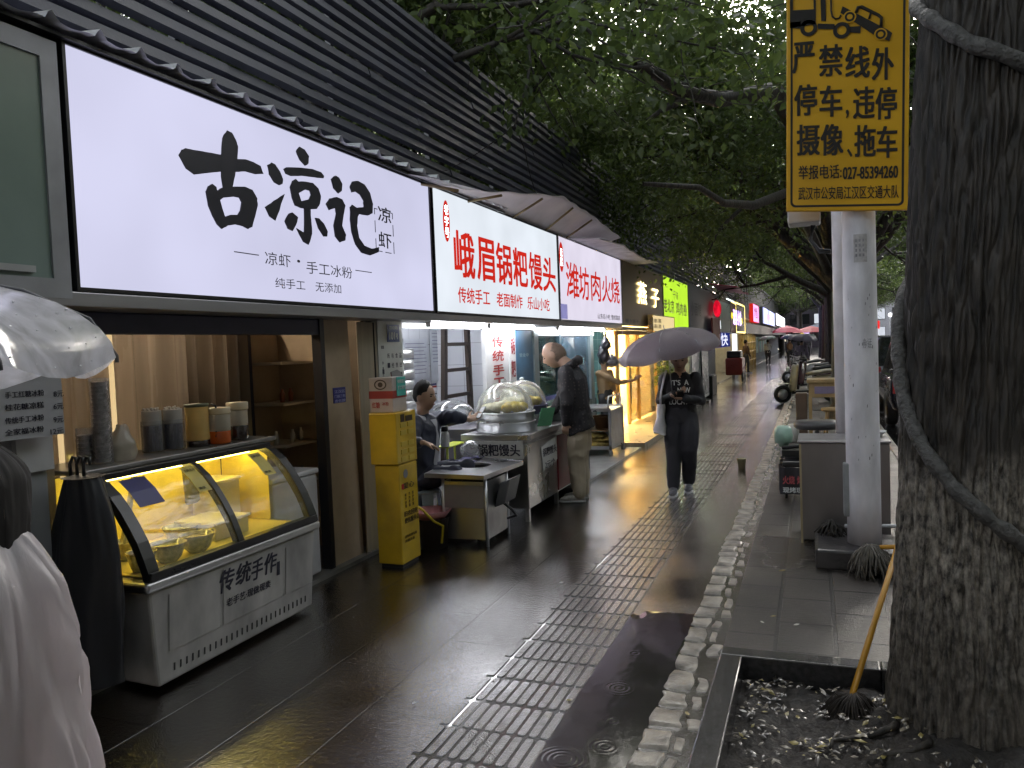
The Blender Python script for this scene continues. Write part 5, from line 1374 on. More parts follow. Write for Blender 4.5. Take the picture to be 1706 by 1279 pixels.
for ch, xa, xb, ya in (('停', 1323, 1361, 194), ('车', 1365, 1403, 196), ('违', 1421, 1457, 199), ('停', 1458, 1494, 200)): st(ch, (xa, ya), (xb, ya), .225, .022)
st(',', (1409, 197), (1414, 197), .06)
for ch, xa, xb, ya in (('摄', 1327, 1366, 260), ('像', 1367, 1405, 260), ('拖', 1423, 1459, 262), ('车', 1460, 1495, 264)): st(ch, (xa, ya), (xb, ya), .225, .022)
st('、', (1411, 262), (1420, 262), .06)
st('举报电话:', (1330, 299), (1402, 299), .10, .012); st('027-85394260', (1404, 299), (1496, 299), .088, .03)
st('武汉市公安局江汉区交通大队', (1330, 333), (1497, 333), .092, .008)
b.build('lettering', SBLK, ts)
# tow truck pictogram
b = MB()
def pt(px, py): q = gy(px, py, SY-.004); return q + Nn*.003
def ring(px, py, r0, r1, mb, n=22):
    c_ = pt(px, py); k_ = 6.1/1300*1.02
    o = [c_ + U*(r1*k_*math.cos(2*math.pi*i/n)) + Vn*(r1*k_*math.sin(2*math.pi*i/n)) for i in range(n)]
    h_ = [c_ + U*(r0*k_*math.cos(2*math.pi*i/n)) + Vn*(r0*k_*math.sin(2*math.pi*i/n)) for i in range(n)]
    mb.prism(o, Nn*.001, holes=[h_])
def zz_(px, py): return (1270+px*.2972, py*.2972)
def poly(pts, holes=()): b.prism([pt(*zz_(*p)) for p in pts], Nn*.001, holes=[[pt(*zz_(*p)) for p in h] for h in holes])
poly([(155, -60), (300, -60), (300, 125), (300, 135), (155, 158)], holes=[[(172, -40), (285, -40), (288, 52), (172, 58)]])
poly([(325, -20), (355, -20), (357, 118), (330, 118)])
poly([(155, 125), (215, 120), (215, 160), (155, 158)]); poly([(310, 132), (405, 135), (408, 165), (312, 162)]); poly([(490, 150), (552, 146), (550, 185), (488, 182)])
ring(*zz_(260, 157), 6.5, 12, b); ring(*zz_(445, 170), 6.5, 12, b)
b.tube([pt(*zz_(*p)) for p in ((385, -10), (385, 60), (392, 92), (410, 106), (430, 102), (440, 85))], .006, 6)
poly([(450, 35), (700, 165), (728, 185), (712, 230), (640, 205), (438, 72)])
b.tube([pt(*zz_(*p)) for p in ((525, 70), (535, 42), (555, 38), (650, 85), (668, 100), (665, 150))], .011, 6); b.tube([pt(*zz_(*p)) for p in ((610, 62), (598, 105))], .007, 6)
b.build('tow_truck_pictogram', SBLK, ts)
b = MB(); c_ = pt(*zz_(490, 95)); c2 = pt(*zz_(663, 193))
for q in (c_, c2):
    n = 18; k_ = 6.1/1300
    b.prism([q+Nn*.002+U*(9*k_*math.cos(i*.349))+Vn*(9*k_*math.sin(i*.349)) for i in range(n)], Nn*.001)
b.build('pictogram_hubs', SGY, ts)
b = MB()
for q in (c_, c2): b.prism([q+Nn*.0035+U*(7*k_*math.cos(i*.349))+Vn*(7*k_*math.sin(i*.349)) for i in range(18)], Nn*.001, holes=[[q+Nn*.0035+U*(4*k_*math.cos(i*.349))+Vn*(4*k_*math.sin(i*.349)) for i in range(18)]])
b.build('pictogram_tyres', SBLK, ts)
b = MB(); b.cyl((PX-.12, PY, 2.9), (PX-.12, SY+.03, 2.9), .02); b.cyl((PX+.1, PY, 3.9), (PX+.1, SY+.03, 3.9), .02); b.build('bracket', STEELD, ts)
cb_ = thing('junction_box', 'white junction box with hanging wires under the yellow sign', 'junction box', (-.1, 6.5, 2.6))
q0, q1 = gy(1313, 378, 6.45), gy(1362, 352, 6.45)
b = MB(); b.box(q0.x, q1.x+.02, 6.35, 6.6, q0.z+.01, q1.z+.15); b.build('case', M('box_white', (.55, .54, .54), .4, var=.1), cb_, bevel=.012)
b = MB()
for k in range(3):
    a = gy(1352+3*k, 375, 6.45); c_ = gy(1352-2*k, 400, 6.45); e = gy(1365, 415+3*k, 6.42); f_ = gy(1384, 417+2*k, 6.38)
    b.tube([a, c_, e, f_], .008, 6)
b.build('wires', DARKM, cb_)
# steel cabinet behind the pole
sc2 = thing('steel_cabinet', 'waist-high stainless steel cabinet standing behind the white pole', 'cabinet', (.2, 7, 0))
b = MB(); b.box(-.128, .545, 6.79, 7.30, .03, .83); b.build('body', M('satin_steel', (.20, .185, .18), .42, .7, var=.12, stretch=(1, 1, .3)), sc2, bevel=.008)
b = MB(); b.box(-.14, .555, 6.775, 7.31, .832, .85); b.build('top', STEELD, sc2, bevel=.004)
b = MB(); b.box(-.128, -.112, 6.774, 6.785, 0, .82); b.build('edge_strip', M('worn_brass_edge', (.40, .34, .22), .4, .7), sc2)
b = MB(); b.lathe([(0, 0), (.08, 0), (.12, .03), (.13, .045), (.11, .035), (0, .02)], (.42, 7.1, .851), 24); tag(b.build('white_dish', OFFW), 'white enamel dish on the steel cabinet right of the pole', 'dish')
# mops
def mop(c, r, lab, h0, h1, col, hcol, cat='mop', droop=.16, strands=110):
    t = thing('mop', lab, cat, tuple(c), 'mops and brooms')
    b = MB(); c = Vector(c)
    for k in range(strands):
        a = random.uniform(0, 6.283); rr = r*random.uniform(.5, 1.0); d = droop*random.uniform(.6, 1.1)
        p = [c+Vector((math.cos(a)*rr*t_*1.0, math.sin(a)*rr*t_, .05*(1-t_)+.03*math.sin(t_*3.1) - d*t_**2 + .01*random.uniform(-1, 1))) for t_ in (0.05, .35, .65, .85, 1.0)]
        p = [q+Vector((random.uniform(-.012, .012), random.uniform(-.012, .012), 0))*(i*.5) for i, q in enumerate(p)]
        b.tube(p, [.006, .007, .007, .006, .004], 5)
    b.build('strands', col, t)
    b = MB(); b.cyl(h0, h1, .015, n=10); b.build('handle', hcol, t)
    return t
MOPG = M('grey_mop_yarn', (.13, .115, .095), .8, var=.5, scale=30)
ORNG = M('orange_handle', (.55, .27, .02), .35, var=.2, coat=.4)
mc = gy(1440, 920, 5.95)
mop((.34, 5.92, .17), .17, 'grey string mop lying on the concrete block, orange handle towards the trunk', (.40, 5.92, .215), (1.25, 6.02, .25), MOPG, ORNG, droop=.17)
mop((.10, 6.52, .19), .12, 'dark string mop on the block behind the pole', (.2, 6.6, .2), (.75, 6.66, .21), M('dark_mop_yarn', (.04, .035, .03), .8, var=.5), OFFW, droop=.05, strands=70)
hb, ht = gz(1419, 1160, -.0), gy(1488, 936, 4.50)
br = thing('broom', 'dark twig broom with an orange handle leaning behind the trunk', 'broom', (.2, 4, 0), 'mops and brooms')
b = MB(); d = (ht-hb).normalized(); b.tube([hb-d*.02, hb+d*.45, ht+d*.5], .0145, 12); b.build('handle', ORNG, br)
b = MB()
for k in range(260):
    a = random.uniform(0, 6.283); r_ = random.uniform(.02, .15)
    e = hb + Vector((math.cos(a)*r_*1.15, math.sin(a)*r_, -.10-.02*random.random()))
    m_ = hb + Vector((math.cos(a)*r_*.5, math.sin(a)*r_*.5, .005-.03*random.random()))
    b.tube([hb+d*.03, m_, e], [.004, .003, .002], 4)
b.build('bristles', M('dark_bristles', (.035, .026, .02), .7, var=.5), br)

# ================================================================== THE BIG TRUNK
def bark_mat(name, limewash):
    m = bpy.data.materials.new(name); m.use_nodes = True
    nt = m.node_tree; N = nt.nodes; L = nt.links; b = N['Principled BSDF']
    tc = N.new('ShaderNodeTexCoord'); mp = N.new('ShaderNodeMapping'); mp.inputs['Scale'].default_value = (1, 1, .22)
    L.new(tc.outputs['Object'], mp.inputs['Vector'])
    n1 = N.new('ShaderNodeTexNoise'); n1.inputs['Scale'].default_value = 26; n1.inputs['Detail'].default_value = 8; L.new(mp.outputs[0], n1.inputs['Vector'])
    cr = N.new('ShaderNodeValToRGB'); cr.color_ramp.elements[0].position = .33; cr.color_ramp.elements[0].color = (.007, .006, .005, 1)
    cr.color_ramp.elements[1].position = .72; cr.color_ramp.elements[1].color = (.056, .045, .036, 1); L.new(n1.outputs['Fac'], cr.inputs[0])
    col = cr.outputs[0]
    if limewash:
        sx = N.new('ShaderNodeSeparateXYZ'); L.new(tc.outputs['Object'], sx.inputs[0])
        n2 = N.new('ShaderNodeTexNoise'); n2.inputs['Scale'].default_value = 38; n2.inputs['Detail'].default_value = 7; n2.inputs['Roughness'].default_value = .65
        mp2 = N.new('ShaderNodeMapping'); mp2.inputs['Scale'].default_value = (1, 1, .5); L.new(tc.outputs['Object'], mp2.inputs['Vector']); L.new(mp2.outputs[0], n2.inputs['Vector'])
        n3 = N.new('ShaderNodeTexNoise'); n3.inputs['Scale'].default_value = 4; L.new(tc.outputs['Object'], n3.inputs['Vector'])
        h = N.new('ShaderNodeMath'); h.operation = 'MULTIPLY_ADD'; h.inputs[1].default_value = .35; L.new(n3.outputs['Fac'], h.inputs[0]); L.new(sx.outputs['Z'], h.inputs[2])
        zr = N.new('ShaderNodeMapRange'); zr.inputs[1].default_value = 1.36; zr.inputs[2].default_value = 1.20; zr.inputs[3].default_value = 0; zr.inputs[4].default_value = 1; L.new(h.outputs[0], zr.inputs[0])
        zl = N.new('ShaderNodeMapRange'); zl.inputs[1].default_value = .15; zl.inputs[2].default_value = .75; zl.inputs[3].default_value = .35; zl.inputs[4].default_value = 1; L.new(sx.outputs['Z'], zl.inputs[0])
        pm = N.new('ShaderNodeMapRange'); pm.inputs[1].default_value = .38; pm.inputs[2].default_value = .70; L.new(n2.outputs['Fac'], pm.inputs[0])
        a = N.new('ShaderNodeMath'); a.operation = 'MULTIPLY'; L.new(zr.outputs[0], a.inputs[0]); L.new(pm.outputs[0], a.inputs[1])
        a2 = N.new('ShaderNodeMath'); a2.operation = 'MULTIPLY'; L.new(a.outputs[0], a2.inputs[0]); L.new(zl.outputs[0], a2.inputs[1])
        mx = N.new('ShaderNodeMix'); mx.data_type = 'RGBA'; mx.inputs['B'].default_value = (.36, .32, .27, 1)
        L.new(a2.outputs[0], mx.inputs['Factor']); L.new(col, mx.inputs['A']); col = mx.outputs['Result']
    L.new(col, b.inputs['Base Color']); b.inputs['Roughness'].default_value = .6
    bp = N.new('ShaderNodeBump'); bp.inputs['Strength'].default_value = .6; bp.inputs['Distance'].default_value = .02; L.new(n1.outputs['Fac'], bp.inputs['Height']); L.new(bp.outputs[0], b.inputs['Normal'])
    MATS[name] = m; return m
BARKW = bark_mat('bark_with_worn_limewash', True); BARK = bark_mat('dark_bark', False)
def trunk_axis(z):
    return Vector((.585 + .012*z + .014*z*z*.9, 3.92+.02*z, z))
def trunk_r(z):
    return .272 + .055*math.exp(-max(z+.1, 0)/.35) - .012*min(z, 1.2) + .010*max(0, z-1.5)
def bark_r(a, z):
    q = Vector((math.cos(a)*5.6, math.sin(a)*5.6, z*1.9))
    n = mnoise.noise(q*1.9 + Vector((mnoise.noise(Vector((a*2, z*3, 1)))*.5, 0, 0)))
    r = 1-abs(n)*2.0
    n2 = mnoise.noise(Vector((math.cos(a)*13, math.sin(a)*13, z*4.5)))
    n3 = mnoise.noise(Vector((math.cos(a)*30, math.sin(a)*30, z*16)))
    return trunk_r(z) - .022*max(0, r)**2.2 + .010*n2 + .006*n3
bt = thing('street_tree', 'massive dark fissured trunk at the right with a vine coiling round it', 'tree', (.585, 3.92, 0))
b = MB(); NA, NZ = 380, 460
def tf(u, v):
    a = u*2*math.pi; z = -.2 + v*5.4
    c_ = trunk_axis(z); r_ = bark_r(a, z)
    return (c_.x+r_*math.cos(a), c_.y+r_*math.sin(a), z)
b.grid(tf, NA, NZ)
b.build('trunk', BARKW, bt)
vn = []
def coil(phi, z, ex=.018): 
    c_ = trunk_axis(z); a = R(phi); r_ = trunk_r(z)+ex
    return (c_.x+r_*math.cos(a), c_.y+r_*math.sin(a), z)
key = [(100, 3.55), (180, 3.16), (215, 3.02), (250, 2.86), (300, 2.72), (360, 2.58), (450, 2.2), (520, 1.85), (545, 1.60), (560, 1.42), (585, 1.22), (615, 1.04), (645, .90), (680, .78), (720, .68), (800, .45), (860, .2)]
for i in range(len(key)-1):
    for k in range(8):
        t = k/8; vn.append(coil(key[i][0]+(key[i+1][0]-key[i][0])*t, key[i][1]+(key[i+1][1]-key[i][1])*t))
b = MB(); b.tube(vn, [.032+.006*mnoise.noise(Vector((i*.35, 0, 0)))+.003*math.sin(i*1.3) for i in range(len(vn))], 12); b.build('vine', M('grey_vine_bark', (.10, .095, .09), .6, var=.4, scale=25, bump=1.0, bscale=45), bt)
b = MB()
for (a0, dx) in ((212, -.30), (240, -.22)):
    p0 = Vector((.585+.33*math.cos(R(a0)), 3.92+.33*math.sin(R(a0)), -.03))
    pts = [p0+Vector((dx*t+.04*math.sin(t*7), -.5*t*abs(dx)-.1*t, -.03*t+.012*math.sin(t*9))) for t in (0, .2, .4, .6, .8, 1)]
    b.tube(pts, [.018, .016, .014, .012, .009, .004], 8)
b.build('roots', BARK, bt)

# ------------------------------------------------------------------ crowns
def leaf_mat(name, c0, c1):
    m = bpy.data.materials.new(name); m.use_nodes = True
    nt = m.node_tree; N = nt.nodes; L = nt.links
    b = N['Principled BSDF']
    g_ = N.new('ShaderNodeNewGeometry'); cr = N.new('ShaderNodeValToRGB')
    cr.color_ramp.elements[0].color = tuple(c0)+(1,); cr.color_ramp.elements[1].color = tuple(c1)+(1,)
    e = cr.color_ramp.elements.new(.82); e.color = tuple((a+b_)/2 for a, b_ in zip(c0, c1))+(1,)
    tc = N.new('ShaderNodeTexCoord'); nz = N.new('ShaderNodeTexNoise'); nz.inputs['Scale'].default_value = .8; L.new(tc.outputs['Object'], nz.inputs['Vector'])
    mm = N.new('ShaderNodeMath'); mm.operation = 'MULTIPLY'; L.new(g_.outputs['Random Per Island'], mm.inputs[0]); L.new(nz.outputs['Fac'], mm.inputs[1])
    m2 = N.new('ShaderNodeMath'); m2.operation = 'MULTIPLY'; m2.inputs[1].default_value = 1.7; L.new(mm.outputs[0], m2.inputs[0])
    L.new(m2.outputs[0], cr.inputs[0]); L.new(cr.outputs[0], b.inputs['Base Color'])
    b.inputs['Roughness'].default_value = .35
    tr = N.new('ShaderNodeBsdfTranslucent'); hs_ = N.new('ShaderNodeHueSaturation'); hs_.inputs['Value'].default_value = 1.5; hs_.inputs['Saturation'].default_value = 1.1; L.new(cr.outputs[0], hs_.inputs['Color']); L.new(hs_.outputs[0], tr.inputs['Color'])
    ms = N.new('ShaderNodeMixShader'); ms.inputs[0].default_value = .5
    L.new(b.outputs[0], ms.inputs[1]); L.new(tr.outputs[0], ms.inputs[2]); L.new(ms.outputs[0], N['Material Output'].inputs[0])
    MATS[name] = m; return m
LEAF = leaf_mat('camphor_leaf', (.058, .085, .034), (.15, .20, .05))
def leaf_mesh(name, centres, radii, per, size):
    C_ = np.repeat(np.array(centres), per, 0); Rr = np.repeat(np.array(radii), per)
    n = len(C_)
    d = rng.normal(size=(n, 3)); d /= np.linalg.norm(d, axis=1)[:, None]
    P = C_ + d*(Rr*rng.random(n)**.45)[:, None]*np.array([1, 1, .62])
    ax = rng.normal(size=(n, 3)) + d*.8; ax[:, 2] -= .35; ax /= np.linalg.norm(ax, axis=1)[:, None]
    nn = rng.normal(size=(n, 3)); nn[:, 2] += 1.1
    sd = np.cross(ax, nn); sd /= np.linalg.norm(sd, axis=1)[:, None]
    up = np.cross(sd, ax)
    L_ = size*(.7+.6*rng.random(n))[:, None]; W2 = L_*.27
    V = np.stack([P-ax*L_*.5, P+sd*W2+up*L_*.06-ax*L_*.05, P+ax*L_*.5-up*L_*.05, P-sd*W2+up*L_*.06-ax*L_*.05], 1).reshape(-1, 3)
    me = bpy.data.meshes.new(name)
    me.vertices.add(4*n); me.vertices.foreach_set('co', V.ravel())
    idx = np.arange(4*n).reshape(n, 4)
    tri = np.concatenate([idx[:, [0, 1, 2]], idx[:, [0, 2, 3]]], 1).reshape(-1)
    me.loops.add(6*n); me.loops.foreach_set('vertex_index', tri)
    me.polygons.add(2*n); me.polygons.foreach_set('loop_start', np.arange(0, 6*n, 3)); me.polygons.foreach_set('loop_total', np.full(2*n, 3))
    me.materials.append(LEAF); me.update(calc_edges=True)
    return me
def grow(mb, p, d, length, r, lvl, tips, rnd, droop=.0):
    pts = [Vector(p)]; rad = [r]; d = Vector(d).normalized(); n = 6
    for i in range(n):
        d = (d + Vector((rnd.uniform(-.22, .22), rnd.uniform(-.22, .22), rnd.uniform(-.13, .2)-droop))).normalized()
        pts.append(pts[-1]+d*length/n); rad.append(r*(1-.62*(i+1)/n))
    mb.tube(pts, rad, 8 if lvl < 2 else 5, cap=False)
    if lvl >= 1:
        for q in pts[2 if lvl > 1 else 3:]: tips.append((q, lvl))
    if lvl < 3:
        for k in range((5, 5, 4)[lvl]):
            i = rnd.randint(2, n) if k else n
            a = rnd.uniform(0, 6.283); s_ = d.orthogonal().normalized(); s_.rotate(Matrix.Rotation(a, 3, d))
            nd = (d*.75 + s_*rnd.uniform(.6, 1.1) + Vector((0, 0, .12))).normalized()
            grow(mb, pts[i], nd, length*rnd.uniform(.55, .75), rad[i]*.75, lvl+1, tips, rnd, droop)
def tree_proto(seed, h=3.4, r=.30, limbs=None, spread=1.0, per=24, size=.13, dens=1.0, extra=False):
    rnd = random.Random(seed); mb = MB(); tips = []
    lean = Vector((rnd.uniform(-.15, .15), rnd.uniform(-.15, .15), 0))
    pts = [Vector((0, 0, -.2))+lean*(k/6)+Vector((0, 0, (h+.2)*k/6)) for k in range(7)]
    mb.tube(pts, [r*1.3, r*1.08, r, r*.96, r*.93, r*.92, r*.85], 14, cap=False)
    top = pts[-1]
    for k, (az, el, ln_, rr) in enumerate(limbs or [(rnd.uniform(0, 60)+72*k, rnd.uniform(28, 60), rnd.uniform(3.0, 4.4)*spread, r*.55) for k in range(5)]):
        d = Vector((math.cos(R(az))*math.cos(R(el)), math.sin(R(az))*math.cos(R(el)), math.sin(R(el))))
        grow(mb, top-Vector((0, 0, rnd.uniform(0, .7))), d, ln_, rr, 0, tips, rnd, .015)
    cs_, rs_ = [], []
    for q, lvl in tips:
        if q.z < h+.4 or rnd.random() > dens: continue
        for k in range(1 if lvl < 3 else 2):
            cs_.append([q.x+rnd.gauss(0, .35), q.y+rnd.gauss(0, .35), q.z+rnd.gauss(0, .25)]); rs_.append(rnd.uniform(.32, .72))
    if extra:      # long low limbs reaching over the pavement, with the lit sprays on them
        o_ = Vector((.62, 17.2, 0))
        for path, r0 in (([(.35, 16.9, 3.6), gy(1318, 200, 13.5), gy(1290, 150, 11.5), gy(1200, 166, 10.2), gy(1132, 152, 9.4), gy(1090, 122, 9.0), gy(1058, 108, 8.8)], .15), ([gy(1150, 160, 9.6), gy(1112, 178, 9.2), gy(1078, 200, 9.0)], .06),
                         ([(.3, 16.9, 3.0), gy(1318, 318, 13.5), gy(1255, 342, 12), gy(1205, 338, 11.2), gy(1165, 312, 10.6), gy(1072, 306, 10)], .09), ([gy(1240, 342, 13.8), gy(1200, 380, 13.4), gy(1180, 420, 13.2)], .04)):
            pts = [Vector(p)-o_ for p in path]; n_ = len(pts)
            mb.tube(pts, [r0*(1-.7*i/(n_-1)) for i in range(n_)], 10, cap=False)
        for px, py, yy, sp in ((1180, 290, 13.4, .5), (1225, 300, 13.6, .6), (1270, 330, 14, .6), (1215, 375, 13.4, .45), (1250, 390, 13.8, .5), (1190, 400, 13.2, .3), (1235, 265, 13.8, .5), (1160, 330, 13, .3)):
            for k in range(9):
                q = gy(px, py, yy)-o_+Vector((rnd.gauss(0, sp), rnd.gauss(0, sp), rnd.gauss(0, sp*.5))); cs_.append(list(q)); rs_.append(rnd.uniform(.18, .34))
    lm = leaf_mesh('crown', cs_, rs_, per, size)
    return mb, lm, len(cs_)
protos = []
SPEC = [(3, None), (8, None), (21, None)]
for sd_, lb in SPEC:
    protos.append(tree_proto(sd_, h=3.6, r=.27, per=25, size=.12, dens=.52))
# second kerb tree: limbs as in the photograph
t2 = tree_proto(5, h=3.05, r=.31, limbs=[(205, 30, 3.4, .16), (150, 48, 3.6, .17), (195, 62, 3.4, .15), (20, 45, 3.4, .16), (330, 50, 3.4, .15), (265, 42, 3.6, .16), (90, 55, 3.2, .15)], per=30, size=.10, dens=.5, extra=True)
def place_tree(proto, x, y, rz, s_, label, group='street trees', z=0):
    t = thing('street_tree', label, 'tree', (0, 0, 0), group)
    mb, lm, n = proto
    if isinstance(mb, MB):
        me_o = mb.build('trunk', BARK, t); tm = me_o.data
        protos_mesh[id(lm)] = tm
        mb.v = []
    tm = protos_mesh[id(lm)]
    if 'me_o' not in locals():
        o = bpy.data.objects.new('trunk', tm); COL.objects.link(o); o.parent = t
    c_ = bpy.data.objects.new('crown', lm); COL.objects.link(c_); c_.parent = t
    t.location = (x, y, z); t.rotation_euler = (0, 0, rz); t.scale = (s_, s_, s_)
    return t
protos_mesh = {}
def plant(k, *a, **kw):
    pr = t2 if k == 9 else protos[k]
    mb, lm, n = pr
    if id(lm) not in protos_mesh:
        me_o = mb.build('trunk', BARK); protos_mesh[id(lm)] = me_o.data; bpy.data.objects.remove(me_o)
    x, y, rz, s_, label = a
    t = thing('street_tree', label, 'tree', (0, 0, 0), kw.get('group', 'street trees'))
    o = bpy.data.objects.new('trunk', protos_mesh[id(lm)]); COL.objects.link(o); o.parent = t
    c_ = bpy.data.objects.new('crown', lm); COL.objects.link(c_); c_.parent = t
    t.location = (x, y, kw.get('z', 0)); t.rotation_euler = (0, 0, rz); t.scale = (s_, s_, s_)
    return t
plant(9, .62, 17.2, 0, 1.0, 'forked kerb tree with spreading dark limbs behind the white pole')
plant(0, .7, 27.5, 1.1, .95, 'third kerb tree, partly hidden behind the forked tree')
plant(1, .7, 38, 2.9, 1.05, 'fourth kerb tree down the pavement')
plant(2, .7, 50, 4.4, 1.05, 'fifth kerb tree near the parked scooters')
plant(0, .7, 66, 5.2, 1.1, 'far kerb tree before the market umbrellas')
# crown of the big near tree
rnd_ = random.Random(44); mbn = MB(); tips_ = []
for az, el, ln_ in ((200, 58, 3.6), (150, 62, 3.6), (100, 64, 3.4), (40, 58, 3.6), (320, 52, 4.0), (260, 48, 4.0), (230, 45, 4.0)):
    d_ = Vector((math.cos(R(az))*math.cos(R(el)), math.sin(R(az))*math.cos(R(el)), math.sin(R(el))))
    grow(mbn, trunk_axis(4.8), d_, ln_, .14, 0, tips_, rnd_, .02)
mbn.build('limbs', BARK, bt)
cs_ = [[q.x+rnd_.gauss(0, .3), q.y+rnd_.gauss(0, .3), q.z+rnd_.gauss(0, .25)] for q, l_ in tips_ if q.z > 6.4 and q.y < 8]; cs_ = [c for c in cs_ if rnd_.random() < .62]; rs_ = [rnd_.uniform(.3, .65) for _ in cs_]
cro = bpy.data.objects.new('crown', leaf_mesh('crown', cs_, rs_, 22, .12)); COL.objects.link(cro); attach(cro, bt)
# trees behind the shop row
for k, (x, y, rz, s_, l_) in enumerate(((-8.2, 9, .4, 1.15, 'dark tree behind the slat screen nearest the camera'), (-9.0, 16, 2.0, 1.25, 'dark tree behind the slat screen above the bun shop'), (-8.4, 24, 3.4, 1.2, 'dark tree behind the slat screen above the lime sign'),
        (-9.2, 33, 4.9, 1.3, 'tall tree behind the slats near the rust sign'), (-8.6, 44, .9, 1.3, 'tall tree behind the far end of the slats'), (-9.5, 58, 2.4, 1.4, 'tall tree behind the grey cladding wall'), (-10, 76, 2.9, 1.4, 'far tree above the end of the cladding wall'))):
    plant(k % 3, x, y, rz, s_, l_)
# across the road
for k, (x, y, rz, s_, l_) in enumerate(((16.5, 20, .7, 1.1, 'tree across the road nearest the camera'), (16.8, 31, 2.2, 1.1, 'second tree across the road'), (16.2, 43, 3.9, 1.1, 'third tree across the road'), (16.6, 56, 5.3, 1.15, 'fourth tree across the road'),
        (8.5, 72, .2, 1.25, 'tree standing in the far middle of the road end'), (3.5, 95, 1.4, 1.3, 'pale tree at the far end of the street'), (-4, 112, 3.0, 1.3, 'tree beyond the last white sign'), (12, 98, 4.4, 1.4, 'wide tree at the far right end of the road'), (-1.5, 104, .6, 1.35, 'dark tree closing the far end of the pavement'), (7.5, 116, 5.0, 1.5, 'tall dark tree closing the far end of the road'), (2, 122, 2.2, 1.5, 'last dark tree before the far building'))):
    plant((k+1) % 3, x, y, rz, s_, l_)
# unseen trees added behind and beside the camera to cut sky light
for k, (x, y, rz, s_, l_) in enumerate(((.8, -6.5, .3, 1.1, 'kerb tree behind the photographer'), (.8, -18, 2.2, 1.1, 'second unseen kerb tree behind the photographer'), (14.5, -2, 1.0, 1.2, 'unseen tree added across the road behind the photographer'), (14.8, 8.5, 3.3, 1.2, 'unseen tree added across the road level with the big trunk'), (7.5, -11, 4.0, 1.2, 'unseen tree added over the road behind the photographer'))):
    plant((k+1) % 3, x, y, rz, s_, l_)
# ================================================================== PEOPLE
from mathutils.bvhtree import BVHTree
SKIN = M('skin', (.42, .26, .18), .5, var=.08, scale=20)
SKIN2 = M('skin_light', (.50, .32, .23), .45, var=.06, scale=20)
HAIR = M('black_hair', (.012, .010, .010), .75, var=.4, scale=60, stretch=(3, 3, .5))
def gd(px, py, depth):
    d = _ray(px, py)*(depth/FPX); return Vector((d[0], d[1], CAM_H+d[2]))
def limb(mb, pts, rad, n=12):
    pts = [Vector(p) for p in pts]
    mb.tube(pts, rad, n)
    for p, r in zip(pts, rad): mb.ball(p, r*.995, n=12)
def ell(mb, rings, n=24):
    """rings: (centre, half width, half depth, right, fwd)"""
    vs = []
    for c, a, b, r, f in rings:
        for k in range(n):
            t = 2*math.pi*k/n
            ct, st_ = math.cos(t), math.sin(t)
            vs.append(Vector(c) + Vector(r)*(a*math.copysign(abs(ct)**.85, ct)) + Vector(f)*(b*math.copysign(abs(st_)**.85, st_)))
    K = len(rings)
    fs = [(i*n+k, i*n+(k+1) % n, (i+1)*n+(k+1) % n, (i+1)*n+k) for i in range(K-1) for k in range(n)]
    fs.append(tuple(range(n))[::-1]); fs.append(tuple((K-1)*n+k for k in range(n)))
    mb.add(vs, fs)
def fuse(mb, name, mat, parent, vox, smooth=6, fold=0.0, fscale=9.0, stretch=(1, 1, .45), seed=0.0):
    tmp = mb.build('fuse', mat, None, fix=True)
    r = tmp.modifiers.new('r', 'REMESH'); r.mode = 'VOXEL'; r.voxel_size = vox
    s_ = tmp.modifiers.new('s', 'SMOOTH'); s_.iterations = smooth; s_.factor = .5
    bpy.context.view_layer.update()
    me = bpy.data.meshes.new_from_object(tmp.evaluated_get(bpy.context.evaluated_depsgraph_get()))
    me.name = name
    bpy.data.objects.remove(tmp)
    if fold:
        n = len(me.vertices); co = np.zeros(n*3); no = np.zeros(n*3)
        me.vertices.foreach_get('co', co); me.vertices.foreach_get('normal', no)
        co = co.reshape(-1, 3); no = no.reshape(-1, 3)
        d = np.array([mnoise.noise(Vector((p[0]*fscale*stretch[0]+seed, p[1]*fscale*stretch[1], p[2]*fscale*stretch[2]+mnoise.noise(Vector((p[0]*4, p[1]*4, p[2]*6)))*1.2))) for p in co])
        d = -np.abs(d)*2 + .5
        me.vertices.foreach_set('co', (co + no*(d*fold)[:, None]).ravel())
    me.polygons.foreach_set('use_smooth', [True]*len(me.polygons))
    me.materials.clear(); me.materials.append(mat); me.update()
    o = bpy.data.objects.new(name, me); COL.objects.link(o); attach(o, parent)
    return o
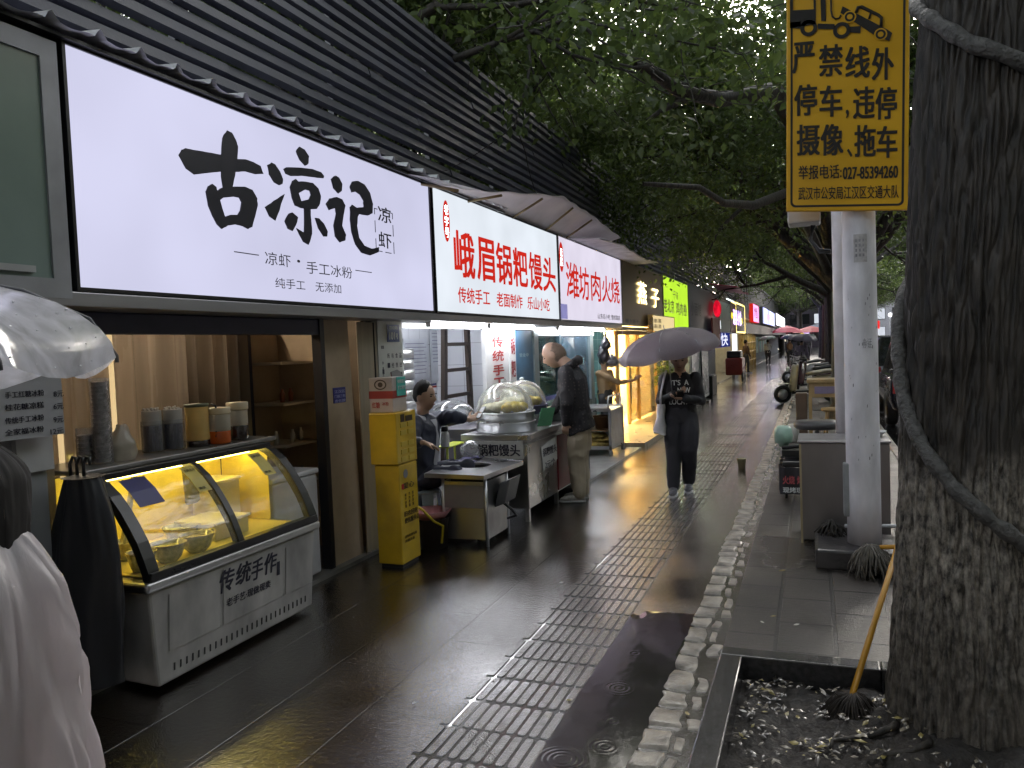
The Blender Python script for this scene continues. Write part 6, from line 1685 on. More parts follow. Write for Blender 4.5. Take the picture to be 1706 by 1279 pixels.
def head(mb, c, f, u, s=1.0):
    c, f, u = Vector(c), Vector(f).normalized(), Vector(u).normalized()
    r = f.cross(u).normalized(); u = r.cross(f).normalized()
    N_, H_ = 32, 24
    vs = []
    for i in range(H_+1):
        t = math.pi*i/H_; zz = math.cos(t); sr = math.sin(t)
        for k in range(N_):
            a = 2*math.pi*k/N_; x, y = math.cos(a)*sr, math.sin(a)*sr      # y forward
            w, d, h = .076, .098, .122
            jaw = 1 - .30*max(0, -zz-.15)**1.2
            px = x*w*jaw; py = y*d*(1-.10*max(0, -zz))+(.008 if y > 0 else -.0)*max(0, -zz); pz = zz*h
            if y > 0: py = py*(1-.06*abs(x)) - .010*math.exp(-((zz-.12)/.12)**2)*math.exp(-((abs(x)-.38)/.2)**2)   # eye hollows
            if y > .5:
                py += .022*math.exp(-((zz+.13)/.13)**2)*math.exp(-(x/.16)**2) + .012*math.exp(-((zz+.0)/.18)**2)*math.exp(-(x/.13)**2)  # nose
                py += .006*math.exp(-((zz+.42)/.08)**2)*math.exp(-(x/.3)**2) + .008*math.exp(-((zz+.72)/.14)**2)*math.exp(-(x/.3)**2)
            vs.append(c + (r*px + f*py + u*pz)*s)
    fs = [(i*N_+k, (i+1)*N_+k, (i+1)*N_+(k+1) % N_, i*N_+(k+1) % N_) for i in range(H_) for k in range(N_)]
    mb.add(vs, fs)
    for sd in (-1, 1):
        rot = Matrix((r, f, u)).transposed()
        mb.ball(c + (r*sd*.078 - f*.008 - u*.008)*s, .012*s, .022*s, .034*s, 10, rot=rot)
    return r
def face_parts(t, c, f, u, s=1.0, brow=.9, gl=False):
    c, f, u = Vector(c), Vector(f).normalized(), Vector(u).normalized(); r = f.cross(u).normalized(); u = r.cross(f).normalized()
    rot = Matrix((r, f, u)).transposed()
    for sd in (-1, 1):
        b = MB(); b.ball(c+(r*sd*.031+f*.083+u*.012)*s, .014*s, .006*s, .0055*s, 10, rot=rot); b.build('eye', M('dark_eye', (.02, .015, .012), .2), t)
        b = MB(); b.ball(c+(r*sd*.032+f*.088+u*.031)*s, .020*s, .006*s, .004*s, 10, rot=rot); b.build('eyebrow', HAIR, t)
    b = MB(); b.ball(c+(f*.090-u*.055)*s, .022*s, .008*s, .006*s, 10, rot=rot); b.build('mouth', M('lips', (.30, .12, .10), .5), t)
def hair_cap(t, c, f, u, s=1.0, back=.016, up=.018, grow_=1.06, mat=None, long=0.055, name='hair'):
    c, f, u = Vector(c), Vector(f).normalized(), Vector(u).normalized(); r = f.cross(u).normalized(); u = r.cross(f).normalized()
    b = MB(); cc = c - f*back*s + u*up*s
    N_, H_ = 36, 24; vs = []
    for i in range(H_+1):
        tt = math.pi*i/H_; zz = math.cos(tt); sr = math.sin(tt)
        for k in range(N_):
            a = 2*math.pi*k/N_; x, y = math.cos(a)*sr, math.sin(a)*sr
            g_ = grow_ + .035*mnoise.noise(Vector((x*9, y*9, zz*3))) + .05*mnoise.noise(Vector((x*24, y*24, zz*9)))
            pz = zz*.118*g_
            if zz < -.1: pz = -.1*.118*g_ + (zz+.1)*.118*(.35 + long*8) 
            py = y*.094*g_
            if y > 0: py *= (.90 if zz > .2 else .62)
            vs.append(cc + (r*(x*.079*g_) + f*py + u*pz)*s)
    b.add(vs, [(i*N_+k, (i+1)*N_+k, (i+1)*N_+(k+1) % N_, i*N_+(k+1) % N_) for i in range(H_) for k in range(N_)], 0, True)
    return b.build(name, mat or HAIR, t)
def hand(mb, w, d, pn, curl=.5, thumb=1, s=1.0):
    """w wrist, d fingers' direction, pn palm normal (curl towards it), thumb +1/-1 side."""
    w, d, pn = Vector(w), Vector(d).normalized(), Vector(pn).normalized()
    sd = d.cross(pn).normalized()*thumb; pn = (pn - d*pn.dot(d)).normalized()
    ell(mb, [(w, .024*s, .018*s, sd, pn), (w+d*.03*s, .032*s, .017*s, sd, pn), (w+d*.085*s, .041*s, .014*s, sd, pn), (w+d*.098*s, .036*s, .010*s, sd, pn)], 14)
    for k, (off, ln, rr) in enumerate(((.030, .072, .0085), (.010, .080, .009), (-.010, .075, .0085), (-.029, .058, .0075))):
        p = w + d*.092*s + sd*off*s; dd = d.copy()+sd*off*1.2; pts = [p-d*.01*s]
        for seg, fr_ in enumerate((.45, .32, .23)):
            an = curl*(.55+.35*seg)+.06*k
            dd = (dd*math.cos(an) + pn*math.sin(an)).normalized()
            p = p + dd*ln*fr_*s; pts.append(p)
        limb(mb, pts, [rr*s, rr*s, rr*.93*s, rr*.8*s], 8)
    p = w + d*.025*s + sd*.025*s; dd = (sd*.75 + d*.6 + pn*.25).normalized(); q = p+dd*.042*s; dd2 = (sd*.25+d*.85+pn*(.25+curl*.5)).normalized()
    limb(mb, [p, q, q+dd2*.032*s], [.014*s, .0105*s, .008*s], 8)
def shoe(t, an, toe, upm, solem, s=1.0, up=(0, 0, 1)):
    an, toe = Vector(an), Vector(toe); f = (toe-an); f.z = 0; L_ = f.length; f.normalize(); u = Vector(up); r = f.cross(u)
    heel = an - f*.055*s; g0 = toe.z
    b = MB(); rings = []
    for q, a, h in ((0, .030, .05), (.04, .038, .088), (.09, .040, .085), (.15, .044, .060), (.21, .046, .046), (.255, .034, .034), (.275, .014, .02)):
        c_ = heel + f*q*s; c_.z = g0+.022*s+h*s*.5
        rings.append((c_, a*s, h*s*.5, r, u))
    ell(b, rings, 16)
    for i in range(len(b.sm)): b.sm[i] = True
    o = b.build('shoe', upm, t)
    b = MB(); rings = []
    for q, a in ((-.006, .026), (.03, .041), (.10, .043), (.18, .050), (.24, .044), (.285, .014)):
        c_ = heel + f*q*s; c_.z = g0+.013*s; rings.append((c_, a*s, .013*s, r, u))
    ell(b, rings, 16); b.build('sole', solem, o)
    return o
def person(label, J, mats, group=None, vox=.008, cvox=.012, female=False, skin=SKIN, fold=.010, face=True, hair=True, hairkw={}, jacket_open=False, hs=1.0, hands=True, name='person', shoes=True):
    V = {k: Vector(v) for k, v in J.items() if k not in ('handL', 'handR', 'curl')}
    t = thing(name, label, 'person', (V['pelvis'].x, V['pelvis'].y, 0), group)
    rt, fw = V['right'].normalized(), V['fwd'].normalized()
    b = MB()
    head(b, V['head'], V['hf'], V['hu'], hs)
    limb(b, [V['neck']-(V['head']-V['neck'])*.35, V['neck'], V['head']-V['hf'].normalized()*.02-V['hu'].normalized()*.03], [.060*hs, .054*hs, .056*hs])
    ell(b, [(V['pelvis']-V['hu']*.0-Vector((0, 0, .06)), .13, .085, rt, fw), (V['pelvis']+Vector((0, 0, .04)), .135, .09, rt, fw), ((V['pelvis']+V['chest'])/2, .115, .08, rt, fw), (V['chest'], .135, .09, rt, fw), (V['neck']-(V['neck']-V['chest']).normalized()*.05, .09, .06, rt, fw)])
    for sd in 'LR':
        limb(b, [V['sh'+sd], V['el'+sd], V['wr'+sd]], [.043, .034, .024])
        limb(b, [V['chest']+(V['sh'+sd]-V['chest'])*.5, V['sh'+sd]], [.06, .045])
        limb(b, [V['hip'+sd], V['kn'+sd], V['an'+sd]], [.070, .046, .032])
        if hands:
            d, pn, cu_, th = J['hand'+sd]; hand(b, V['wr'+sd], d, pn, cu_, th)
        fd = (V['toe'+sd]-V['an'+sd]); limb(b, [V['an'+sd], V['an'+sd]+fd*.6], [.035, .025])
    fuse(b, 'body', skin, t, vox, 3)
    # top
    def torso(grow_, z0=-.10, back=0.0, wide=1.0):
        k = grow_; bu = mats.get('bulk', 1.0); up_ = (V['neck']-V['chest']).normalized(); sp = (V['chest']-V['pelvis'])
        bk = -fw*back
        shw = (V['shL']-V['shR']).length/2
        rr_ = [(V['pelvis']+sp.normalized()*z0+bk, (.155+k)*wide, .105+k, rt, fw), (V['pelvis']+sp*.35+bk, (.138+k)*wide, .098+k, rt, fw), (V['pelvis']+sp*.7+bk, (.145+k)*wide, .105+k, rt, fw), (V['chest']+sp*.08+bk, (.158+k)*wide, .110+k, rt, fw),
                ((V['shL']+V['shR'])/2+bk-up_*.03, shw+.0, .090+k, rt, fw), ((V['shL']+V['shR'])/2+up_*.035+bk, shw*.72, .065+k, rt, fw), (V['neck']+up_*.005+bk*.5, .068, .062, rt, fw)]
        return [(c_, a_*(bu if n_ < 4 else 1+(bu-1)*.4), b_*bu, r_, f_) for n_, (c_, a_, b_, r_, f_) in enumerate(rr_)]
    b = MB(); ell(b, torso(0.0, mats.get('top_z', -.12)))
    if 'jacket' not in mats:
        for sd in 'LR':
            sl = mats.get('sleeve', .97); e = V['el'+sd]+(V['wr'+sd]-V['el'+sd])*sl
            limb(b, [V['sh'+sd], V['el'+sd], e], [.062, .052, .040])
    fuse(b, 'top', mats['top'], t, cvox, 5, fold, 9, seed=1)
    jk = None
    if 'jacket' in mats:
        b = MB(); ell(b, torso(.022, mats.get('jacket_z', -.16), mats.get('jacket_back', .03), 1.06))
        for sd in 'LR':
            sl = mats.get('sleeve', .97); e = V['el'+sd]+(V['wr'+sd]-V['el'+sd])*sl
            limb(b, [V['sh'+sd], V['el'+sd], e], [.074*mats.get('bulk', 1.0), .062*mats.get('bulk', 1.0), .050])
        jk = fuse(b, 'jacket', mats['jacket'], t, cvox, 5, fold*1.3, 8, seed=3)
    b = MB()
    ell(b, [(V['pelvis']+Vector((0, 0, .07)), .142, .10, rt, fw), (V['pelvis']-Vector((0, 0, .03)), .158, .112, rt, fw), (V['pelvis']-Vector((0, 0, .10)), .15, .11, rt, fw)])
    lw = mats.get('leg', 1.0)
    for sd in 'LR':
        an = V['an'+sd]; kd = (an-V['kn'+sd]).normalized()
        limb(b, [V['hip'+sd]-Vector((0, 0, .02)), (V['hip'+sd]+V['kn'+sd])/2, V['kn'+sd], (V['kn'+sd]+an)/2, an-kd*.02], [.094*min(lw, 1.08), .088*lw, .070*lw, .064*lw, .058*lw])
    fuse(b, 'trousers', mats['trousers'], t, cvox, 5, fold*1.2, 8, seed=7)
    if shoes:
        for sd in 'LR': shoe(t, V['an'+sd], V['toe'+sd], mats['shoe'], mats.get('sole', OFFW))
    if hair: hair_cap(t, V['head'], V['hf'], V['hu'], hs, **hairkw)
    if face: face_parts(t, V['head'], V['hf'], V['hu'], hs)
    return t, jk
BLACKC = M('black_cotton', (.010, .010, .013), .75, var=.3)
NAVYC = M('navy_jacket', (.018, .022, .045), .6, var=.25)
# ---- woman walking with an umbrella
wf = Vector((.16, -1, 0)).normalized(); wr_ = Vector((-wf.y*-1, 0, 0)); wr_ = wf.cross(Vector((0, 0, 1))).normalized()
wp = Vector((-1.41, 8.86, 0))
def wl(r, f, z): return wp + wr_*r + wf*f + Vector((0, 0, z))
# her right is picture left
J = dict(pelvis=wl(0, 0, .90), chest=wl(0, .0, 1.16), neck=wl(0, .0, 1.355), head=wl(.0, .03, 1.495), hf=wf+Vector((0, 0, -.22)), hu=Vector((0, 0, 1))+wf*.2, right=wr_, fwd=wf,
     shR=wl(.165, -.01, 1.29), shL=wl(-.165, -.01, 1.29), elR=wl(.215, .0, 1.04), elL=wl(-.225, .02, 1.03), wrR=wl(.065, .20, 1.115), wrL=wl(-.035, .22, 1.075),
     hipR=wl(.085, 0, .87), hipL=wl(-.085, 0, .87), knR=wl(.095, .08, .49), knL=wl(-.085, .10, .50), anR=wl(.10, .16, .09), anL=wl(-.06, -.06, .10), toeR=wl(.115, .31, 0), toeL=wl(-.055, .11, .005),
     handR=((-.75, .3, .45), (0, .6, -.5), .9, 1), handL=((.8, -.1, .30), (.1, .5, .6), .7, -1))
J['handR'] = ((wr_*-.8+wf*.3+Vector((0, 0, .3))), (wf*-.4+Vector((0, 0, .6))), 1.0, -1)
J['handL'] = ((wr_*.8+wf*.25+Vector((0, 0, .05))), (Vector((0, 0, 1))), .6, 1)
woman, wj = person('woman in black walking with a mauve umbrella, looking at her phone', J,
    dict(top=BLACKC, jacket=M('black_jacket', (.012, .012, .016), .6, var=.3), jacket_back=.035, trousers=M('charcoal_trousers', (.028, .028, .036), .75, var=.2), shoe=M('white_black_shoe', (.10, .10, .11), .5, var=.9, scale=30), leg=1.26), female=True, skin=SKIN, hairkw=dict(back=.02, up=.016), hs=1.08)
top_o = [o for o in woman.children if o.name.startswith('top')][0]
bvh = BVHTree.FromPolygons([v.co.copy() for v in top_o.data.vertices], [tuple(p.vertices) for p in top_o.data.polygons])
b = MB(); 
for body, r0, z, w, h in (("IT'S", -.10, 1.215, .105, .06), ("A", .045, 1.215, .05, .06), ("NEW", -.03, 1.13, .14, .06), ("LOCAT", -.125, 1.0, .21, .065), (". .", .10, 1.02, .05, .01)):
    tb2 = MB(); text(tb2, body, (r0, 0, z), (1, 0, 0), (0, 0, 1), w, h, .03)
    vs = []
    for p in tb2.v:
        o_ = wp + wr_*-p[0] + wf*.5 + Vector((0, 0, p[2]))
        hit = bvh.ray_cast(o_, -wf)
        q = hit[0] if hit[0] is not None else o_-wf*.38
        vs.append(q + wf*(.006+p[1]*-.0))
    b.add(vs, tb2.f)
b.build('shirt_lettering', M('white_print', (.75, .78, .78), .5), woman)
# phone
ph = wl(.0, .27, 1.12)
b = MB(); b.obox(ph, wr_*.036, (wf*.055+Vector((0, 0, .045))), Vector((0, 0, 1)).cross(wr_).cross(wr_)*-.004+Vector((0, 0, .003)), 0)
tag(b.build('phone', BLACK), 'black phone held in both hands by the walking woman', 'phone')
# tote
tg = thing('tote_bag', 'white tote bag on the walking woman\'s shoulder', 'bag', tuple(wl(.23, .02, .8)))
b = MB()
def tote(u, v):
    a = u*6.283; w = .145*(1-.25*v)*(1+.05*math.sin(a*3)); d = .075*(1-.5*v)+.008*math.sin(v*9)
    return tuple(wl(.235+d*math.cos(a)*1.0+.02*v*-1, .03+w*math.sin(a), .68+.33*v+.02*math.sin(a*2)*(1-v)))
b.grid(tote, 28, 12); o0 = len(b.v)-29*13; b.f.append([o0+k for k in range(28)]); b.m.append(0); b.sm.append(False)
b.build('sack', M('white_canvas', (.78, .78, .80), .7, var=.1), tg)
b = MB(); b.tube([wl(.22, .10, 1.0), wl(.21, .11, 1.15), wl(.165, .08, 1.33), wl(.15, .0, 1.375), wl(.165, -.06, 1.33), wl(.22, -.04, 1.0)], .012, 6); b.build('strap', MATS['white_canvas'], tg)
# umbrella
def umbrella(label, c, axis, R_, H_, cm, rm, shaft_to, n=8, name='umbrella', group=None, ribr=.003):
    c = Vector(c); ax = Vector(axis).normalized(); A = ax.orthogonal().normalized(); B = ax.cross(A)
    t = thing(name, label, 'umbrella', tuple(c), group)
    def pt_(a, s_):
        k = a/(2*math.pi)*n; fr = k-math.floor(k)
        sc_ = 1 - .085*math.sin(math.pi*fr)*s_**1.2
        h = H_*(math.cos(s_*math.pi/2*1.02))
        return c + (A*math.cos(a)+B*math.sin(a))*R_*math.sin(s_*math.pi/2)*sc_ + ax*(h - .035*math.sin(math.pi*fr)*s_)
    b = MB(); b.grid(lambda u, v: tuple(pt_(u*2*math.pi*.99999, .02+v*.98)), n*6, 10); b.build('canopy', cm, t)
    for k in range(n):
        a = 2*math.pi*k/n
        b = MB(); b.tube([pt_(a+.0001, s_)-ax*(.006 if ribr < .004 else -.002) for s_ in (.03, .25, .5, .75, 1.0, 1.04)], ribr, 6)
        mid = pt_(a+.0001, .55)-ax*.006; b.tube([c+ax*(-.05), mid], .0025, 5); b.build('rib', rm, t)
    b = MB(); b.tube([c+ax*(H_+.05), c+ax*H_*.5, Vector(shaft_to)], [.005, .006, .006], 8); b.build('shaft', rm, t)
    b = MB(); b.cyl(Vector(shaft_to), Vector(shaft_to)-(c+ax*H_-Vector(shaft_to)).normalized()*.09, .013, n=10); b.build('handle', BLACK, t)
    return t
ucen = Vector((-1.50, 8.76, 1.575))
umbrella('mauve grey umbrella held by the walking woman', ucen, (-.17, -.10, 1), .57, .27, M('mauve_nylon', (.29, .24, .27), .45, var=.08, scale=90, transl=.35), M('thin_steel', (.35, .35, .37), .3, .9), wl(.09, .23, 1.16), ribr=.004)
# ---- bald man leaning over the stall
yM = 8.18
mf = Vector((-1, -.10, 0)).normalized(); mr = mf.cross(Vector((0, 0, 1))).normalized()
P_ = lambda px, py, dy=0.0: gy(px, py, yM+dy)
hd = P_(922, 591); nk = P_(946, 607); ch = P_(954, 642); pel = P_(966, 703)
lean = (nk-pel).normalized()
J = dict(pelvis=pel, chest=ch, neck=nk, head=hd, hf=Vector((-.86, -.12, -.50)), hu=Vector((-.50, -.05, .86)), right=mr, fwd=(mf*.92+Vector((0, 0, -.35))).normalized(),
     shL=nk-lean*.09+mr*-.185+mf*.0, shR=nk-lean*.09+mr*.185, hipL=pel+mr*-.09-Vector((0, 0, .03)), hipR=pel+mr*.09-Vector((0, 0, .03)))
camside = -1 if mr.y > 0 else 1     # which side faces the camera (smaller Y)
near = 'L' if mr.y > 0 else 'R'; far = 'R' if near == 'L' else 'L'
J['el'+near] = P_(945, 672, -.26); J['wr'+near] = P_(943, 704, -.22); J['el'+far] = P_(935, 668, .24); J['wr'+far] = P_(915, 690, .20)
J['kn'+near] = P_(960, 768, -.09); J['an'+near] = P_(966, 820, -.09); J['toe'+near] = Vector((P_(940, 832, -.09).x-.02, yM-.13, 0)); J['an'+near].z = .09
J['kn'+far] = P_(968, 766, .1); J['an'+far] = P_(972, 816, .1); J['toe'+far] = Vector((J['an'+far].x-.2, yM+.08, 0)); J['an'+far].z = .09
J['hand'+near] = (Vector((-.15, .1, -1)), Vector((-.2, 1, 0)), .75, 1 if near == 'L' else 1); J['hand'+far] = (Vector((-.5, 0, -.8)), Vector((0, -1, 0)), .6, 1)
jm = M('dark_patterned_jacket', (.018, .016, .020), .65, var=.2)
nt = jm.node_tree; N = nt.nodes; L = nt.links
tc = N.new('ShaderNodeTexCoord'); vz = N.new('ShaderNodeTexVoronoi'); vz.inputs['Scale'].default_value = 26; vz.inputs['Randomness'].default_value = .25; L.new(tc.outputs['Object'], vz.inputs['Vector'])
mr_ = N.new('ShaderNodeMapRange'); mr_.inputs[1].default_value = .28; mr_.inputs[2].default_value = .18; L.new(vz.outputs['Distance'], mr_.inputs[0])
sx = N.new('ShaderNodeSeparateXYZ'); L.new(tc.outputs['Object'], sx.inputs[0])
mxx = N.new('ShaderNodeMix'); mxx.data_type = 'RGBA'; mxx.inputs['B'].default_value = (.075, .058, .058, 1); L.new(mr_.outputs[0], mxx.inputs['Factor'])
bsdf = N['Principled BSDF']; src = bsdf.inputs['Base Color'].links[0].from_socket; L.new(src, mxx.inputs['A']); L.new(mxx.outputs['Result'], bsdf.inputs['Base Color'])
KHAKI = M('khaki_trousers', (.48, .41, .31), .7, var=.12)
man, mj = person('bald man in dark patterned jacket and khaki trousers leaning towards the bun stall', J,
   dict(top=BLACKC, jacket=jm, jacket_back=.0, jacket_z=-.10, trousers=KHAKI, shoe=M('white_sneaker', (.55, .52, .5), .5, var=.25, scale=30), leg=1.32, top_z=-.0, bulk=1.2), skin=SKIN2, hair=False, fold=.012, hs=1.2)
b = MB(); rings = []
hub = J['neck']-lean*.015
b.tube([hub+mr*.0+(-J['fwd'])*.10+mr*.11, hub-J['fwd']*.125+mr*.0+lean*.015, hub-J['fwd']*.10-mr*.11], [.045, .055, .045], 12); b.tube([hub+mr*.11-J['fwd']*.1, hub+mr*.10+J['fwd']*.01], [.045, .03], 10); b.tube([hub-mr*.11-J['fwd']*.1, hub-mr*.10+J['fwd']*.01], [.045, .03], 10)
fuse(b, 'hood', jm, man, .012, 6, .01)
hair_cap(man, hd, J['hf'], J['hu'], 1.2, back=.022, up=-.012, grow_=1.0, mat=M('grey_stubble', (.27, .19, .145), .8, var=.3, scale=80))
# ---- seated man
sf_ = Vector((.95, .10, 0)).normalized(); sr_ = sf_.cross(Vector((0, 0, 1))).normalized()   # his right = -Y side
hd = gx(708, 661, -3.40); sh = hd + Vector((-.03, 0, -.235))
pel = Vector((-3.46, hd.y-.04, .53)); ch = Vector((-3.44, hd.y-.02, .86)); nk = Vector((-3.43, hd.y, 1.115))
J = dict(pelvis=pel, chest=ch, neck=nk, head=hd, hf=Vector((.95, -.12, -.08)), hu=Vector((.05, 0, 1)), right=sr_, fwd=sf_,
   shR=nk+sr_*.185+Vector((-.01, 0, -.075)), shL=nk-sr_*.185+Vector((.02, .02, -.075)), hipR=pel+sr_*.09, hipL=pel-sr_*.09,
   knR=pel+sf_*.40+sr_*.16+Vector((0, 0, .06)), knL=pel+sf_*.40-sr_*.17+Vector((0, 0, .07)), anR=pel+sf_*.36+sr_*.17+Vector((0, 0, -.44)), anL=pel+sf_*.42-sr_*.2+Vector((0, 0, -.44)))
J['toeR'] = Vector((J['anR'].x+.15, J['anR'].y, 0)); J['toeL'] = Vector((J['anL'].x+.15, J['anL'].y, 0))
J['elL'] = gx(752, 693, -3.22); J['wrL'] = gx(781, 699, -3.12)
J['elR'] = gx(682, 737, -3.36); J['wrR'] = gx(706, 737, -3.19)
J['handL'] = (Vector((.35, .9, .15)), Vector((.6, -.2, .5)), .8, -1); J['handR'] = (Vector((.55, .75, -.35)), Vector((-.2, .1, -1)), .25, -1)
seat, sj = person('man in navy jacket sitting beside the yellow cabinet, one arm stretched to the stall', J,
   dict(top=M('pale_grey_tee', (.42, .42, .46), .75, var=.1), jacket=NAVYC, jacket_back=.0, jacket_z=-.10, sleeve=.62, trousers=M('navy_trousers', (.025, .028, .05), .7, var=.2), shoe=BLACK, leg=1.15, bulk=1.15), skin=SKIN2, hairkw=dict(back=.014, up=.020, grow_=1.06), fold=.012, hs=1.1)
sb = BVHTree.FromPolygons([v.co.copy() for v in sj.data.vertices], [tuple(p.vertices) for p in sj.data.polygons])
b = MB(); vs = []
for i in range(15):
    z = .60 + (1.07-.60)*i/14; wd = .035 + .012*math.sin(i*.5)
    for r_ in (-wd, 0, wd):
        o_ = Vector((pel.x, pel.y, z)) + sr_*(r_-.01) + sf_*.6
        h_ = sb.ray_cast(o_, -sf_); q_ = h_[0] if h_[0] is not None else o_-sf_*.47
        vs.append(q_ + sf_*.008)
b.add(vs, [(3*i+j, 3*i+j+1, 3*i+j+4, 3*i+j+3) for i in range(14) for j in range(2)], 0, True)
b.build('shirt_front', M('pale_grey_tee', (.42, .42, .46), .75), seat)
q = J['wrL']+Vector((.06, .08, .03))
b = MB(); b.obox(q+Vector((.02, .04, .03)), (.02, .0, .0), (.012, .055, .05), (0, -.004, .004)); tag(b.build('phone', BLACK), 'dark phone in the outstretched hand of the seated man', 'phone')
# ---- person in a white rain cape at the left edge
pc = thing('person', 'person in a translucent white rain cape at the left edge of the pavement', 'person', (-1.42, .98, 0))
hc = gd(-54, 838, 1.36)
rt_ = Vector((.93, .36, 0)).normalized(); fw_ = Vector((-.36, .93, 0)).normalized()
base = Vector((hc.x, hc.y, 0))
b = MB()
head(b, hc, (-.6, .7, -.2), (0, 0, 1))
limb(b, [hc+Vector((0, 0, -.10)), hc+Vector((0, 0, -.2))], [.05, .055])
ell(b, [(base+Vector((0, 0, .78)), .14, .09, rt_, fw_), (base+Vector((0, 0, .98)), .12, .085, rt_, fw_), (base+Vector((0, 0, hc.z-.32)), .135, .09, rt_, fw_), (base+Vector((0, 0, hc.z-.2)), .09, .06, rt_, fw_)])
for s_ in (-1, 1): limb(b, [base+rt_*s_*.075+Vector((0, 0, .78)), base+rt_*s_*.08+Vector((0, 0, .42)), base+rt_*s_*.08+Vector((0, 0, .07))], [.07, .05, .035])
fuse(b, 'body', SKIN, pc, .010, 3)
b = MB()
def tress(u, v):
    a = u*2*math.pi; z = .125 - .27*v
    r0 = (math.sin(min(1, v/.34)*math.pi/2)**.8)*(.086 - .014*max(0, (v-.55)/.45))
    r0 *= 1 + .06*mnoise.noise(Vector((math.cos(a)*3, math.sin(a)*3, v*1.5))) + .02*mnoise.noise(Vector((a*40, v*4, 7)))
    return tuple(hc + Vector((r0*1.05*math.cos(a), r0*1.15*math.sin(a), z - .03*abs(mnoise.noise(Vector((a*5, 0, 3))))*v*3)))
b.grid(tress, 140, 30); b.build('hair', HAIR, pc)
b = MB()
for s_ in (-1, 1): limb(b, [base+rt_*s_*.085+Vector((0, 0, .80)), base+rt_*s_*.095+Vector((0, 0, .42)), base+rt_*s_*.095+Vector((0, 0, .10))], [.070, .058, .050])
fuse(b, 'trousers', M('dark_trousers', (.03, .03, .035), .7), pc, .014, 4, .01)
for s_ in (-1, 1): shoe(pc, base+rt_*s_*.095+Vector((0, 0, .09)), base+rt_*s_*.10+fw_*.16, BLACK, OFFW)
b = MB(); zt = hc.z-.045
def cape(u, v):
    a = u*2*math.pi; z = zt + (.30-zt)*v
    rr = .045 + .062*min(1, v/.09)**.6 + .026*min(1, v/.25) + .022*v
    fold_ = (.009+.034*v)*math.sin(a*6+2.6*math.sin(v*3)+v*1.5) + .012*v*math.sin(a*15+v*7) - .035*min(1, v*4)*abs(mnoise.noise(Vector((math.cos(a)*2.2+z*1.5, math.sin(a)*2.2, z*3.2)))) + .012*mnoise.noise(Vector((math.cos(a)*3, math.sin(a)*3, z*5)))
    rr += fold_ + .006 - .009*min(1, v*5)*max(0, 1-3.2*abs(mnoise.noise(Vector((math.cos(a)*5, math.sin(a)*5, z*5+a)))))
    hem = .05*math.sin(a*3+1) + (-.05 if .86 < u or u < .02 else 0)
    return tuple(base + rt_*(rr*1.18*math.cos(a)) + fw_*(rr*.95*math.sin(a)) + Vector((0, 0, z + hem*v*v)))
b.grid(cape, 160, 60)
CAPE = M('rain_cape_film', (.76, .71, .74), .28, var=.10, scale=4, transl=.5, coat=.5, bump=.9, bscale=11, stretch=(1, 1, .35))
b.build('rain_cape', CAPE, pc)
uc = gd(-320, 632, 1.46)
umbrella('clear plastic umbrella covered in raindrops at the left edge', (uc.x, uc.y, uc.z-.02), (-.08, -.05, 1), .52, .215, glass('wet_clear_vinyl', (.86, .87, .92), .14, .12, haze=.60, hcol=(.88, .88, .96)), M('grey_rib', (.10, .10, .12), .4), gd(-60, 760, 1.42), ribr=.0045)
ux = [o for o in COL.objects if o.name.startswith('umbrella') and 'clear plastic' in str(o.get('label'))][0]
b = MB()
can = [o for o in ux.children if o.name.startswith('canopy')][0]
for p_ in random.sample(range(len(can.data.polygons)), 400):
    pl_ = can.data.polygons[p_]; q = Vector(pl_.center) + Vector((random.gauss(0, .006), random.gauss(0, .006), .001)); r_ = random.uniform(.0012, .0032)
    b.ball(q, r_, r_, r_*.7, 6)
b.build('raindrops', M('raindrop_beads', (.75, .76, .82), .05, spec=1.0, coat=1.0, rvar=.01), ux)
# ---- figures further down the street
def stander(label, x, y, face_, h, mats, walk=.06, group='people further down the street', arm=None, hairm=None):
    s_ = h/1.66; f = Vector((math.sin(face_), -math.cos(face_), 0)); r = f.cross(Vector((0, 0, 1)))
    o_ = Vector((x, y, 0)); L_ = lambda a, b_, z: o_ + (r*a + f*b_)*s_ + Vector((0, 0, z*s_))
    J = dict(pelvis=L_(0, 0, .92), chest=L_(0, 0, 1.18), neck=L_(0, 0, 1.37), head=L_(0, .02, 1.53), hf=f, hu=Vector((0, 0, 1)), right=r, fwd=f, shR=L_(.17, 0, 1.31), shL=L_(-.17, 0, 1.31),
       elR=L_(.22, .02, 1.05), elL=L_(-.22, .02, 1.05), wrR=L_(.2, .12, .84), wrL=L_(-.2, .12, .84), hipR=L_(.085, 0, .88), hipL=L_(-.085, 0, .88), knR=L_(.09, walk, .48), knL=L_(-.09, -walk*.3, .48),
       anR=L_(.09, walk*.8, .09), anL=L_(-.09, -walk*1.4, .09), toeR=L_(.09, walk*.8+.15, 0), toeL=L_(-.09, -walk*1.4+.15, 0), handR=(Vector((0, 0, -1))+f*.2, r*-1, .4, 1), handL=(Vector((0, 0, -1))+f*.2, r, .4, 1))
    if arm: J['elR'] = L_(*arm[0]); J['wrR'] = L_(*arm[1]); J['handR'] = (f*.6+Vector((0, 0, .4)), r*-1, .9, 1)
    return person(label, J, mats, group, vox=.014, cvox=.02, face=False, fold=.012, hairkw=dict(mat=hairm) if hairm else {})[0]
TR = M('dark_trousers', (.03, .03, .035), .7)
stander('person in brown coat standing at the gold shelves', -3.15, 40.5, 2.2, 1.66, dict(top=M('brown_coat', (.10, .055, .03), .7), trousers=TR, shoe=BLACK))
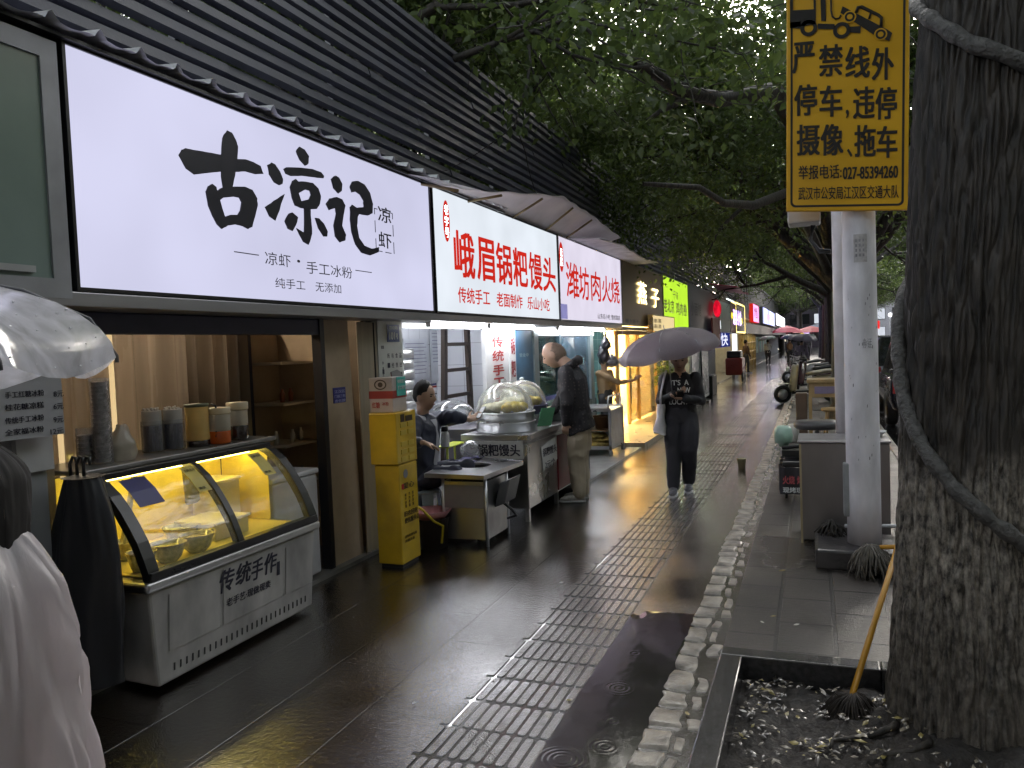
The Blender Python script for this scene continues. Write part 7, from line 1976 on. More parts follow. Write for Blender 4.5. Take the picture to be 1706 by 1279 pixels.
stander('person in white top and dark trousers under a pale green umbrella', -2.7, 52, 3.1, 1.62, dict(top=M('white_top', (.5, .52, .52), .7), trousers=TR, shoe=BLACK), arm=((.2, .1, 1.1), (.12, .2, 1.25)))
umbrella('pale green umbrella far down the pavement', (-2.75, 52, 1.62), (-.15, 0, 1), .55, .22, M('pale_green_nylon', (.30, .42, .36), .5, transl=.3), STEELD, (-2.7, 51.9, 1.25), group='umbrellas down the street')
bpk = stander('person with a tan backpack under a blue umbrella', -1.25, 47, 3.2, 1.68, dict(top=M('blue_grey_top', (.10, .12, .20), .7), trousers=TR, shoe=BLACK), arm=((.2, .1, 1.1), (.12, .2, 1.25)))
bk_ = MB(); bk_.ball((-1.25, 46.82, 1.18), .17, .11, .23, 14); bk_.box(-1.33, -1.17, 46.70, 46.76, 1.02, 1.2); tag(bk_.build('backpack', M('tan_leather', (.34, .19, .10), .5, var=.2)), 'tan backpack on the person under the blue umbrella', 'backpack')
umbrella('blue umbrella down the pavement above the tan backpack', (-1.2, 46.95, 1.62), (.05, .05, 1), .56, .24, M('slate_blue_nylon', (.10, .13, .26), .45, transl=.3), STEELD, (-1.2, 47.1, 1.25), group='umbrellas down the street')
stander('person under a dark green umbrella near the road end', -.4, 58, 3.0, 1.66, dict(top=M('grey_top', (.10, .10, .11), .7), trousers=TR, shoe=BLACK), arm=((.2, .1, 1.1), (.12, .2, 1.25)))
umbrella('dark green umbrella near the road end', (-.4, 57.95, 1.66), (.0, .05, 1), .58, .24, M('bottle_green_nylon', (.05, .10, .08), .45, transl=.3), STEELD, (-.4, 58, 1.25), group='umbrellas down the street')
# person at the yellow door, mostly behind hanging bags
yp = stander('person in tan top reaching for the yellow shop door behind hanging bags', -3.46, 13.45, 1.1, 1.52, dict(top=M('tan_top', (.30, .2, .11), .7), trousers=TR, shoe=BLACK, sleeve=.45), group=None, arm=((-.10, .28, 1.12), (-.30, .50, 1.16)))
hb_ = thing('hanging_bags', 'dark plastic bags hanging at the teal shop corner above the trolley', 'bags', (-3.3, 13.0, 1.6))
for (x, y, z, rx, rz_, m_) in ((-3.32, 12.9, 1.56, .10, .2, M('dark_bag_film', (.03, .028, .035), .3, var=.5, coat=.4)), (-3.22, 13.05, 1.42, .12, .12, M('grey_bag_film', (.26, .25, .28), .3, var=.4, coat=.4)), (-3.25, 12.8, 1.72, .08, .12, M('dark_bag_film', (.03, .028, .035), .3)), (-3.05, 13.3, 1.42, .11, .10, MATS['grey_bag_film'] if 'grey_bag_film' in MATS else None)):
    b = MB(); b.grid(lambda u, v: (x+(rx*(1.25-.7*v)*max(0,math.sin(v*3.1416))**.6+.05*mnoise.noise(Vector((math.cos(u*6.283)*3, math.sin(u*6.283)*3, v*6+x)))*math.sin(v*3.14))*math.cos(u*6.283), y+(rx*1.4*(1.25-.7*v)*max(0,math.sin(v*3.1416))**.6+.05*mnoise.noise(Vector((math.cos(u*6.283)*3, math.sin(u*6.283)*3, v*6+y)))*math.sin(v*3.14))*math.sin(u*6.283), z-rz_+2*rz_*v), 28, 14)
    b.tube([(x, y, z+rz_*.9), (x-.03, y, 1.95)], .005, 5); b.build('bag', m_, hb_)
# ================================================================== YELLOW SHOP FITTINGS
b = MB(); b.box(-4.9, -4.2, 15.2, 17.6, 2.68, 2.72); b.build('ceiling_panel', glow('amber_ceiling_light', (1.0, .80, .40), 170.0), sh4)
b = MB(); b.cyl((-3.50, 14.5, 1.93), (-3.50, 18.3, 1.93), .02, n=8); b.build('amber_tube', glow('amber_tube', (1.0, .80, .40), 200.0), sh4)
gd_ = thing('glass_door', 'glass door with wooden frame of the yellow lit shop', 'door', (-3.45, 15, 0.1))
OAK = M('honey_wood', (.45, .28, .10), .45, var=.2, scale=5, stretch=(1, 1, .2))
for y in (14.45, 15.35, 16.3, 18.3):
    b = MB(); b.box(-3.5, -3.44, y, y+.07, .09, 1.95); b.build('stile', OAK, gd_)
b = MB(); b.box(-3.5, -3.44, 14.4, 18.4, 1.88, 1.96); b.build('head', OAK, gd_)
b = MB(); b.box(-3.475, -3.465, 15.42, 16.3, .12, 1.88); b.box(-3.475, -3.465, 16.37, 18.3, .12, 1.88); b.build('pane', glass('warm_glass', (.95, .9, .78), .08), gd_)
b = MB(); b.cyl((-3.42, 15.39, .5), (-3.42, 15.39, 1.3), .015, n=8); b.build('pull_bar', DARKM, gd_)
b = MB(); b.prism([(-3.43, 15.37+.03*math.cos(k*.5), 1.05+.035*math.sin(k*.5)) for k in range(13)], (.01, 0, 0)); b.build('lock', DARKM, gd_)
b = MB(); b.box(-5.2, -5.15, 14.6, 16.2, .4, 2.3)
for z in (1.2, 1.45, 1.7, 1.95): b.box(-5.15, -4.95, 14.7, 15.9, z, z+.03)
tag(b.build('menu_shelf', OAK), 'honey wood shelf inside the yellow lit shop', 'shelf')
for k in range(4):
    tag(MB().box(-5.14, -5.12, 15.0, 15.75, 1.62+.0-.18*k+.3, 1.75-.18*k+.3).build('menu_card', M('orange_card_%d' % (k % 2), ((.75, .25, .04), (.8, .6, .35))[k % 2], .5)), 'orange and cream menu card inside the yellow lit shop', 'menu card', 'menu cards in the yellow shop')
pl = thing('potted_tree', 'small potted tree behind the yellow shop glass door', 'potted plant', (-3.2, 17.3, .09))
b = MB(); b.lathe([(0, 0), (.14, 0), (.18, .36), (.19, .36), (.19, .38), (.15, .36), (0, .34)], (-3.05, 17.2, .09), 20); b.build('pot', M('olive_pot', (.07, .08, .04), .4), pl)
b = MB(); b.tube([(-3.05, 17.2, .4), (-3.03, 17.22, .8), (-3.06, 17.2, 1.3)], [.02, .016, .01], 8); b.build('stem', BARK, pl)
lm = leaf_mesh('foliage', [(-3.05+random.gauss(0, .10), 17.2+random.gauss(0, .12), random.uniform(.65, 1.5)) for k in range(26)], [.14]*26, 18, .085)
o = bpy.data.objects.new('foliage', lm); COL.objects.link(o); attach(o, pl)
ab = thing('menu_stand', 'dark standing board with red flowers outside the yellow shop', 'sandwich board', (-2.75, 17.6, .09))
b = MB(); b.prism([(-2.72, 17.4, .09), (-2.68, 18.1, .09), (-2.78, 18.1, 1.28), (-2.82, 17.4, 1.28)], (-.04, 0, 0)); b.build('board', M('maroon_board', (.07, .02, .025), .4, var=.3), ab)
b = MB()
for k in range(14): b.ball((-2.74-.0, 17.5+random.random()*.5, .7+random.random()*.5), .02, .05, .04, 8)
b.build('flower_print', M('red_flower', (.5, .06, .05), .5), ab)
t = thing('paper_lantern', 'cream paper lantern glowing inside the yellow shop', 'lantern', (-4, 17.3, 1.3))
b = MB(); b.ball((-4.1, 17.6, 1.28), .16, .16, .12, 16); b.build('shade', glow('cream_lantern', (1.0, .75, .4), 1.5), t)
# grey closed front beyond, freezer
gf = thing('freezer', 'tall grey glass door freezer under the lime sign', 'freezer', (-3.2, 20.5, 0))
b = MB(); b.box(-3.6, -2.95, 20.2, 24.0, .05, 1.5); b.build('body', M('freezer_grey', (.30, .33, .32), .35, var=.15), gf, bevel=.03)
b = MB(); b.box(-2.95, -2.93, 20.4, 22.0, .15, 1.4); b.box(-2.95, -2.93, 22.1, 23.8, .15, 1.4); b.build('door', M('freezer_door', (.36, .38, .37), .25, var=.1, coat=.4), gf)
b = MB(); b.cyl((-2.90, 22.02, .05), (-2.90, 22.02, 1.45), .02, n=8); b.box(-3.1, -2.7, 21.8, 22.25, 0, .05); b.build('stand', DARKM, gf)
b = MB(); b.box(-3.62, -3.55, 18.7, 31, 0, 1.95); tag(b.build('roller_shutter', M('pale_shutter', (.34, .36, .36), .4, var=.15, stretch=(1, 1, 12), bump=.3)), 'pale roller shutter under the lime and grey signs', 'shutter')
# far shops: interiors and lamps
for (y0, y1, c_, s_, l_) in ((32, 41.5, (1.0, .82, .55), 5, 0), (42.5, 51.5, (1.0, .8, .42), 6, 1), (52.5, 65.5, (.8, 1.0, .92), 5, 2), (66.5, 89, (.92, .95, 1.0), 5, 3)):
    b = MB(); b.box(-4.6, -4.3, y0+.5, y1-.5, 2.62, 2.66); b.build('ceiling_tube', glow('far_tube_%d' % l_, c_, s_), fsh[l_+1])
t = thing('light_post', 'white lit post at the corner of the neon sign shop', 'light post', (-3.35, 36.6, 0))
b = MB(); b.box(-3.4, -3.3, 36.2, 37.6, .7, 1.96); b.build('tube', glow('white_post_light', (.95, 1, .98), 1.6), t)
b = MB(); b.box(-3.42, -3.3, 36.1, 37.7, 0, .7); b.build('base', GREYP, t)
for k in range(7):
    y = 41.5+k*1.3
    t = thing('gold_rack', 'gold framed clothes rack standing at the shop front', 'rack', (-3.35, y, 0), 'gold racks at the shop front')
    b = MB()
    for yy in (y, y+1.0): b.cyl((-3.35, yy, 0), (-3.35, yy, 1.95), .03, n=6)
    for z in (.5, 1.0, 1.5): b.box(-3.5, -3.3, y, y+1.0, z, z+.03)
    b.build('frame', M('brass', (.62, .45, .16), .35, .7), t)
    b = MB()
    for j in range(9): b.ball((-3.42, y+.12+.1*j, random.choice((.6, 1.1, 1.6))+.05), .05, .05, .1, 8)
    b.build('goods', M('gold_goods_%d' % (k % 3), ((.5, .36, .12), (.35, .2, .1), (.5, .42, .3))[k % 3], .5), t)
for k in range(14):
    y = 53+k*.85; c_ = ((.45, .5, .45), (.25, .4, .38), (.5, .48, .4), (.2, .22, .25))[k % 4]
    b = MB(); b.grid(lambda u, v: (-3.5+.06*math.sin(u*9+k), y+u*.6, .75+v*1.05), 10, 3); tag(b.build('hanging_garment', M('garment_%d' % (k % 4), c_, .7)), 'pale garment hanging at the front of the clothes shop', 'garment', 'garments hung along the shop front')
rs = thing('red_cart', 'red vending cart parked by the wall past the freezer', 'cart', (-2.9, 28, 0))
b = MB(); b.box(-3.25, -2.6, 31.6, 32.9, .30, .98); b.build('body', M('red_lacquer', (.28, .03, .02), .3, coat=.5), rs, bevel=.06)
b = MB(); b.box(-3.2, -2.67, 31.7, 32.8, .98, 1.25); b.build('dark_top', BLACK, rs, bevel=.04)
for y in (31.8, 32.7):
    b = MB(); b.lathe([(0, -.04), (.22, -.04), (.24, 0), (.22, .04), (0, .04)], (-2.61, y, .24), 18, axis=(1, 0, 0)); b.build('wheel', BLACK, rs)
b = MB(); b.box(-3.2, -2.9, 24.4, 25.6, 0, .62); tag(b.build('dark_bin', M('dark_bin', (.02, .025, .02), .4), bevel=.03), 'dark bin standing before the red cart', 'bin')
cup = thing('paper_cup', 'pale paper cup left standing on the paving by the cobbles', 'cup', tuple(gz(1236, 778, 0)))
b = MB(); b.lathe([(0, 0), (.045, 0), (.06, .13), (.062, .13), (.055, .125), (.04, .01)], gz(1236, 780, 0), 18); b.build('cup', M('pale_cup', (.55, .5, .32), .5), cup)

# ================================================================== KERBSIDE CLUTTER
# black grill cart with cloth and pale green jar
kx, ky = -.20, 9.2
gc = thing('grill_cart', 'small black cart with printed cloth skirt behind the steel cabinet', 'cart', (kx, ky, 0))
b = MB(); b.box(-.33, .10, 8.6, 9.5, .34, .40); b.build('top', BLACK, gc, bevel=.015)
for (x, y) in ((-.30, 8.65), (.07, 8.65), (-.30, 9.45), (.07, 9.45)):
    b = MB(); b.cyl((x, y, 0), (x, y, .36), .015, n=8); b.build('leg', DARKM, gc)
b = MB(); b.grid(lambda u, v: (-.36+.02*math.sin(u*20), 8.6+u*.9, .06+v*.28), 30, 4); b.grid(lambda u, v: (-.36+u*.46, 8.585-.015*math.sin(u*18), .06+v*.28), 24, 4); b.build('skirt', M('dark_skirt', (.03, .028, .035), .6, var=.3), gc)
b = MB()
text(b, '火烧', (-.33, 8.555, .17), UX, UZ, .12, .09, .03); text(b, '烤饼', (-.19, 8.555, .17), UX, UZ, .12, .09, .03); b.build('red_lettering', M('pink_red_ink', (.5, .10, .12), .5), gc)
b = MB(); text(b, '现烤现卖', (-.33, 8.555, .08), UX, UZ, .26, .06, .03); b.build('white_lettering', M('white_print', (.75, .78, .78), .5), gc)
b = MB(); b.box(-.34, .06, 8.75, 9.35, .43, .50); b.tube([(-.34, 8.8, .52), (0, 8.85, .54), (.1, 9.0, .52)], .02, 8); tag(b.build('grill_tray', M('black_iron', (.02, .02, .022), .4, .5), bevel=.01), 'black iron grill tray on the small cart', 'tray')
b = MB(); c_ = Vector((-.33, 9.05, .50)); b.lathe([(0, 0), (.05, 0), (.055, .03), (.09, .05), (.10, .12), (.09, .20), (.06, .23), (0, .235)], c_, 20); tag(b.build('green_jar', M('pale_jade', (.34, .52, .42), .35, coat=.4)), 'pale jade green jar at the corner of the black cart', 'jar')
# cushion stool, wooden stand and stool
cs2 = thing('cushion_stool', 'stool with a thick grey cushion near the white pole', 'stool', (.0, 11.2, 0))
b = MB(); b.lathe([(0, 0), (.24, 0), (.27, .03), (.27, .08), (.24, .11), (0, .12)], (.02, 11.2, .46), 24, sx=1.1); b.build('cushion', M('dark_grey_vinyl', (.06, .058, .062), .4, coat=.3), cs2)
b = MB(); b.cyl((.02, 11.2, 0), (.02, 11.2, .46), .03, n=10); b.lathe([(.2, 0), (.2, .02), (.03, .04)], (.02, 11.2, 0), 16); b.build('pedestal', STEELD, cs2)
WOOD = M('yellowish_wood', (.36, .25, .11), .5, var=.25, scale=5)
wt = thing('wooden_stand', 'yellowish wooden stand with a drawer behind the cushion stool', 'stand', (.25, 14.2, 0))
b = MB(); b.box(-.12, .75, 13.9, 14.5, .92, .98); b.build('top', WOOD, wt, bevel=.01)
b = MB(); b.box(-.09, .72, 13.95, 14.45, .68, .92); b.build('drawer_case', WOOD, wt)
b = MB(); b.box(.0, .55, 13.935, 13.95, .74, .86); b.build('drawer', M('violet_grey_front', (.22, .18, .28), .4), wt)
for (x, y) in ((-.07, 13.97), (.70, 13.97), (-.07, 14.43), (.70, 14.43)):
    b = MB(); b.box(x-.025, x+.025, y-.025, y+.025, 0, .68); b.build('leg', WOOD, wt)
b = MB(); b.box(-.3, -.12, 14.0, 14.3, 0, .75); tag(b.build('brown_box', M('brown_card', (.10, .065, .04), .6), bevel=.01), 'brown upright box beside the wooden stand', 'box')
ws = thing('wooden_stool', 'round topped wooden stool in front of the wooden stand', 'stool', (.28, 13.4, 0))
b = MB(); b.lathe([(0, .02), (.17, 0), (.19, .02), (.19, .05), (0, .055)], (.28, 13.4, .5), 20); b.build('seat', WOOD, ws)
for k in range(4):
    a = k*1.57+.6; b = MB(); b.cyl((.28+.2*math.cos(a), 13.4+.2*math.sin(a), 0), (.28+.13*math.cos(a), 13.4+.13*math.sin(a), .51), .016, n=8); b.build('leg', WOOD, ws)
b = MB(); b.lathe([(0, 0), (.09, 0), (.10, .25), (.07, .3), (0, .31)], (-.34, 13.3, .0), 14); tag(b.build('white_canister', M('white_canister', (.55, .54, .5), .4)), 'white canister on the ground left of the brown box', 'canister')
# scooters
def scooter(label, body, seat_m, x, y, rz):
    t = thing('scooter', label, 'scooter', (0, 0, 0), 'scooters parked along the kerb')
    def wheel(yy):
        w = MB(); w.lathe([(.14, -.04), (.20, -.05), (.235, 0), (.20, .05), (.14, .04)], (0, yy, .235), 20, axis=(1, 0, 0)); o = w.build('wheel', BLACK, t)
        w = MB(); w.lathe([(0, -.03), (.13, -.035), (.14, 0), (.13, .035), (0, .03)], (0, yy, .235), 16, axis=(1, 0, 0)); w.build('rim', STEELD, o)
    wheel(-.62); wheel(.62)
    b = MB(); ell(b, [((0, -.52, .62), .10, .03, UX, UY), ((0, -.47, .45), .17, .05, UX, UY), ((0, -.40, .75), .17, .05, UX, UY), ((0, -.42, .95), .10, .04, UX, UY)], 16); 
    b = MB()
    b.grid(lambda u, v: ((u-.5)*(.40-.12*abs(v-.45)), -.47+.10*v+.12*(abs(u-.5)*2)**2, .30+.68*v), 14, 10); b.build('front_shield', body, t).modifiers.new('th', 'SOLIDIFY').thickness = .03
    b = MB(); ell(b, [((0, .05, .45), .14, .16, UX, UZ), ((0, .30, .52), .17, .18, UX, UZ), ((0, .62, .58), .15, .14, UX, UZ), ((0, .86, .64), .06, .06, UX, UZ)], 18); b.sm = [True]*len(b.sm); b.build('rear_body', body, t)
    b = MB(); b.box(-.15, .15, -.42, .15, .26, .33); b.build('footboard', BLACK, t, bevel=.02)
    b = MB(); ell(b, [((0, .02, .74), .09, .04, UX, UZ), ((0, .18, .76), .14, .055, UX, UZ), ((0, .50, .80), .15, .06, UX, UZ), ((0, .78, .82), .10, .04, UX, UZ)], 16); b.sm = [True]*len(b.sm); b.build('seat', seat_m, t)
    b = MB(); b.tube([(-.33, -.36, 1.02), (-.2, -.42, 1.04), (0, -.43, 1.0), (.2, -.42, 1.04), (.33, -.36, 1.02)], .018, 8); b.build('handlebar', BLACK, t)
    for s_ in (-1, 1):
        b = MB(); b.tube([(s_*.2, -.42, 1.04), (s_*.26, -.44, 1.16)], .007, 6); b.ball((s_*.28, -.44, 1.19), .06, .015, .04, 10); b.build('mirror', BLACK, t)
    b = MB(); b.ball((0, -.47, .88), .09, .05, .07, 14); b.build('headlight', M('lamp_glass', (.5, .5, .5), .1, coat=.8), t)
    b = MB(); b.grid(lambda u, v: ((u-.5)*.22, -.75+v*.4, .50-.0*v+.03*math.cos((u-.5)*3)-.1*(v-.4)**2), 8, 8); b.build('front_fender', body, t)
    b = MB(); b.box(-.06, .06, .86, .90, .55, .62); b.build('tail_light', M('tail_red', (.35, .02, .02), .2, coat=.6), t)
    t.location = (x, y, .0); t.rotation_euler = (0, 0, rz)
    return t
scooter('olive beige scooter parked nearest the camera', M('olive_beige_paint', (.22, .20, .14), .3, coat=.5), M('beige_seat', (.34, .30, .23), .45), -.18, 21.5, -1.25)
scooter('dark plum scooter behind the beige one', M('plum_paint', (.05, .02, .03), .25, coat=.6), BLACK, -.05, 24.6, -1.15)
scooter('black scooter further along the kerb row', M('black_paint', (.02, .02, .024), .25, coat=.6), M('grey_seat', (.12, .12, .12), .4), .0, 27.4, -1.35)
scooter('white and black scooter furthest along the kerb row', M('white_paint_gloss', (.45, .44, .44), .25, coat=.6), BLACK, -.35, 30.6, -1.1)
stander('person in a purple grey raincoat standing among the scooters', -.45, 33.5, 2.9, 1.65, dict(top=M('purple_grey_coat', (.20, .17, .24), .5), trousers=M('pale_trousers', (.3, .28, .26), .7), shoe=BLACK, top_z=-.3))
umbrella('grey purple umbrella among the scooters', (-.4, 33.4, 1.60), (.1, -.1, 1), .56, .22, M('purple_grey_nylon', (.20, .18, .24), .45, transl=.3), STEELD, (-.35, 33.4, 1.2), group='umbrellas down the street')

# ================================================================== VEHICLES
def car(label, x, y, rz, paint, L_=4.6, W_=1.86, H_=1.72, suv=True, name='parked_car', z=-.13, plate=None):
    t = thing(name, label, 'car', (0, 0, 0), 'cars on the road')
    # nose at -L/2, tail at +L/2 (local Y); sections give half width and side outline
    zb, zs = .30, (.98 if suv else .86)
    sec = [(-.50, .55, .62), (-.47, .80, .78), (-.36, .90, zs-.02), (-.22, .92, zs), (-.10, .93, zs+.01), (.2, .93, zs+.02), (.40, .92, zs+.02), (.475, .88, zs), (.50, .82, zs-.12)]
    b = MB(); vs = []; n = 12
    for f_, wf_, top in sec:
        y_ = f_*L_; w = wf_*W_/2*1.06
        prof = [(0, zb), (.80*w, zb), (.95*w, zb+.06), (w, zb+.22), (w, (zb+top)/2+.1), (.975*w, top-.06), (.90*w, top), (0, top+.02)]
        pr = [(-a, c_) for a, c_ in prof[::-1]][:-1] + prof[:-1]
        pr = [(a, c_) for a, c_ in prof] + [(-a, c_) for a, c_ in prof[::-1]][1:-1]
        n = len(pr)
        for a, c_ in pr: vs.append((a, y_, c_))
    K = len(sec)
    fs = [(i*n+k, i*n+(k+1) % n, (i+1)*n+(k+1) % n, (i+1)*n+k) for i in range(K-1) for k in range(n)]
    fs += [tuple(range(n))[::-1], tuple((K-1)*n+k for k in range(n))]
    b.add(vs, fs, 0, True); b.build('body', paint, t, fix=True, bevel=.02)
    g0, g1, r0, r1 = ((-.24, .47, -.10, .40) if suv else (-.22, .40, -.06, .24))
    wl_, wr2 = .86*W_/2, .70*W_/2
    b = MB()
    b.add([(-wl_, g0*L_, zs), (wl_, g0*L_, zs), (wl_, g1*L_, zs), (-wl_, g1*L_, zs), (-wr2, r0*L_, H_), (wr2, r0*L_, H_), (wr2, r1*L_, H_), (-wr2, r1*L_, H_)],
          [(4, 5, 6, 7), (0, 1, 5, 4), (1, 2, 6, 5), (2, 3, 7, 6), (3, 0, 4, 7)]); b.build('cabin', paint, t, bevel=.05)
    GLD = M('dark_car_glass', (.012, .014, .018), .06, spec=.8, coat=.6, rvar=.02)
    def quad(name, pts, mt_): bb = MB(); bb.add(pts, [tuple(range(len(pts)))]); return bb.build(name, mt_, t)
    def lerp(a, c_, q): return Vector(a)*(1-q)+Vector(c_)*q
    c8 = [(-wl_, g0*L_, zs), (wl_, g0*L_, zs), (wl_, g1*L_, zs), (-wl_, g1*L_, zs), (-wr2, r0*L_, H_), (wr2, r0*L_, H_), (wr2, r1*L_, H_), (-wr2, r1*L_, H_)]
    def face(i, j, k, l, name, m0=.10, m1=.9, h0=.12, h1=.86):
        A_, B_, C_, D_ = (Vector(c8[q]) for q in (i, j, k, l))
        nn = (B_-A_).cross(D_-A_).normalized()
        P = lambda u, v: (A_*(1-u)+B_*u)*(1-v) + (D_*(1-u)+C_*u)*v + nn*.006
        quad(name, [P(m0, h0), P(m1, h0), P(m1, h1), P(m0, h1)], GLD)
    face(0, 1, 5, 4, 'windscreen', .06, .94); face(2, 3, 7, 6, 'rear_window')
    for a_, b_ in ((.06, .34), (.37, .66), (.69, .93)):
        face(1, 2, 6, 5, 'side_window', a_, b_); face(3, 0, 4, 7, 'side_window', 1-b_, 1-a_)
    for sx_ in (-1, 1):
        for wy in (-.31, .30):
            w = MB(); w.lathe([(.20, -.10), (.30, -.11), (.335, -.07), (.335, .07), (.30, .11), (.20, .10)], (sx_*(W_/2-.10), wy*L_, .335), 28, axis=(1, 0, 0)); o = w.build('wheel', M('tyre_rubber', (.015, .015, .016), .7), t)
            w = MB(); w.lathe([(0, .02), (.10, .03), (.19, .0), (.21, .05)], (sx_*(W_/2-.055), wy*L_, .335), 20, axis=(sx_, 0, 0)); w.build('rim', STEELD, o)
        b = MB(); b.box(sx_*W_*.36, sx_*W_*.47, L_*.487, L_*.503, zs-.30, zs-.02); b.build('tail_light', M('tail_red', (.35, .02, .02), .2, coat=.6), t, bevel=.015)
        b = MB(); b.box(sx_*W_*.28, sx_*W_*.44, -L_*.490, -L_*.478, .60, .74); b.build('headlight', M('lamp_glass', (.5, .5, .5), .1, coat=.8), t, bevel=.015)
        b = MB(); b.ball((sx_*(W_/2+.08), -.17*L_, zs+.06), .10, .05, .07, 12); b.build('mirror', paint, t)
    b = MB(); b.box(-.24, .24, L_*.500, L_*.507, zs-.34, zs-.20); o = b.build('number_plate', M('plate_pale', (.55, .56, .42), .4), t)
    b = MB(); b.box(-W_*.42, W_*.42, L_*.488, L_*.508, .32, .52); b.build('rear_bumper', BLACK, t, bevel=.03)
    t.location = (x, y, z); t.rotation_euler = (0, 0, rz)
    return t
NAVYP = M('navy_car_paint', (.012, .014, .035), .18, coat=.8, var=.05); BLKP = M('black_car_paint', (.01, .01, .012), .18, coat=.8, var=.05); WHTP = M('white_car_paint', (.55, .54, .55), .25, coat=.6, var=.05)
car('dark navy off-road car parked beyond the white pole', 2.25, 18.6, math.pi, NAVYP)
car('black car parked beyond the navy one', 2.3, 24.8, math.pi, BLKP, suv=True, H_=1.78)
car('white car beside the big trunk at the right edge', 2.36, 7.1, math.pi, WHTP, suv=False, H_=1.5, L_=4.4)
car('red car across the road at the right edge', 6.6, 19, 0, M('red_car_paint', (.35, .03, .025), .25, coat=.6), suv=False, H_=1.5)
# ================================================================== FAR END AND ACROSS THE ROAD
def block(label, x0, x1, y0, y1, h, wall, rows, colw, lit, name='building', facing='S', sill=1.0):
    t = thing(name, label, 'building', ((x0+x1)/2, (y0+y1)/2, 0), 'buildings beyond the street')
    b = MB(); b.box(x0, x1, y0, y1, 0, h); b.build('wall', wall, t)
    b = MB(); b.box(x0-.2, x1+.2, y0-.2, y1+.2, h, h+.35); b.build('roof', GREYP, t)
    nz_ = int((h-1.2)/rows)
    for k in range(nz_):
        z0 = sill + k*rows
        if facing == 'S':
            x = x0+.6
            while x+colw < x1-.3:
                m_ = lit[random.randrange(len(lit))]
                f_ = MB(); f_.box(x, x+colw, y0-.08, y0-.02, z0, z0+rows*.6); o = f_.build('window', DARKM, t)
                f_ = MB(); f_.box(x+.06, x+colw-.06, y0-.10, y0-.085, z0+.06, z0+rows*.6-.06); f_.build('pane', m_, o)
                x += colw*1.55
        else:
            y = y0+.6
            while y+colw < y1-.3:
                m_ = lit[random.randrange(len(lit))]
                f_ = MB(); f_.box(x0-.08, x0-.02, y, y+colw, z0, z0+rows*.6); o = f_.build('window', DARKM, t)
                f_ = MB(); f_.box(x0-.10, x0-.085, y+.06, y+colw-.06, z0+.06, z0+rows*.6-.06); f_.build('pane', m_, o)
                y += colw*1.55
    return t
DG = M('dark_window', (.03, .035, .04), .1, coat=.5); LG = glow('lit_window', (1.0, .9, .7), .9); LG2 = glow('cool_lit_window', (.85, .9, 1.0), .8); LP = glow('violet_lit_window', (.75, .5, 1.0), .9)
block('dim violet grey building closing the far end of the street', -9, 5, 128, 140, 21, M('violet_grey_wall', (.16, .14, .18), .7), 2.6, 1.1, [DG, DG, DG, LG, LP, DG, LG2, DG])
block('pale tall building behind the far trees', 6, 30, 150, 165, 22, M('pale_far_wall', (.32, .32, .33), .7), 3.2, 2.0, [DG, DG, LG2, DG])
block('pale shop block across the road', 21, 30, 12, 60, 17, M('pale_shop_wall', (.42, .40, .38), .7), 3.0, 2.6, [DG, LG2, DG, LG], facing='W')
block('brick red block across the road further on', 21, 30, 62, 110, 15, M('brick_wall', (.25, .10, .08), .7, var=.3, scale=12), 3.0, 2.4, [DG, DG, LG], facing='W')
block('unseen dark apartment block added across the road behind the photographer', 21, 32, -60, 10, 21, M('dun_wall', (.2, .19, .18), .7), 3.2, 2.4, [DG, DG, DG, LG], facing='W')  # added out of view to block low sky light
block('unseen dun block added to close the street behind the photographer', -14, 20, -52, -42, 20, M('dun_wall', (.2, .19, .18), .7), 60, 2.4, [DG])  # added behind the camera, shuts out the low-angle sky
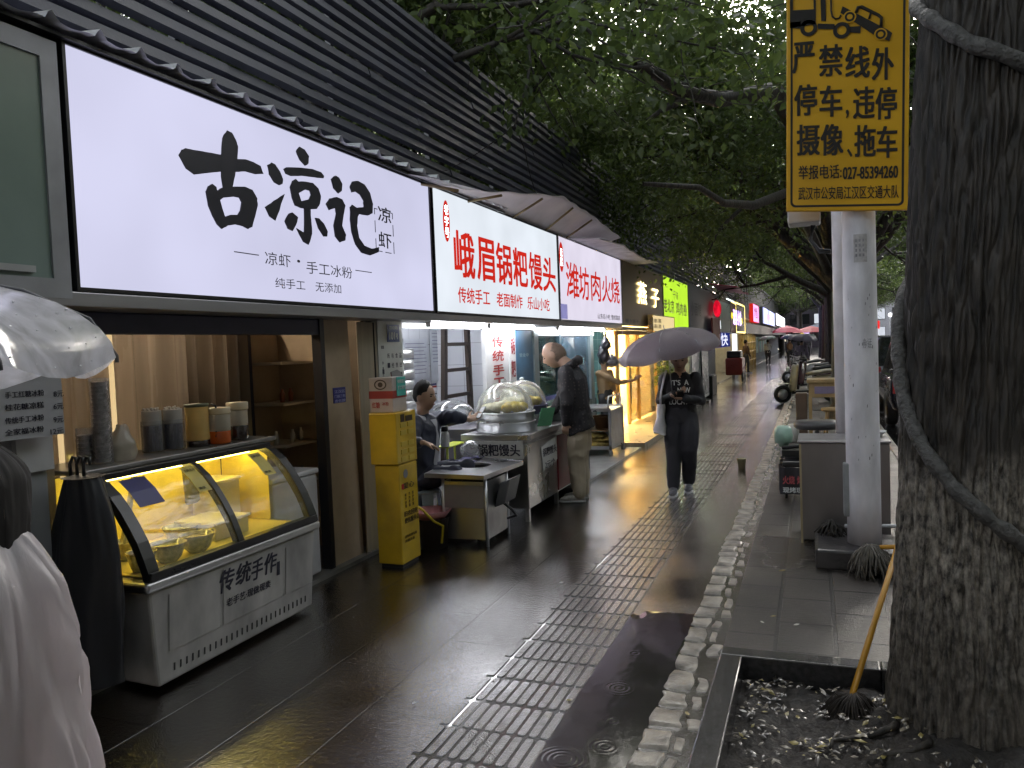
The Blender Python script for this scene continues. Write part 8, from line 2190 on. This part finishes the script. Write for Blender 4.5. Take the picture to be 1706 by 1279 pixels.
def parasol(label, x, y, z, r, m_):
    t = thing('market_parasol', label, 'parasol', (x, y, 0), 'parasols at the far end')
    b = MB(); b.lathe([(r, 0), (r*.55, .35), (0, .6)], (x, y, z), 8, smooth=False); b.build('canopy', m_, t)
    b = MB(); b.cyl((x, y, 0), (x, y, z+.55), .04, n=8); b.build('pole', STEELD, t)
RDP = M('red_parasol', (.55, .02, .06), .6, transl=.3)
parasol('red market parasol on the left at the far end', -2.2, 74, 2.15, 1.5, RDP); parasol('dark red parasol right of the bright red one', -.2, 80, 2.1, 1.7, M('deep_red_parasol', (.40, .02, .03), .6, transl=.3))
parasol('dark blue parasol behind the red ones', 1.0, 86, 2.5, 2.0, M('navy_parasol', (.03, .04, .08), .6))
t = thing('ball_lamp', 'yellow ball lamp between the red parasols', 'lamp', (-.9, 76, 1.6))
b = MB(); b.ball((-.95, 76, 1.75), .3, n=14); b.build('globe', glow('yellow_ball', (1.0, .7, .05), 1.2), t)
b = MB(); b.cyl((-.95, 76, 0), (-.95, 76, 1.5), .04, n=8); b.build('stem', STEELD, t)
t = thing('red_led_sign', 'small red lit sign across the road behind the parked cars', 'shop sign', (9, 60, 4))
q = gy(1455, 541, 60)
b = MB(); b.box(q.x-.4, q.x+.4, 60, 60.2, q.z-.28, q.z+.28); b.build('panel', glow('red_led', (1.0, .03, .03), 1.1), t)
b = MB(); text(b, '35', (q.x-.25, 59.98, q.z-.15), UX, UZ, .5, .3, .03); b.build('lettering', glow('pale_led', (1, .8, .75), 1.2), t)
b = MB(); b.cyl((q.x, 60.1, 0), (q.x, 60.1, q.z-.28), .08, n=8); b.build('post', STEELD, t)
for k in range(9):
    x = 5.5+k*.9; y = 66+k*3.1; z = 3.0+.5*math.sin(k*2.1)
    t = thing('street_lamp', 'small white street lamp at the far end of the road', 'street lamp', (x, y, 0), 'street lamps at the road end')
    b = MB(); b.cyl((x, y, 0), (x, y, z), .05, n=8); b.build('post', STEELD, t)
    b = MB(); b.ball((x, y, z+.1), .16, n=10); b.build('lamp', glow('white_street_lamp', (.92, .95, 1.0), 3.0), t)
